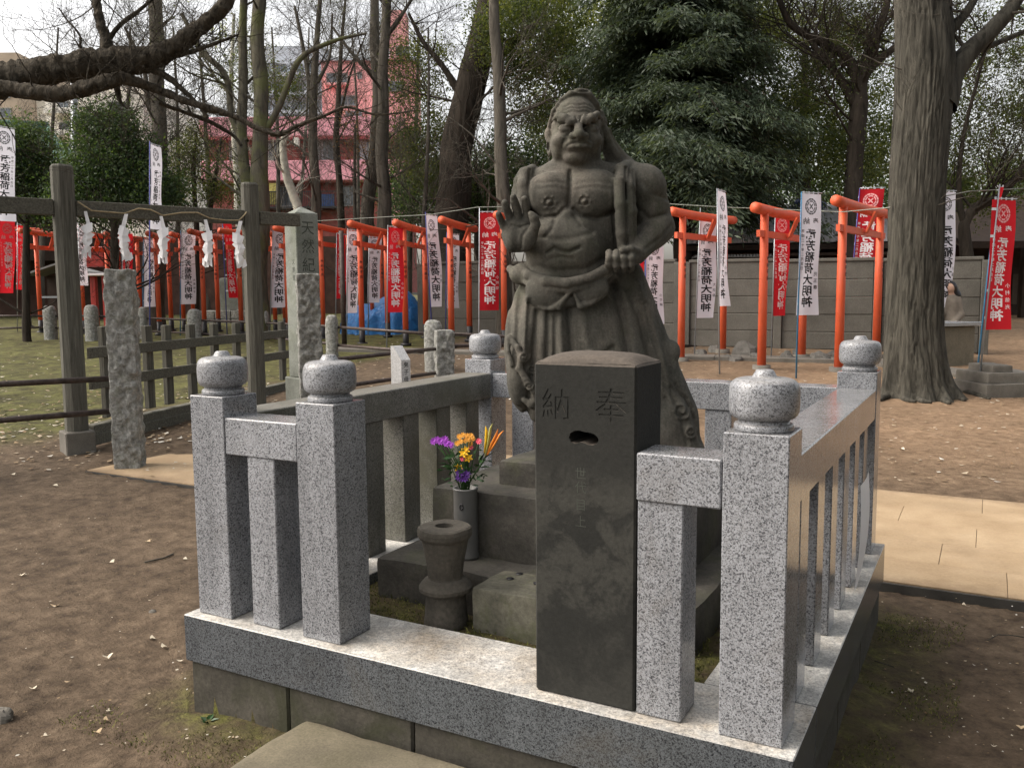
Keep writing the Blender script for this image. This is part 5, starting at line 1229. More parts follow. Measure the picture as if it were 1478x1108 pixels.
# ------------------------------------------------------------------ banners
DONOR = {0: ('小竹', '寿司'), 1: ('児玉', '章')}
def banner(label, base, top, x0, x1, y0, y1, colr, polem='pole_grey', mirror=True, real=.43, donor='児玉章', group='dedication banners on poles', wave=1.0, right_pole=False, d=None, lower=None, text=True, depth_off=0):
    """base/top: picture points of the pole foot and tip; x0..x1, y0..y1: where the cloth hangs"""
    A = gp(*base) if d is None else at(base[0], base[1], d)
    dp = depth_of(A)+depth_off; r_ = rnd
    if depth_off: A = at(base[0], base[1], dp)
    tip = at(top[0], top[1], dp); T = thing('banner', label, 'banner', A, group)
    px = dp/FPX; q = MB(); q.tube([A-np.array([0, 0, .1]), A*.4+tip*.6, tip], [.013, .012, .009], 8); obj('pole', q, M[polem], T)
    def pole_at(py): t_ = (base[1]-py)/(base[1]-top[1]); return A*(1-t_)+tip*t_
    sgn = -1 if right_pole else 1
    wpx = abs(x1-x0)*px; wreal = max(real, wpx*1.01); turn = math.acos(min(1, wpx/wreal)); ux_ = (RGT*np.array([1, 1, 0])); ux_ /= np.linalg.norm(ux_); fw_ = np.array([math.sin(YAW), math.cos(YAW), 0])
    def _px(p): q_ = np.asarray(p)-CAM; return 739+FPX*(q_@RGT)/(q_@FWD)
    _e0 = at(x0, y0, dp); lo_, hi_ = 0.0, 1.5
    for _ in range(30):
        turn = (lo_+hi_)/2
        if _px(_e0+(ux_*math.cos(turn)+fw_*math.sin(turn))*wreal) > x1: lo_ = turn
        else: hi_ = turn
    cd = (ux_*math.cos(turn)+fw_*math.sin(turn))*sgn; cn = np.cross(cd, [0, 0, 1]); cn = cn if cn@FWD < 0 else -cn
    pt_, pb2 = pole_at(y0), pole_at(y1); lean_px = (pole_at(y0)-pole_at(y1)); edge = (x1 if right_pole else x0)
    ptop = at(edge, y0, dp); H = ptop[2]-at(edge, y1, dp)[2]; ph = r_.random()*6
    low = (lower if lower is not None else None)
    botx = at(low, y1, dp) if low is not None else at(edge, y1, dp)
    shift = botx-ptop; shift[2] = 0
    if low is None: shift = pb2-pt_; shift[2] = 0
    def mp(a, b, o=0.0):
        a = np.asarray(a); b = np.asarray(b)
        wv = wave*(.022*np.sin(b*7+ph+a*2.2)+.03*np.sin(a*4.2+ph*1.7+b*2.0))*(.3+.7*np.minimum(1, a*2.2))
        return ptop+np.multiply.outer(a*wreal, cd)+np.multiply.outer(b, shift)+np.multiply.outer(-b*H, np.array([0, 0, 1.0]))+np.multiply.outer(wv+o, cn)
    a, b = np.meshgrid(np.linspace(0, 1, 9), np.linspace(0, 1, 25), indexing='ij'); m = MB(); m.grid(mp(a, b)); obj('cloth', m, M['cloth_'+colr], T)
    m = MB(); m.tube([pole_at(y0-1.5), mp(np.array([1.05]), np.array([-.012]))[0]], .006, 6); obj('cross_bar', m, M['pole_white'], T)
    m = MB()
    for k_ in range(4):
        a_ = (k_+.5)/4; c0 = mp(np.array([a_-.04, a_+.04]), np.array([0, 0])); m.add([c0[0], c0[1], c0[1]+[0, 0, .035], c0[0]+[0, 0, .035]], [(0, 1, 2, 3)])
    for k_ in range(5):
        b_ = (k_+.3)/4.8; c0 = mp(np.array([0, 0]), np.array([b_, b_+.02])); e_ = pole_at(y0+(y1-y0)*b_); dd = e_-c0[0]; m.add([c0[0], c0[1], c0[1]+dd*1.15, c0[0]+dd*1.15], [(0, 1, 2, 3)])
    obj('loops', m, M['pole_white'], T, kind='stuff')
    if not text: return T
    asp = wreal/H
    mir = mirror != right_pole if right_pole else mirror
    def put(mb, ch, ca, cb, s_, off, wx=1.0):
        V_, F_ = glyph_np(ch, off); x = (V_[:, 0]-.48)*s_; z = (V_[:, 1]-.38)*s_
        x = x*wx; x = -x if mirror else x
        mb.add(mp(ca+x/asp, cb-z, .0035), [f[::-1] for f in F_] if mirror else F_)
    ink = M['ink_black' if colr == 'white' else 'ink_white']; m = MB()
    for i, ch in enumerate('武芳稲荷大明神'): put(m, ch, .53, .335+i*.0925, .092, .024, 1.35)
    obj('main_lettering', m, ink, T); m = MB()
    cols_ = (.28, .74) 
    for ch, ca in zip('納奉', cols_ if not right_pole else cols_[::-1]): put(m, ch, ca, .225, .058, .008, 1.2)
    for i, ch in enumerate('平成二十年二月吉日'): put(m, ch, .13 if mirror else .87, .31+i*.038, .030, .008)
    for i, ch in enumerate(donor): put(m, ch, .90 if mirror else .10, .66+i*.055, .036, .008)
    obj('small_lettering', m, ink, T, kind='stuff')
    m = MB(); R_ = .30
    for (r0, r1, a0, a1) in [(.80, 1.0, k_*.52+.02, k_*.52+.48) for k_ in range(12)]+[(.56, .72, k_*1.047+.08, k_*1.047+.96) for k_ in range(6)]:
        aa = np.linspace(a0, a1, 5); P_ = np.array([[mp(np.array([.5+R_*r*math.cos(t_)]), np.array([.105+R_*r*asp*math.sin(t_)]), .0035)[0] for t_ in aa] for r in (r0, r1)]); m.grid(P_, False)
    for t_ in (.78, 2.36):
        e = np.array([math.cos(t_), math.sin(t_)])*.42; f_ = np.array([-e[1], e[0]])*.2
        c4 = [e+f_, e-f_, -e-f_, -e+f_]; m.add([mp(np.array([.5+R_*c[0]]), np.array([.105+R_*asp*c[1]]), .0038)[0] for c in c4], [(0, 1, 2, 3)])
    obj('crest', m, M['ink_grey' if colr == 'white' else 'ink_pink'], T)
    return T
banner('white banner on a teal pole between the second and third right hand torii', (1149, 546), (1157, 277), 1156, 1187, 279, 455, 'white', 'pole_blue', donor='児玉章', lower=1149)
banner('red banner partly hidden by the leg of the torii behind the front right cap', (1113, 517), (1119, 306), 1119, 1140, 309, 456, 'red', donor='小林')
banner('narrow white banner seen nearly edge on in front of the torii right of the statue', (1039, 540), (1035, 272), 1035, 1050, 275, 442, 'white', donor='小竹', lower=1038)
banner('white banner hanging inside the torii right of the statue', (1002, 514), (1011, 300), 1010, 1035, 317, 459, 'white', donor='大沢幹')
banner('white banner emerging from behind the hip of the statue', (931, 520), (932, 330), 932, 957, 345, 468, 'white', 'pole_navy', donor='小竹頴')
banner('red banner almost hidden behind the forearm and hip of the statue', (905, 516), (906, 330), 906, 930, 345, 452, 'red', 'pole_navy', donor='小村')
banner('red banner on a slanting blue pole between torii and big tree trunk', (1221, 505), (1241, 272), 1240, 1275, 273, 434, 'red', 'pole_navy', donor='小竹')
banner('white banner peeping out from behind the right side of the big trunk', (1352, 520), (1357, 274), 1356, 1379, 276, 444, 'white', donor='小森児恵', lower=1350)
banner('rightmost red banner with large white characters on a grey and teal pole', (1411, 569), (1443, 266), 1432, 1468, 288, 476, 'red', 'pole_grey', donor='小村信光', lower=1420)
banner('furled red banner on a blue pole tucked behind the rightmost red banner', (1408, 556), (1438, 284), 1441, 1447, 270, 330, 'red', 'pole_blue', real=.2, text=False, depth_off=.3)
banner('red banner on a pale pole just left of the raised palm', (691, 500), (692, 300), 693, 721, 307, 448, 'red', 'pole_white', donor='小村信')
banner('second red banner close behind the one left of the raised palm', (704, 493), (706, 312), 708, 732, 312, 444, 'red', donor='小林', depth_off=2)
banner('white banner seen edge on with a navy pole in front of the pale wall', (625, 500), (614, 306), 614, 631, 310, 443, 'white', 'pole_navy', donor='小竹', lower=621)
banner('white banner behind the leg of the torii by the pale wall', (643, 492), (645, 335), 645, 664, 338, 445, 'white', 'pole_navy', donor='小竹栄')
banner('red banner hanging over the middle of the blue tarpaulin', (558, 504), (560, 325), 560, 582, 328, 451, 'red', donor='小村小村')
banner('white banner hanging at the left end of the blue tarpaulin', (500, 497), (502, 330), 501, 519, 333, 452, 'white', donor='小竹')
banner('white banner farther back over the left half of the blue tarpaulin', (531, 486), (533, 340), 532, 549, 343, 437, 'white', donor='大沢')
banner('red banner glimpsed between the inscribed pillar and the torii leg', (484, 490), (486, 336), 486, 499, 338, 431, 'red', donor='小林')
banner('white banner just left of the inscribed stone pillar', (389, 492), (394, 328), 394, 416, 333, 444, 'white', donor='小竹頴栄', lower=390)
banner('white banner in front of the dark trunk between middle and fourth streamers', (260, 486), (261, 332), 261, 283, 336, 439, 'white', 'pole_blue', donor='大黒信子')
banner('white banner beside the top of the rough hewn stone post', (206, 486), (207, 342), 208, 226, 346, 443, 'white', 'pole_blue', donor='中田小')
banner('slanting narrow red banner between the two rightmost streamers', (328, 484), (321, 317), 322, 333, 321, 430, 'red', 'pole_navy', donor='小村', lower=331)
banner('slim white banner seen edge on right of the tall left gate post', (116, 486), (113, 322), 110, 117, 324, 412, 'white', donor='小竹')
banner('red banner at the left edge in front of the leftmost torii', (-2, 492), (-2, 312), 0, 21, 318, 423, 'red', donor='小村信')
banner('smaller red banner just right of the left edge red banner', (25, 484), (25, 320), 23, 40, 325, 418, 'red', donor='小村', depth_off=1)
banner('tall white banner with upright characters cut by the left edge', (-12, 512), (-12, 176), -10, 22, 182, 318, 'white', mirror=False, donor='小竹', d=17.0)
banner('high narrow white banner against the bare trunk above the lintel', (216, 512), (216, 204), 217, 233, 208, 330, 'white', 'pole_navy', mirror=False, donor='小竹', d=17.6)
banner('red banner hidden behind the second paper streamer', (176, 484), (177, 330), 176, 192, 336, 428, 'red', donor='小林')
# the cord strung over the right hand gates
def cord(label, pts, r=.008):
    P_ = [at(*a) for a in pts]; q = MB(); q.tube(P_, r, 5); obj('cord', q, M['cord'], None, loc=tuple(P_[0]), cat='cord', label=label)
cord('thin grey cord strung over the right hand gates and round the big trunk', [(960, 294, 15), (1040, 299, 15), (1120, 302, 14.6), (1215, 306, 13.6), (1280, 300, 11.9), (1330, 290, 11.5), (1360, 284, 11.9), (1400, 276, 13), (1478, 272, 14)])
cord('thin grey cord strung along the left hand gates', [(340, 322, 23), (440, 320, 20), (560, 313, 18), (620, 310, 17.4), (690, 299, 16.4), (780, 298, 16)])

# ------------------------------------------------------------------ tarpaulin, trough, person, stone stack, rocks
p = gp(553, 484); dp = depth_of(p)+1.0; u = dp/FPX; F = Frame(553, 478, dp)
T = thing('covered_pile', 'heap covered with a crumpled blue tarpaulin behind the torii legs', 'tarpaulin', F.pt(0, 0, -.1))
P_ = np.zeros((46, 26, 3))
for i in range(46):
    for j in range(26):
        s_, t_ = i/45*2-1, j/25; prof_ = (1-abs(s_)**4)**.5; top_ = (.72+.34*max(0, math.sin((s_+.2)*2.0)))*prof_
        th = t_*math.pi; r1 = .75*prof_+.05; yy = -math.cos(th)*r1; zz = top_*abs(math.sin(th))**.55
        k_ = float(fbm([s_*5, th*2.2, 3], 4)); P_[i, j] = F.pt(s_*60*u+k_*.05, yy+k_*.16, zz*1.1+k_*.07-.05)
m = MB(); m.grid(P_); obj('tarp', m, M['tarp'], T)
# metal topped trough
pL, pR = gp(1352, 524), gp(1402, 531); p = (pL+pR)/2; dp = depth_of(p); u = dp/FPX; F = Frame(1378, 531, dp, .35)
T = thing('water_trough', 'stone water trough with a metal rim behind the big trunk', 'trough', F.pt(0, 0, 0))
hh = 60*u
m = MB(); F.box(m, -.35, .44, 0, .75, -.2, hh, .02); obj('basin', m, stone('trough_concrete', (.10, .09, .065), (.17, .15, .11), (.22, .19, .14), 2, .9, .2, .005), T)
for nm, b in (('rim', (-.4, .52, -.06, .06)), ('rim', (-.4, .52, .74, .86)), ('rim', (-.4, -.3, .062, .738)), ('rim', (.40, .52, .062, .738))):
    m = MB(); F.box(m, b[0], b[1], b[2], b[3], hh+.003, hh+.07, .006); obj(nm, m, M['steel'], T)
m = MB(); F.box(m, -.298, .398, .062, .738, hh+.003, hh+.01); obj('water', m, M['black_paint'], T)
# person sitting behind the trough
dpz = dp+1.0; sc = dpz/FPX; O = at(1373, 462, dpz); ux_ = np.array([math.cos(YAW), -math.sin(YAW), 0]); fy_ = np.array([math.sin(YAW), math.cos(YAW), 0])
def pl(x, y, z): return O+ux_*x*sc+fy_*y*sc+np.array([0, 0, z*sc])
B2 = Solid((-30, -70, -30), (32, 60, 30), 1.0)
B2.ell((-2, -22, 0), (11, 17, 9), 5); B2.ell((-1, 6, 0), (13, 22, 11), 8); B2.cap((8, -30, 2), (12, -8, -1), 6, 5, 4); B2.cap((12, -8, -1), (0, 2, -11), 5, 3.6, 4)
B2.cap((-11, -30, 0), (-17, -12, -4), 6, 5, 4); B2.cap((-17, -12, -4), (-22, 2, -10), 5, 3.5, 4)
B2.cap((-3, -40, 0), (-4, -34, 0), 4.5, 5, 3); B2.ell((-5, -46, -1), (6.6, 8.2, 7.4), 2); B2.ell((-11.6, -45, -2), (1.6, 1.5, 2), 1)
B2.cap((-6, 22, 0), (-8, 54, -4), 9, 6, 5); B2.cap((6, 22, 0), (7, 54, -2), 9, 6, 5)
V_, F2 = B2.skin(); T = thing('person', 'person with long dark hair in a beige hooded jacket behind the trough', 'person', pl(0, 0, -55))
W2 = np.array([pl(v[0], v[2], -v[1]) for v in V_]); me = fast_mesh('body', W2-pl(0, 0, -55), F2, True); me.materials.append(M['hoodie']); me.materials.append(M['skin'])
cz = V_[F2].mean(1); me.polygons.foreach_set('material_index', ((cz[:, 1] < -36.5)).astype(np.int32)); obj('body', me, None, T)
H2 = Solid((-20, -62, -20), (22, 0, 20), .8); H2.ell((-2.6, -48, 1.5), (8.4, 8.4, 8.6), 2); H2.chain([(1, -46, 3), (7, -36, 4), (8.5, -26, 4), (8, -16, 3.5)], [6.5, 6.5, 5.2, 3], 3); H2.ell((-10, -43, -3), (5, 7, 6), 1, cut=True)
V_, F2 = H2.skin(); W2 = np.array([pl(v[0], v[2], -v[1]) for v in V_]); me = fast_mesh('hair', W2-pl(0, 0, -55), F2, True); obj('hair', me, M['hair'], T)
H3 = Solid((-26, -48, -20), (24, -10, 24), .8); H3.ell((-4, -33, 3), (11, 6, 8), 2); H3.ell((-5, -39, 0), (8, 7, 7), 2, cut=True)
V_, F2 = H3.skin(); W2 = np.array([pl(v[0], v[2], -v[1]) for v in V_]); me = fast_mesh('hood', W2-pl(0, 0, -55), F2, True); obj('hood', me, M['hoodie'], T)
# stack of old foundation stones on the right edge
p = gp(1458, 574); dp = depth_of(p); u = dp/FPX; F = Frame(1458, 578, dp, .1)
T = thing('stone_stack', 'three stepped courses of old dressed stone at the right edge', 'stone base', F.pt(0, 0, 0))
for i, (x0, x1, y0, y1, z0, z1) in enumerate(((-.34, .5, 0, .9, -.1, .22), (-.27, .5, .08, .8, .222, .36), (-.16, .13, .15, .7, .362, .46))):
    q = rough_box(x0, x1, y0, y1, z0, z1, .014, (12, 10, 5), 7, .02, i*3); q.xf(lambda v: np.array([F.pt(*c) for c in v])); obj('stone_course', q, M['concrete'], T)
def rock(px, py, wpx, hpx, label, seed, m='rock', group='rocks lying along the foot of the wall'):
    p = gp(px, py); u = depth_of(p)/FPX; r_ = wpx*u/2; h = hpx*u; q = MB(); P_ = []
    for i in range(9):
        for j in range(14):
            th, ph = i/8*math.pi/2*1.15, j/13*2*math.pi; P_.append((math.sin(th)**.8*math.cos(ph)*r_, math.sin(th)**.8*math.sin(ph)*r_*.8, math.cos(th)*h))
    P_ = np.array(P_).reshape(9, 14, 3); P_[:, -1] = P_[:, 0]; d = fbm(P_/max(r_, .05)*1.1+seed*5, 3)[..., None]; P_ = P_*(1+.42*np.round(d*3)/3*.7+.2*d); P_[:, -1] = P_[:, 0]
    q.grid(P_+p-np.array([0, 0, h*.08]), False); obj('rock', q, M[m], None, loc=tuple(p), cat='rock', label=label, group=group)
RL = ['small grey rock beside the footing of the torii right of the statue', 'rounded rock between the pole and far leg of the first right hand torii', 'large reddish grey rock at the middle of the wall foot', 'low flat rock in front of the large wall foot rock', 'squarish rock just left of the second torii near leg', 'tall pointed rock left of the teal banner pole', 'rock hidden behind the teal banner pole', 'broad angular rock right of the second torii far leg', 'rock close to the wall left of the third torii', 'small stone at the near leg of the third torii', 'flat rock between the third torii legs', 'little stone behind the cap stone below the wall']
for i, (px, py, w_, h_) in enumerate(((1012, 512, 20, 9), (1032, 508, 22, 12), (1075, 514, 34, 18), (1062, 521, 22, 10), (1093, 519, 24, 12), (1136, 520, 24, 16), (1152, 512, 18, 10), (1183, 521, 30, 14), (1204, 514, 26, 10), (1218, 526, 14, 8), (1240, 522, 26, 9), (1050, 517, 14, 6))):
    rock(px, py, w_, h_, RL[i], i+1)
rock(7, 1040, 34, 22, 'pale grey fist sized stone at the lower left edge', 31, 'concrete', None)
rock(220, 885, 14, 8, 'tiny grey pebble on the bare earth left of the fence', 32, 'concrete', None)
rock(1432, 562, 18, 10, 'small brown stone at the foot of the rightmost pole', 33, 'rock', None)
# ------------------------------------------------------------------ small shrine furniture at the far left
p = gp(137, 476); dp = depth_of(p)+1.5; u = dp/FPX; F = Frame(137, 462, dp)
T = thing('offering_stand', 'dark red shrine stand with a flat roof and two legs behind the gate', 'shrine stand', F.pt(0, 0, -.3))
for x in (-.05, .30):
    m = MB(); F.box(m, x, x+.16, -.08, .08, -.4, 1.32, .01); obj('leg', m, M['vermilion_dark'], T)
m = MB(); F.box(m, -.42, .5, -.3, .3, 1.6, 2.1, .02); obj('box_body', m, M['vermilion_dark'], T)
m = MB(); F.box(m, -.5, .62, -.36, .36, 1.33, 1.40, .01); obj('shelf', m, M['paper'], T)
m = MB(); F.box(m, -.55, .66, -.4, .4, 2.1, 2.18, .02); obj('roof_slab', m, M['vermilion_dark'], T)
F = Frame(90, 462, dp+2); u = (dp+2)/FPX
T = thing('notice_shed', 'small open shed of pale posts with a low gabled roof at the left', 'shed', F.pt(0, 0, -.3))
for x in (-.78, .0, .66):
    m = MB(); F.box(m, x, x+.06, 0, .06, -.4, 1.55); obj('post', m, M['pole_grey'], T)
m = MB(); m.add([F.pt(-1, -.3, 1.5), F.pt(0, -.3, 1.82), F.pt(1, -.3, 1.55), F.pt(-1, 1, 1.5), F.pt(0, 1, 1.82), F.pt(1, 1, 1.55), F.pt(-1, -.3, 1.44), F.pt(0, -.3, 1.76), F.pt(1, -.3, 1.49), F.pt(-1, 1, 1.44), F.pt(0, 1, 1.76), F.pt(1, 1, 1.49)],
    [(0, 1, 4, 3), (1, 2, 5, 4), (6, 9, 10, 7), (7, 10, 11, 8), (0, 6, 7, 1), (1, 7, 8, 2), (3, 4, 10, 9), (4, 5, 11, 10), (0, 3, 9, 6), (2, 8, 11, 5)]); obj('roof', m, M['corrugated'], T)
m = MB(); F.box(m, -.72, .7, .03, .06, .72, .78); obj('cross_rail', m, M['pole_grey'], T)
m = MB(); F.box(m, -.9, .9, .9, 1, -.4, 1.45); obj('back_board', m, M['dark_wood'], T)
p = gp(335, 476); dp = depth_of(p)+3; F = Frame(335, 468, dp)
T = thing('stone_monument', 'blue grey upright stone tablet on a low rubble plinth behind the gates', 'monument', F.pt(0, 0, -.2))
q = rough_box(-.36, .5, 0, .22, .45, 1.45, .02, (10, 4, 10), 4, .03); q.xf(lambda v: np.array([F.pt(*c) for c in v])); obj('tablet', q, M['stele'], T)
for r in range(3):
    for c in range(4):
        q = rough_box(-.95+c*.5, -.47+c*.5, -.25, .4, -.3+r*.25, -.06+r*.25, .02, (5, 4, 3), 5, .03, r*4+c); q.xf(lambda v: np.array([F.pt(*k) for k in v])); obj('plinth_stone', q, M['rough_granite'], T)
# dark hedge-side fence and long low wall closing the back of the left side
F = Frame(330, 470, 34); u = 34/FPX
T = thing('boundary_wall', 'low sooty brick wall closing the back of the grounds on the left', 'wall', F.pt(0, 0, -.5))
m = MB(); F.box(m, -10.5, 6.6, 0, .3, -.9, 4.1 if False else 3.4); obj('wall', m, plain('sooty_brick', (.075, .045, .036), .9, .2, .3, 3), T)
# ------------------------------------------------------------------ trees
def ptat(px, py, d): return at(px, py, d)
def smooth_path(P_, r, n):
    P_ = np.asarray(P_, float); r = np.asarray(r, float); t_ = np.linspace(0, 1, len(P_)); q = np.linspace(0, 1, n)
    out = []
    for k_ in range(P_.shape[1]):
        # Catmull-Rom
        v = P_[:, k_]; m_ = np.gradient(v, t_); i = np.clip(np.searchsorted(t_, q, 'right')-1, 0, len(t_)-2); h = t_[i+1]-t_[i]; s_ = (q-t_[i])/h
        out.append((2*s_**3-3*s_**2+1)*v[i]+(s_**3-2*s_**2+s_)*h*m_[i]+(-2*s_**3+3*s_**2)*v[i+1]+(s_**3-s_**2)*h*m_[i+1])
    return np.stack(out, 1), np.interp(q, t_, r)
class Twigs:
    """fast collector of thin tapering limbs"""
    def __init__(self): self.V = []; self.F = []; self.n = 0
    def limb(self, pts, rad, seg):
        pts = np.asarray(pts, float); n = len(pts); tn = np.gradient(pts, axis=0); tn /= np.linalg.norm(tn, axis=1)[:, None]+1e-9
        ref = np.array([.3, .2, 1.0]) if abs(tn[0][2]) < .8 else np.array([1.0, .3, 0]); u = np.cross(tn, ref); u /= np.linalg.norm(u, axis=1)[:, None]+1e-9; w_ = np.cross(tn, u)
        a = np.arange(seg)*2*math.pi/seg
        V = pts[:, None]+(np.cos(a)[None, :, None]*u[:, None]+np.sin(a)[None, :, None]*w_[:, None])*np.asarray(rad)[:, None, None]
        i, k = np.meshgrid(np.arange(n-1), np.arange(seg), indexing='ij'); k2 = (k+1) % seg; F = np.stack([i*seg+k, i*seg+k2, (i+1)*seg+k2, (i+1)*seg+k], -1).reshape(-1, 4)+self.n
        self.V.append(V.reshape(-1, 3)); self.F.append(F); self.n += n*seg
    def mesh(self, name, off): return fast_mesh(name, np.concatenate(self.V)-off, np.concatenate(self.F), True)
def grow(tw, p, d, L, r, lvl, r_, up=.25, curl=.35, kids=4, tips=None, minr=.0022):
    n = 6 if lvl > 0 else 4; P_ = [p]; dd = d/np.linalg.norm(d)
    for i in range(n):
        dd = dd+np.array([r_.gauss(0, curl*.35), r_.gauss(0, curl*.35), r_.gauss(up*.12, curl*.22)]); dd /= np.linalg.norm(dd); P_.append(P_[-1]+dd*L/n)
    P_ = np.array(P_); rr = np.linspace(r, max(minr, r*.35), len(P_)); tw.limb(P_, rr, 6 if r > .03 else (4 if r > .009 else 3))
    if tips is not None and lvl <= 1: tips.append(P_[-1]); tips.append(P_[n//2])
    if lvl <= 0: return
    for k_ in range(kids+(1 if r_.random() < .5 else 0)):
        t_ = r_.uniform(.25, 1.0) if k_ else 1.0; i = min(n-1, int(t_*n)); q = P_[i]+(P_[i+1]-P_[i])*(t_*n-i) if i < n else P_[-1]
        ax = P_[i+1]-P_[i]; ax /= np.linalg.norm(ax); sd_ = np.array([r_.gauss(0, 1), r_.gauss(0, 1), r_.gauss(.25, .8)]); sd_ -= ax*(sd_@ax); sd_ /= np.linalg.norm(sd_)+1e-6
        a = r_.uniform(.45, 1.0); nd = ax*math.cos(a)+sd_*math.sin(a); grow(tw, q, nd, L*r_.uniform(.5, .75), max(minr, rr[i]*r_.uniform(.45, .65)), lvl-1, r_, up, curl, kids, tips, minr)
def leaves(name, centers, n, spread, size, mat_, T, asp=.5, droop=0.0, tone_sp=.25, direction=None, flat=1.0, seed=1, bulk=False):
    g = np.random.default_rng(seed); C = np.asarray(centers); idx = g.integers(0, len(C), n); c = C[idx]+g.normal(0, 1, (n, 3))*np.array([spread, spread, spread*flat])
    d = g.normal(0, 1, (n, 3)); d[:, 2] -= droop
    if direction is not None: d = d*.55+direction[idx]*1.6
    d /= np.linalg.norm(d, axis=1)[:, None]; e = np.cross(d, g.normal(0, 1, (n, 3))); e /= np.linalg.norm(e, axis=1)[:, None]+1e-9
    s_ = size*g.uniform(.6, 1.35, n)[:, None]; a = c; b = c+d*s_*.5+e*s_*asp*.5; c3 = c+d*s_; c4 = c+d*s_*.5-e*s_*asp*.5
    V = np.stack([a, b, c3, c4], 1).reshape(-1, 3); F = np.arange(n*4).reshape(-1, 4)
    ct = g.random(len(C)); tone = np.clip(ct[idx]*(1-tone_sp)+g.random(n)*tone_sp+g.normal(0, .1, n), 0, 1)
    o = root_loc(T); me = fast_mesh(name, V-o, F, False, tone); return obj(name, me, M[mat_], T, kind='stuff')
def blob(px, py, rx, ry, d, n, shell=.45, dz=None, seed=0):
    """cluster centres through an uneven rounded crown; sizes in picture points at its own distance"""
    g = np.random.default_rng(seed+int(abs(px))+(7000 if px<0 else 0)); k_ = d/FPX; v = g.normal(0, 1, (n, 3)); v /= np.linalg.norm(v, axis=1)[:, None]; r = g.uniform(shell, 1, n)**.6
    r = r*(1+.55*fbm(v*1.9+seed, 3)); ux_ = np.array([math.cos(YAW), -math.sin(YAW), 0]); fy_ = np.array([math.sin(YAW), math.cos(YAW), 0])
    return at(px, py, d)+(v[:, :1]*r[:, None]*rx*k_)*ux_+(v[:, 1:2]*r[:, None]*(dz or rx*k_))*fy_+(v[:, 2:]*r[:, None]*ry*k_)*np.array([0, 0, 1])

def trunk_tree(name, label, cat, d, stems, m='bark', seed=0, tw=(3, 4), limbs=14, llen=1.6, group=None, leaf=None, lmat='leaf_olive', nleaf=0, lsize=.07, lrange=(.35, 1), up=.3, seg=14, rough=.06, foot=True):
    """stems: lists of (px, py, width in picture points) from the ground up, all at distance d (or d+4th value)"""
    r_ = random.Random(seed); T = None; tw_ = Twigs(); tips = []; k_ = d/FPX
    for si, st in enumerate(stems):
        P_ = [at(a[0], a[1], d+(a[3] if len(a) > 3 else 0)) for a in st]; r = [a[2]*k_/2 for a in st]
        if T is None:
            b = P_[0].copy(); gz_ = float(ground_z(b[0], b[1]))
            if foot and b[2] > gz_: P_ = [np.array([b[0], b[1], gz_-.1])]+P_; r = [r[0]*1.12]+r
            T = thing(name, label, cat, (P_[0][0], P_[0][1], gz_), group)
        Q, rr = smooth_path(P_, r, max(14, len(P_)*8)); rr = rr*(1+.05*vnoise(Q*3.0)); Q = Q+np.stack([vnoise(Q*.9+s_*7) for s_ in range(3)], 1)*rr[:, None]*.35
        tk = Twigs(); tk.limb(Q, rr, seg)
        V = tk.V[0]; c = np.repeat(Q, seg, 0); V = c+(V-c)*(1+rough*fbm(V*np.array([5, 5, 1.2]), 3)[:, None]*2); me = fast_mesh('trunk', V-root_loc(T), tk.F[0], True); obj('trunk' if si == 0 else 'limb', me, M[m], T)
        nl = max(2, int(limbs/(1 if si == 0 else 1.6)))
        for i in range(nl):
            t_ = r_.uniform(lrange[0], lrange[1]); j = int(t_*(len(Q)-1)); a = r_.uniform(0, 2*math.pi); dd = np.array([math.cos(a), math.sin(a), r_.uniform(.1, 1.1)])
            grow(tw_, Q[j], dd, llen*r_.uniform(.6, 1.3)*(1.25-.5*t_), min(rr[j]*.42, .05)*r_.uniform(.5, 1), tw[0], r_, up, .35, tw[1], tips, minr=.0024*d/20)
    if tw_.n: obj('branches', tw_.mesh('branches', root_loc(T)), M[m], T)
    if nleaf and (leaf is not None or tips): leaves('foliage', leaf if leaf is not None else np.array(tips), nleaf, lsize*3.2 if leaf is None else lsize*2.8, lsize, lmat, T, seed=seed+3)
    return T, tips

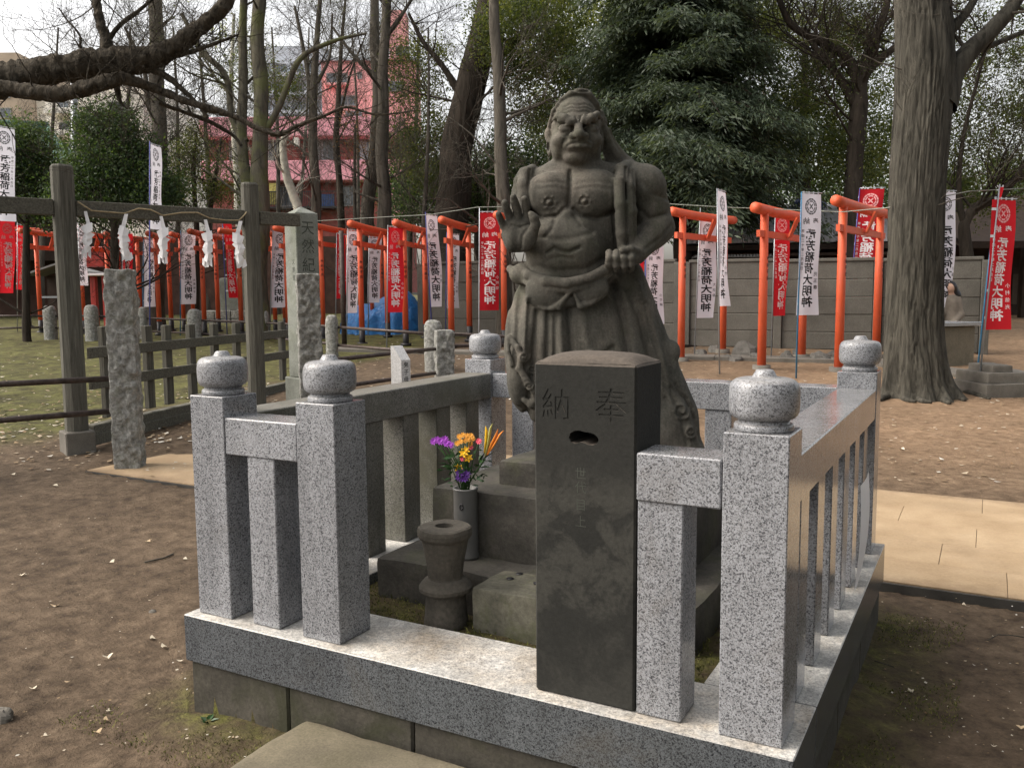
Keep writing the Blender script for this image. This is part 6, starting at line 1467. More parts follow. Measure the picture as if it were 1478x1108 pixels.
# --- the great trunk on the right, with root flare
def big_trunk():
    p = gp(1338, 571); d = depth_of(p); k_ = d/FPX; T = thing('ginkgo_tree', 'massive ridged grey tree trunk with spreading roots on the right', 'tree', p)
    rows = [(575, 1327, 48), (562, 1325, 45), (548, 1322, 43), (520, 1320, 41), (480, 1319, 39.5), (420, 1320, 38.5), (340, 1322, 38), (250, 1325, 38), (170, 1331, 38.5), (100, 1335, 40), (50, 1334, 39), (0, 1332, 38), (-80, 1330, 37), (-200, 1328, 36)]
    Q = np.array([at(a[1], a[0], d) for a in rows]); Q[:, 0] += 0; r = np.array([a[2]*k_ for a in rows]); Q, r = smooth_path(Q, r, 240); ns = 180; a = np.linspace(0, 2*math.pi, ns+1)
    z = Q[:, 2]-p[2]; A, Z = np.meshgrid(a, z, indexing='xy'); Rr = r[:, None]*np.ones_like(A)
    fl = np.exp(-Z/.28); lob = np.zeros_like(A)
    for (a0, s_, w_) in ((-.15, .95, .20), (.45, .4, .22), (-.75, .75, .17), (-1.3, .55, .2), (-1.85, .5, .22), (-2.4, .6, .2), (2.8, .45, .3), (1.5, .5, .4), (3.6, .6, .25)):
        dlt = np.angle(np.exp(1j*(A-a0+YAW*0))); lob += s_*np.exp(-(dlt/w_)**2)
    Rr = Rr*(1+fl*lob*.42)
    P3 = np.stack([np.cos(A)*3.2, np.sin(A)*3.2, Z*.55], -1)
    ridge = np.abs(fbm(P3*1.6+3, 4)); ridge2 = np.abs(fbm(P3*np.array([4.5, 4.5, 2.4])+8, 3)); Rr = Rr+(-.020*np.exp(-(ridge/.05)**2)-.013*np.exp(-(ridge2/.07)**2)+.02*fbm(P3*.7, 3)+.008*fbm(P3*np.array([9, 9, 5]), 3))
    V = np.stack([Q[:, 0][:, None]+np.cos(A)*Rr, Q[:, 1][:, None]+np.sin(A)*Rr, Q[:, 2][:, None]*np.ones_like(A)-fl*lob*.02], -1); V[:, -1] = V[:, 0]
    m = MB(); m.grid(V); obj('trunk', m, M['bark_big'], T)
    r_ = random.Random(5)
    for (pts, w0, w1) in (([(1378, 556), (1398, 566), (1416, 571), (1428, 575)], 8, 2), ([(1366, 562), (1380, 572), (1392, 577)], 8, 3), ([(1296, 566), (1280, 572), (1268, 577)], 8, 3), ([(1318, 570), (1330, 578), (1345, 580)], 6, 2), ([(1352, 568), (1362, 577), (1370, 581)], 8, 3), ([(1302, 572), (1310, 577), (1322, 579)], 6, 2)):
        P_ = []
        for i, (px, py) in enumerate(pts): q = gp(px, py+2); q[2] += .015; P_.append(q)
        P_, rr = smooth_path(P_, np.linspace(w0*k_, w1*k_, len(P_)), 14); m = MB(); m.tube(P_, rr, 9, wob=.1); obj('root', m, M['bark_big'], T)
    tw = Twigs()
    def limb(pts, w):
        P_, rr = smooth_path([at(a[0], a[1], d+(a[2] if len(a) > 2 else 0)) for a in pts], np.array(w)*k_/2, 36); t2 = Twigs(); t2.limb(P_, rr*(1+.07*vnoise(P_*4)), 16); obj('limb', fast_mesh('limb', t2.V[0]-root_loc(T), t2.F[0], True), M['bark_big'], T); return P_, rr
    for pts, w in (([(1352, 150), (1374, 108), (1398, 76), (1430, 45), (1462, 8), (1490, -40)], [60, 34, 27, 24, 20, 18]), ([(1345, 60), (1385, 30), (1410, -8), (1430, -60)], [30, 14, 11, 9]), ([(1395, 78, 0), (1440, 62, .3), (1480, 45, .5)], [14, 8, 7])):
        P_, rr = limb(pts, w)
        for i in range(7):
            j = r_.randrange(12, 36); grow(tw, P_[j], np.array([r_.gauss(0, 1), r_.gauss(0, 1), r_.gauss(0, .7)]), .8, rr[j]*.25, 2, r_, .1, .4, 3, minr=.0025)
    for i in range(6):
        t_ = r_.randrange(110, 220); grow(tw, Q[t_]+RGT*r[t_]*r_.choice([-1, 1])*.9-FWD*.1, RGT*r_.choice([-1, 1])+np.array([0, 0, .4]), 1.0, .012, 2, r_, .2, .4, 3, minr=.0025)
    obj('branches', tw.mesh('branches', root_loc(T)), M['bark'], T)
big_trunk()

# --- the limb reaching in from the left, close to the camera
def overhang():
    d = 7.0; k_ = d/FPX; T = thing('overhanging_tree', 'bare rough limbs of a near tree reaching in from the top left corner', 'tree', at(-420, 560, d)*np.array([1, 1, 0]))
    r_ = random.Random(9); tw = Twigs()
    def limb(pts, w, tws, L=.7, nm='limb'):
        P_, rr = smooth_path([at(a[0], a[1], d+(a[2] if len(a) > 2 else 0)) for a in pts], np.array(w)*k_/2, 10*len(pts)); rr = rr*(1+.10*vnoise(P_*9)); P_ = P_+np.stack([vnoise(P_*3.3+i*5) for i in range(3)], 1)*rr[:, None]*.3
        P_, rr = smooth_path(P_, rr, 30*len(pts)); t2 = Twigs(); t2.limb(P_, rr, 22); c = np.repeat(P_, 22, 0); V = c+(t2.V[0]-c)*(1+.34*fbm(t2.V[0]*22, 3)[:, None]); obj(nm, fast_mesh(nm, V-root_loc(T), t2.F[0], True), M['bark_near'], T)
        for i in range(tws):
            j = r_.randrange(3, len(P_)-1); dd = np.array([r_.gauss(0, 1), r_.gauss(0, .6), r_.gauss(-.1, 1)]); grow(tw, P_[j], dd, L*r_.uniform(.35, 1), min(.007, rr[j]*.5), 2, r_, .15, .5, 3, minr=.0013)
        return P_
    limb([(-420, 560), (-400, 300), (-250, 170), (-60, 135), (0, 116), (80, 98), (160, 92), (225, 82), (265, 62), (300, 35), (325, 5), (345, -50)], [120, 90, 66, 50, 46, 38, 38, 34, 27, 22, 19, 16], 14, .8, 'trunk')
    limb([(-300, 190, 0), (-60, 112, -.2), (0, 126, -.2), (70, 136, -.2), (120, 128, -.2), (160, 118, -.15), (182, 114, -.1), (230, 130), (270, 147), (310, 158), (345, 170), (375, 187), (405, 194), (430, 181), (470, 166), (500, 155), (545, 166), (600, 160)], [50, 28, 23, 22, 22, 20, 17, 12, 10.5, 10, 8, 7.5, 7, 5.5, 4.5, 4, 3, 2], 26, .7)
    limb([(195, 92), (235, 106), (262, 128), (285, 150), (300, 170)], [12, 10, 8, 6, 4], 5, .5)
    limb([(230, 150, .1), (260, 160, .2), (300, 175, .3), (335, 195, .4), (348, 210, .4)], [5, 6, 6, 5, 4], 3, .4)
    limb([(167, 118), (170, 133), (174, 147), (184, 158)], [9, 8, 6, 1.5], 0)
    limb([(158, 82), (152, 55), (142, 22), (136, -30)], [24, 15, 13, 11], 8, .7)
    limb([(155, 60), (175, 35), (205, 12), (240, -20)], [8, 6, 5, 4], 5, .6)
    limb([(125, 92), (117, 70), (115, 50), (98, 30), (85, 12)], [6, 4, 3.4, 2.6, 1.6], 6, .5)
    limb([(225, 88), (268, 78), (310, 64), (345, 50)], [9, 7, 5, 3], 6, .5)
    for i in range(34):
        px = r_.uniform(120, 330); grow(tw, at(px, 92+max(0, px-240)*-.5, d), np.array([r_.gauss(.2, 1), r_.gauss(0, .6), r_.gauss(.5, .8)]), .55, .005, 2, r_, .2, .5, 3, minr=.0013)
    obj('branches', tw.mesh('branches', root_loc(T)), M['bark_near'], T)
overhang()

# --- bare trees
G1 = 'bare trees behind the left hand gates'
trunk_tree('bare_tree', 'straight bare trunk rising behind the middle paper streamer and high white banner', 'tree', 25, [[(226, 470, 28), (228, 330, 25), (231, 200, 22), (227, 60, 20), (222, -60, 17)], [(230, 190, 11), (215, 150, 8), (209, 100, 6), (180, 40, 4)]], seed=1, limbs=14, group=G1)
trunk_tree('bare_tree', 'stout double stemmed bare tree above the right gate post', 'tree', 21, [[(372, 470, 34), (372, 300, 30), (377, 190, 22), (373, 60, 20), (375, -60, 17)], [(368, 300, 20), (352, 230, 16), (350, 120, 14), (352, -40, 10)], [(355, 205, 12), (335, 170, 9), (325, 110, 9), (290, 72, 8), (262, 20, 6)], [(376, 200, 10), (400, 160, 9), (430, 90, 8), (480, 60, 6), (530, 48, 3)]], m='bark_moss', seed=2, limbs=9, group=G1, nleaf=900, lsize=.055, lmat='leaf_olive')
trunk_tree('bare_tree', 'slim bare tree in front of the pink building, forking above its pink band', 'tree', 24, [[(463, 470, 16), (457, 300, 15), (452, 150, 12), (457, 60, 8), (466, -40, 6)], [(452, 160, 8), (441, 90, 6), (425, 10, 4)], [(458, 120, 6), (476, 80, 4), (480, 20, 3)]], seed=3, limbs=8, group=G1)
trunk_tree('bare_tree', 'left one of two close straight trunks right of the pink building', 'tree', 26, [[(522, 470, 20), (528, 330, 20), (544, 160, 16), (541, 60, 14), (543, -60, 12)], [(540, 110, 8), (510, 80, 5), (480, 40, 3)]], m='bark', seed=4, limbs=8, group=G1)
trunk_tree('bare_tree', 'right one of two close straight trunks right of the pink building', 'tree', 24, [[(556, 470, 26), (554, 330, 21), (550, 220, 18), (554, 100, 15), (562, -60, 12)], [(553, 60, 9), (575, 30, 6), (600, -10, 4)]], m='bark', seed=5, limbs=8, group=G1)
trunk_tree('bare_tree', 'thin dark bare tree between the slim tree and the two straight trunks', 'tree', 29, [[(498, 470, 12), (492, 300, 10), (486, 200, 9), (492, 80, 6), (500, -20, 3)], [(488, 180, 5), (505, 110, 3), (528, 50, 2)]], m='bark_dark', seed=6, limbs=9, group=G1)
trunk_tree('bare_tree', 'smooth whitish curved trunk cut off short above the inscribed pillar', 'tree', 23, [[(440, 480, 15), (432, 320, 13), (424, 285, 13), (414, 255, 12), (409, 215, 10), (413, 190, 9)]], m='bark_pale', seed=7, limbs=3, llen=.9, tw=(2, 3), group=G1)
trunk_tree('bare_tree', 'pale thin trunk leaning behind the stout double stemmed tree', 'tree', 30, [[(352, 470, 12), (345, 300, 11), (340, 220, 9), (334, 120, 7), (338, 20, 4)]], m='bark_pale', seed=8, limbs=8, group=G1)
trunk_tree('bare_tree', 'grey trunk with pale crooked twigs just left of the statue head', 'tree', 20, [[(728, 480, 24), (727, 330, 20), (722, 200, 19), (716, 80, 16), (712, -60, 13)]], seed=9, limbs=16, llen=1.3, lrange=(.2, .9), group=G1, m='bark', up=.1)
for i, (px, dd_, w_, tx, lab) in enumerate(((255, 36, 7, 250, 'far thin bare tree between the high white banner and double stemmed tree'), (300, 34, 8, 285, 'far crooked bare tree left of the right gate post'), (400, 33, 7, 392, 'far sapling against the pink band left of the pillar'), (590, 30, 8, 604, 'far bare sapling beside the salmon tower'), (515, 38, 6, 508, 'far hair thin sapling between pillar and straight trunks'), (170, 34, 8, 188, 'far bare tree behind the large left bush'), (610, 24, 7, 618, 'young bare tree over the tarpaulin'), (60, 30, 7, 84, 'thin bare tree above the green copper roof'), (430, 36, 6, 446, 'far bare sapling in front of the salmon tower'), (1110, 26, 8, 1095, 'bare brownish tree behind the right side of the conifer'), (1150, 30, 8, 1160, 'bare pinkish twigged tree between conifer and forked tree'))):
    trunk_tree('bare_sapling', lab, 'tree', dd_, [[(px, 470, w_*1.3), (px+2, 320, w_), ((px+tx)/2+4, 180, w_*.7), (tx, 40, w_*.35)]], seed=30+i, limbs=9, llen=1.6, lrange=(.3, 1), group='far bare saplings', m='bark' if i != 9 else 'bark_moss', seg=8, up=.5)
# --- leaning dark evergreen left of the statue
c = np.concatenate([blob(600, 100, 50, 50, 26, 24, seed=1), blob(760, 50, 80, 60, 23, 110, seed=2), blob(600, 165, 40, 60, 27, 34, seed=3), blob(760, 0, 80, 40, 25, 70, seed=4), blob(628, 230, 48, 50, 27, 60, seed=5), blob(790, 120, 55, 55, 25, 60, seed=6)])
trunk_tree('leaning_tree', 'thick dark trunk leaning right with glossy green foliage left of the statue head', 'tree', 24, [[(648, 480, 52), (650, 330, 50), (655, 220, 46), (675, 130, 44), (698, 50, 40), (722, -60, 34)], [(690, 90, 16), (735, 70, 14), (775, 30, 10), (800, -20, 8)], [(672, 150, 14), (640, 100, 9), (610, 60, 6), (590, 20, 4)]], m='bark_dark', seed=12, limbs=12, leaf=c, nleaf=52000, lsize=.085, lmat='leaf_olive')
c = np.concatenate([blob(600, 265, 60, 42, 29, 70, seed=21), blob(690, 262, 45, 45, 29, 50, seed=22), blob(745, 250, 50, 60, 27, 80, seed=23), blob(650, 300, 80, 30, 29, 60, seed=24), blob(830, 250, 50, 60, 27, 50, seed=25)])
trunk_tree('evergreen_shrub', 'dark dense evergreen thicket behind the torii logs left of the statue', 'shrub', 28, [[(690, 470, 14), (690, 300, 10), (685, 230, 6)]], m='bark_dark', seed=13, limbs=10, leaf=c, nleaf=42000, lsize=.09, lmat='leaf_dark')
c = np.concatenate([blob(860, 70, 80, 70, 29, 110, seed=26), blob(930, 190, 80, 70, 30, 110, seed=27), blob(820, 180, 60, 60, 29, 80, seed=28), blob(1040, 60, 90, 60, 30, 120, seed=29), blob(1060, 200, 80, 60, 30, 110, seed=30), blob(950, 20, 90, 50, 29, 90, seed=37)])
trunk_tree('evergreen_tree', 'broad olive green evergreen crown filling the view behind the dark conifer', 'tree', 29, [[(915, 470, 26), (912, 330, 22), (905, 200, 18), (900, 60, 10)], [(910, 260, 12), (960, 160, 9), (1010, 80, 6)]], m='bark_dark', seed=23, limbs=14, leaf=c, nleaf=85000, lsize=.10, lmat='leaf_olive')
c = np.concatenate([blob(1160, 60, 80, 60, 30, 100, seed=38), blob(1150, 190, 80, 60, 30, 110, seed=39), blob(1240, 210, 80, 50, 30, 100, seed=47), blob(1260, 90, 70, 60, 31, 60, seed=48)])
trunk_tree('evergreen_tree', 'soft olive evergreen crown behind the dark forked tree', 'tree', 30, [[(1168, 470, 22), (1166, 330, 18), (1160, 200, 14), (1165, 60, 8)]], m='bark_dark', seed=24, limbs=12, leaf=c, nleaf=34000, lsize=.10, lmat='leaf_olive')
# --- conifer
def conifer():
    d = 22; k_ = d/FPX; b = at(985, 440, d); gz_ = float(ground_z(b[0], b[1])); base = np.array([b[0], b[1], gz_]); T = thing('conifer_tree', 'large dark blue green conifer with drooping boughs right behind the statue', 'tree', base)
    P_, rr = smooth_path([base-[0, 0, .1], at(985, 330, d), at(980, 200, d), at(976, 80, d), at(972, -60, d), at(970, -260, d)], np.array([30, 26, 23, 20, 16, 9])*k_/2, 50); m = MB(); m.tube(P_, rr, 14, wob=.06); obj('trunk', m, M['bark_dark'], T)
    g = np.random.default_rng(4); r_ = random.Random(4); tw = Twigs(); C = []; D = []
    z_lo = at(985, 305, d)[2]; z_hi = at(985, -240, d)[2]; nb = 460
    for i in range(nb):
        t_ = g.random()**.85; z = z_lo+(z_hi-z_lo)*t_; a = g.uniform(0, 2*math.pi); L = (3.25*(1-t_)**.5+.3)*g.uniform(.45, 1.12); px = np.interp(z, P_[:, 2], P_[:, 0]); py = np.interp(z, P_[:, 2], P_[:, 1])
        dd = np.array([math.cos(a), math.sin(a), 0]); n = 9; s_ = np.linspace(0, 1, n); drp = g.uniform(.22, .62)
        Q = np.array([px, py, z])+np.outer(s_*L, dd)+np.outer(.25*L*s_-drp*L*s_**2.0*1.25, [0, 0, 1])+np.cumsum(g.normal(0, .03, (n, 3)), 0)
        tw.limb(Q, np.linspace(.03, .006, n), 4)
        for q_ in np.arange(.22, 1.02, .10):
            c0 = np.array([np.interp(q_, s_, Q[:, k]) for k in range(3)]); sp = .62*L*.3*(1.2-q_*.6)
            for sd_ in (-1, 1):
                lat = np.array([-dd[1], dd[0], 0])*sd_; dr = dd*.8+lat*.9+np.array([0, 0, -.42]); dr /= np.linalg.norm(dr)
                for u_ in (.1, .4, .7, 1.0): C.append(c0+dr*sp*u_+g.normal(0, .05, 3)+[0, 0, -.08*u_]); D.append(dr+np.array([0, 0, -.35]))
    obj('branches', tw.mesh('branches', root_loc(T)), M['bark_dark'], T)
    leaves('foliage', np.array(C), 340000, .13, .16, 'leaf_conifer', T, asp=.22, direction=np.array(D), flat=.6, seed=8, tone_sp=.35)
conifer()
# --- forked tree right of the conifer, foliage behind the trunk
c = np.concatenate([blob(1180, 120, 75, 60, 22, 90, seed=31), blob(1130, 190, 50, 60, 24, 60, seed=32), blob(1215, 235, 60, 45, 22, 80, seed=33), blob(1250, 30, 70, 40, 22, 60, seed=34), blob(1100, 30, 60, 40, 24, 60, seed=35), blob(1270, 180, 40, 60, 23, 40, seed=36)])
trunk_tree('forked_tree', 'dark forked tree with olive foliage between the conifer and the great trunk', 'tree', 21, [[(1226, 480, 30), (1229, 330, 26), (1232, 240, 25), (1240, 150, 24), (1243, 120, 20), (1262, 60, 15), (1280, 10, 11), (1290, -60, 8)], [(1240, 130, 18), (1225, 85, 14), (1185, 60, 12), (1140, 35, 10), (1118, -20, 8)], [(1233, 150, 14), (1210, 110, 12), (1180, 75, 9), (1160, 40, 6)], [(1246, 110, 14), (1270, 85, 12), (1300, 62, 10)]], m='bark_dark', seed=14, limbs=16, leaf=c, nleaf=30000, lsize=.075, lmat='leaf_olive')
c = np.concatenate([blob(1420, 60, 70, 60, 24, 60, seed=41), blob(1400, 170, 50, 50, 24, 60, seed=42), blob(1465, 200, 45, 50, 25, 50, seed=43), blob(1440, 270, 60, 35, 23, 50, seed=44), blob(1375, 250, 25, 50, 24, 30, seed=45), blob(1500, 110, 50, 60, 25, 40, seed=46)])
trunk_tree('arching_tree', 'tree with a dark arching limb and yellow green leaves at the right edge', 'tree', 22, [[(1398, 480, 20), (1394, 350, 17), (1396, 318, 15), (1412, 298, 14), (1440, 286, 12), (1462, 262, 11), (1490, 228, 9)], [(1395, 330, 10), (1384, 280, 8), (1390, 200, 6), (1410, 120, 5), (1430, 40, 4)]], m='bark_dark', seed=15, limbs=18, leaf=c, nleaf=26000, lsize=.08, lmat='leaf_olive')
# --- bushes on the left
c = np.concatenate([blob(165, 245, 62, 55, 20, 120, seed=51), blob(155, 190, 38, 32, 20, 50, seed=52), blob(120, 285, 40, 28, 20, 40, seed=53), blob(215, 280, 38, 30, 20, 40, seed=54)])
trunk_tree('evergreen_shrub', 'rounded glossy evergreen bush behind the left part of the lintel', 'shrub', 20, [[(165, 470, 14), (165, 330, 10), (163, 240, 6)], [(165, 330, 6), (140, 260, 5), (130, 210, 3)], [(165, 320, 6), (190, 260, 5), (205, 215, 3)]], m='bark_dark', seed=16, limbs=12, leaf=c, nleaf=42000, lsize=.075, lmat='leaf_dark')
c = np.concatenate([blob(35, 235, 42, 55, 21, 80, seed=61), blob(55, 285, 30, 30, 21, 30, seed=62)])
trunk_tree('evergreen_shrub', 'dense green bush below the green copper roof at the left edge', 'shrub', 21, [[(38, 470, 12), (38, 330, 9), (36, 240, 5)]], m='bark_dark', seed=17, limbs=10, leaf=c, nleaf=26000, lsize=.075, lmat='leaf_dark')
c = np.concatenate([blob(282, 210, 35, 30, 26, 26, seed=71), blob(275, 262, 40, 36, 26, 34, seed=72), blob(325, 262, 30, 40, 26, 22, seed=73), blob(345, 90, 50, 50, 24, 18, seed=74), blob(405, 130, 28, 30, 24, 14, seed=75)])
trunk_tree('young_evergreen', 'thin leafed yellow green young tree between the gate posts', 'tree', 26, [[(283, 470, 9), (284, 330, 8), (280, 250, 6), (284, 190, 3)], [(300, 330, 7), (312, 250, 5), (320, 200, 3)]], m='bark_dark', seed=18, limbs=14, leaf=c, nleaf=13000, lsize=.07, lmat='leaf_olive')
c = blob(512, 195, 22, 44, 25, 22, seed=81)
trunk_tree('young_evergreen', 'sapling holding a few dry orange leaves before the pink building', 'tree', 25, [[(515, 470, 6), (512, 300, 5), (512, 180, 3)]], m='bark', seed=19, limbs=8, leaf=c, nleaf=500, lsize=.07, lmat='leaf_dry')
# utility pole
q = MB(); pb_ = at(107, 470, 40); q.tube([pb_, at(107, 118, 40)], .15, 10)
obj('utility_pole', q, M['pole_grey'], None, loc=tuple(pb_), cat='utility pole', label='grey utility pole in front of the cream apartment block')
# iron post leaning behind the two toned post
p = gp(497, 500); q = MB(); q.tube([p-np.array([0, 0, .1]), above(p, 333)], .055, 8); obj('iron_post', q, M['rust'], None, loc=tuple(p), cat='iron post', label='dark brown rusty post at the left side of the white banner by the tarpaulin')
# low far hedge closing the view between the buildings
far_c = np.concatenate([blob(px, 285+rnd.uniform(-12, 8), 75, 45, 46, 60, seed=abs(int(px))) for px in list(range(-60, 200, 90))+list(range(640, 1560, 100))])
gl = at(700, 420, 46); gl[2] = float(ground_z(gl[0], gl[1]))
g_ = np.random.default_rng(2); n_ = 60000; idx = g_.integers(0, len(far_c), n_); c_ = far_c[idx]+g_.normal(0, .55, (n_, 3)); d_ = g_.normal(0, 1, (n_, 3)); d_ /= np.linalg.norm(d_, axis=1)[:, None]; e_ = np.cross(d_, g_.normal(0, 1, (n_, 3))); e_ /= np.linalg.norm(e_, axis=1)[:, None]
V_ = np.stack([c_, c_+d_*.1+e_*.06, c_+d_*.2, c_+d_*.1-e_*.06], 1).reshape(-1, 3)
me = fast_mesh('far_wood', V_, np.arange(n_*4).reshape(-1, 4), False, g_.random(n_)); obj('far_wood', me, M['leaf_dark'], None, kind='stuff', label='dark band of far evergreen trees behind the whole precinct', cat='trees')

# grove of unseen trees, added on the right to block sky light
def shade_grove(label, cx, cy, rx, ry, h, seed):
    gz_ = float(ground_z(cx, cy)); T = thing('evergreen_tree', label, 'tree', (cx, cy, gz_), 'unseen trees added on the right to block sky light'); r_ = random.Random(seed)
    m = MB(); m.tube([(cx, cy, gz_-.1), (cx+.1, cy, gz_+h*.4), (cx, cy+.1, gz_+h*.8)], [.25, .2, .08], 10, wob=.1); obj('trunk', m, M['bark_dark'], T)
    g = np.random.default_rng(seed); v = g.normal(0, 1, (160, 3)); v /= np.linalg.norm(v, axis=1)[:, None]; c = np.array([cx, cy, gz_+h*.58])+v*g.uniform(.5, 1, (160, 1))**.6*np.array([rx, ry, h*.42])
    leaves('foliage', c, 22000, .4, .26, 'leaf_dark', T, seed=seed)
for i, (x, y, h) in enumerate(((7.8, -5.5, 12), (8.2, -.5, 13), (9.5, 5.0, 12))):
    shade_grove(('unseen tree added to block sky light right of the sandy paving, nearest the camera', 'unseen tree added to block sky light right of the sandy paving, middle one', 'unseen tree added to block sky light right of the sandy paving, farthest one')[i], x+1.2, y, 2.6, 2.6, h, 90+i)
# ------------------------------------------------------------------ fallen leaves, twigs, small plants
def fan_leaf(mb, p, s_, yaw, curl, r_):
    n = 7; base = np.array([0, 0, 0.002]); pts = [base+np.array([-.01*s_/.05, 0, 0])]; P_ = []
    for i in range(n):
        a = -.95+1.9*i/(n-1); rr = s_*(.92+.1*r_.random())*(.86 if i == n//2 else 1); P_.append((math.cos(a)*rr, math.sin(a)*rr, .004+curl*rr*abs(math.sin(a*1.3))+r_.random()*.002))
    v = [base]+[np.array(q) for q in P_]; f = [(0, i+1, i+2) for i in range(n-1)]
    v += [np.array([-.7*s_, -.012*s_, .004]), np.array([-.7*s_, .03*s_, .006]), np.array([0, .025*s_, .004])]; f.append((0, n+3, n+2, n+1))
    v = rotz(v, (0, 0, 0), yaw)+p; mb.add(v, f)
spots = [(217, 783, 'ginkgo'), (164, 814, 'pale'), (30, 831, 'pale'), (82, 875, 'ginkgo'), (100, 985, 'ginkgo'), (160, 1027, 'pale'), (157, 1041, 'ginkgo'), (69, 1063, 'pale'), (271, 808, 'pale'), (262, 954, 'pale'), (225, 923, 'pale'), (157, 952, 'pale'), (242, 935, 'pale'), (144, 1060, 'ginkgo'), (21, 686, 'pale'), (84, 702, 'pale'), (1317, 1002, 'pale'), (1474, 1054, 'ginkgo'), (1310, 1000, 'pale'), (1434, 1078, 'pale'), (1395, 876, 'pale'), (1306, 650, 'pale'), (46, 995, 'pale')]
wh = ['left of the fence in the upper middle of the bare earth', 'left of the fence near the fallen stick', 'at the left edge below the gate post', 'with a long stalk in the middle of the left earth', 'orange toned, in the lower left earth', 'upper one of a pair low on the left', 'lower one of a pair low on the left', 'near the lower left corner', 'just left of the front left fence post', 'against the left corner of the granite kerb', 'small, left of the kerb corner', 'small, low in the left earth', 'small, beside the pebble', 'close to the bottom edge on the left', 'on the moss edge at the far left', 'by the gate post footing', 'lighter one on the dark earth right of the fence', 'at the right edge near the bottom', 'darker one on the earth right of the fence', 'near the lower right corner', 'below the edge of the sandy paving', 'on the dry earth beyond the sandy paving', 'small, at the left edge']
rr_ = random.Random(3)
for (px, py, kd), w_ in zip(spots, wh):
    p = gp(px, py); p[2] = p[2]+.004; q = MB(); u = depth_of(p)/FPX; fan_leaf(q, p, max(.014, 8.5*u*rr_.uniform(.7, 1.1)), rr_.uniform(0, 6.28), rr_.uniform(.1, .5), rr_)
    obj('fallen_leaf', q, M['ginkgo' if kd == 'ginkgo' else 'leaf_pale'], None, loc=tuple(p), cat='leaf', label='pale fallen fan shaped leaf '+w_ if len(w_.split()) < 11 else 'fallen leaf '+w_, group='fallen leaves on the bare earth')
for (px, py, lab) in ((566, 850, 'pale fallen leaf on the moss left of the urn'), (1013, 822, 'cream fallen leaf on the moss seen between baluster and right post')):
    p = on_plane(px, py, (0, 0, .365), (0, 0, 1)); q = MB(); fan_leaf(q, p, .028, 1.0, .4, rr_); obj('fallen_leaf', q, M['leaf_pale'], None, loc=tuple(p), cat='leaf', label=lab, group='fallen leaves on the moss inside the fence')
# litter nobody could count
def litter():
    g = np.random.default_rng(12); V = []; F = []; T_ = []; n = 0
    def zone(k, pxr, pyr, s0, s1):
        nonlocal n
        for _ in range(k):
            px, py = g.uniform(*pxr), g.uniform(*pyr); p = gp(px, py); x, y = p[0], p[1]
            if -.05 < x < 2.3 and -.05 < y < 2.25: continue
            if -4.45 < x < 9 and 2.66 < y < 5.08 and g.random() < .95: continue
            s_ = g.uniform(s0, s1); a = g.uniform(0, 6.28); t_ = g.uniform(.3, 1); tl = g.normal(0, .35, 2)
            c, s2 = math.cos(a)*s_, math.sin(a)*s_; e = np.array([c, s2, 0]); f = np.array([-s2, c, 0])*t_; h = np.array([0, 0, .008+.012*abs(tl[0])+fb*0]) if False else np.array([0, 0, .012+.01*abs(tl[0])])
            V.extend([p+h-e+[0, 0, tl[0]*s_*.5], p+h-f, p+h+e+[0, 0, abs(tl[1])*s_*.6], p+h+f]); F.append((n, n+1, n+2, n+3)); n += 4; T_.append(g.random())
    zone(900, (0, 430), (490, 640), .02, .045); zone(300, (0, 270), (560, 680), .015, .035); zone(260, (200, 275), (668, 690), .010, .022)
    zone(130, (0, 270), (690, 1100), .004, .009); zone(420, (980, 1478), (505, 700), .012, .035); zone(120, (1270, 1478), (860, 1100), .004, .009); zone(500, (480, 760), (480, 600), .015, .04); zone(60, (260, 430), (960, 1100), .004, .008)
    me = fast_mesh('leaf_litter', np.array(V), np.array(F), False, np.array(T_)); obj('leaf_litter', me, M['litter'], None, kind='stuff')
t = MT('leaf_litter', .9, .2); t.color(t.ramp(t.tone(), [(0, (.16, .10, .055)), (.4, (.34, .25, .15)), (.75, (.5, .44, .34)), (1, (.62, .60, .54))])); M['litter'] = t.m
litter()
def twig(pts, r, label):
    P_ = [gp(*a)+np.array([0, 0, .012]) for a in pts]; q = MB(); q.tube(P_, r, 5); obj('twig', q, M['bark'], None, loc=tuple(P_[0]), cat='twig', label=label)
twig([(209, 814), (222, 811), (236, 808), (250, 802)], .006, 'short grey stick lying on the bare earth left of the fence')
twig([(1424, 928), (1440, 919), (1460, 920), (1478, 923)], .003, 'thin bent twig on the dark earth at the right')
twig([(1262, 957), (1275, 961), (1290, 966)], .0025, 'pale thin twig beside the right foundation')
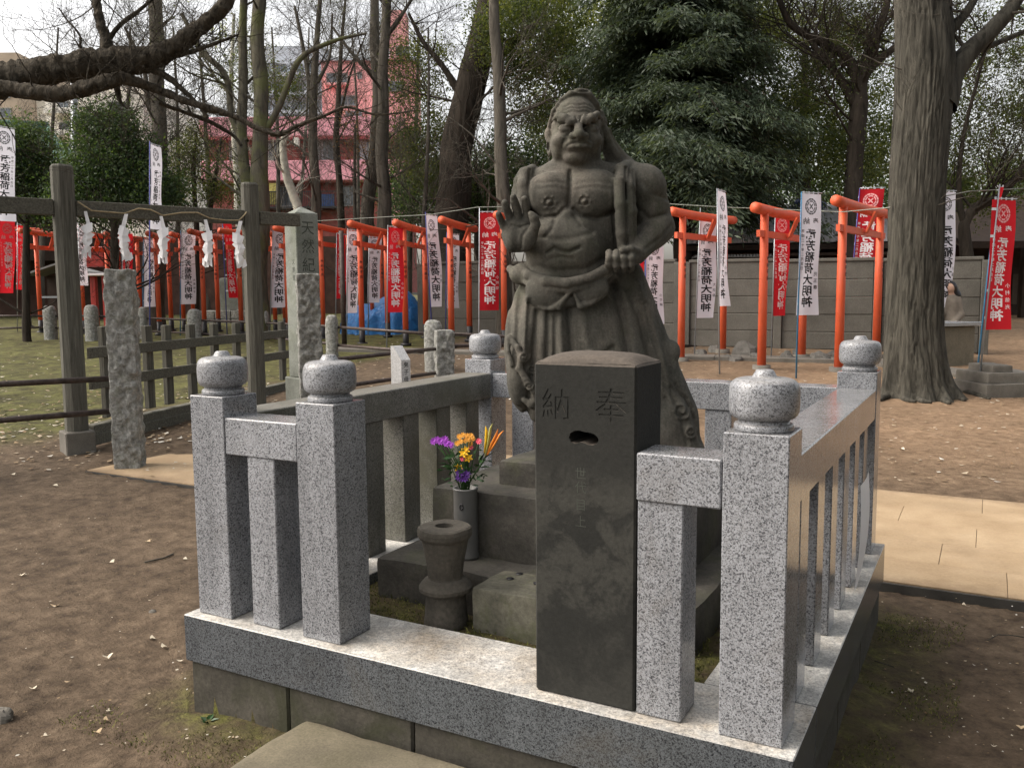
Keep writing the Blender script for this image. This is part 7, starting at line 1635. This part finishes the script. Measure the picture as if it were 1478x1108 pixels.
# weed rosettes at the foundation
def weed(px, py, n, s_, label, m='fleaf'):
    p = gp(px, py); T = thing('weed', label, 'plant', p); q = MB(); r_ = random.Random(int(px))
    for k in range(n):
        a = r_.uniform(0, 6.28); L = s_*r_.uniform(.6, 1.2); d = np.array([math.cos(a), math.sin(a), r_.uniform(.25, 1.1)]); d /= np.linalg.norm(d); e = np.cross(d, [0, 0, 1]); e /= np.linalg.norm(e)
        m_ = MB(); m_.add([p, p+d*L*.5+e*L*.2, p+d*L+np.array([0, 0, -.25*L]), p+d*L*.5-e*L*.2], [(0, 1, 2), (0, 2, 3)]); obj('leaf', m_, M[m], T)
weed(300, 1043, 12, .045, 'small dark leafed weed at the left foundation corner'); weed(335, 1052, 8, .03, 'tiny weed between foundation and stepping stone')
weed(1243, 1045, 9, .05, 'yellowish weed at the foot of the right foundation', 'stem')
# moss tufts: fine blades in the shade inside the fence and along the foundation
g = np.random.default_rng(5); n = 16000
x = g.uniform(.34, 1.9, n); y = g.uniform(.335, 2.0, n); zc_ = np.full(n, .352)+g.random(n)*.012
k2 = 9000; x2 = np.concatenate([g.uniform(-.35, 2.6, k2//2), g.uniform(2.25, 2.6, k2//2)]); y2 = np.concatenate([g.uniform(-.32, -.0, k2//2), g.uniform(0, 2.3, k2//2)])
nz2 = fbm(np.stack([x2*3, y2*3, x2*0], 1), 3); kp = nz2 > .02; x2, y2 = x2[kp], y2[kp]; z2 = ground_z(x2, y2)+.012
nz1 = fbm(np.stack([x*4, y*4, x*0], 1), 3) > -.1; x, y, zc_ = x[nz1], y[nz1], zc_[nz1]
b = np.stack([np.concatenate([x, x2]), np.concatenate([y, y2]), np.concatenate([zc_, z2])], 1); n = len(b); d = g.normal(0, .6, (n, 3)); d[:, 2] = 1; L = g.uniform(.004, .013, n)[:, None]; e = np.cross(d, g.normal(0, 1, (n, 3))); e /= np.linalg.norm(e, axis=1)[:, None]
V_ = np.stack([b-e*.0022, b+e*.0022, b+d*L], 1).reshape(-1, 3); me = fast_mesh('moss', V_, np.arange(n*3).reshape(-1, 3), False, g.random(n))
t = MT('moss_blades', .9, .2); t.color(t.ramp(t.tone(), [(0, (.03, .035, .01)), (.6, (.09, .10, .022)), (1, (.20, .19, .06))])); obj('moss', me, t.m, None, kind='stuff')
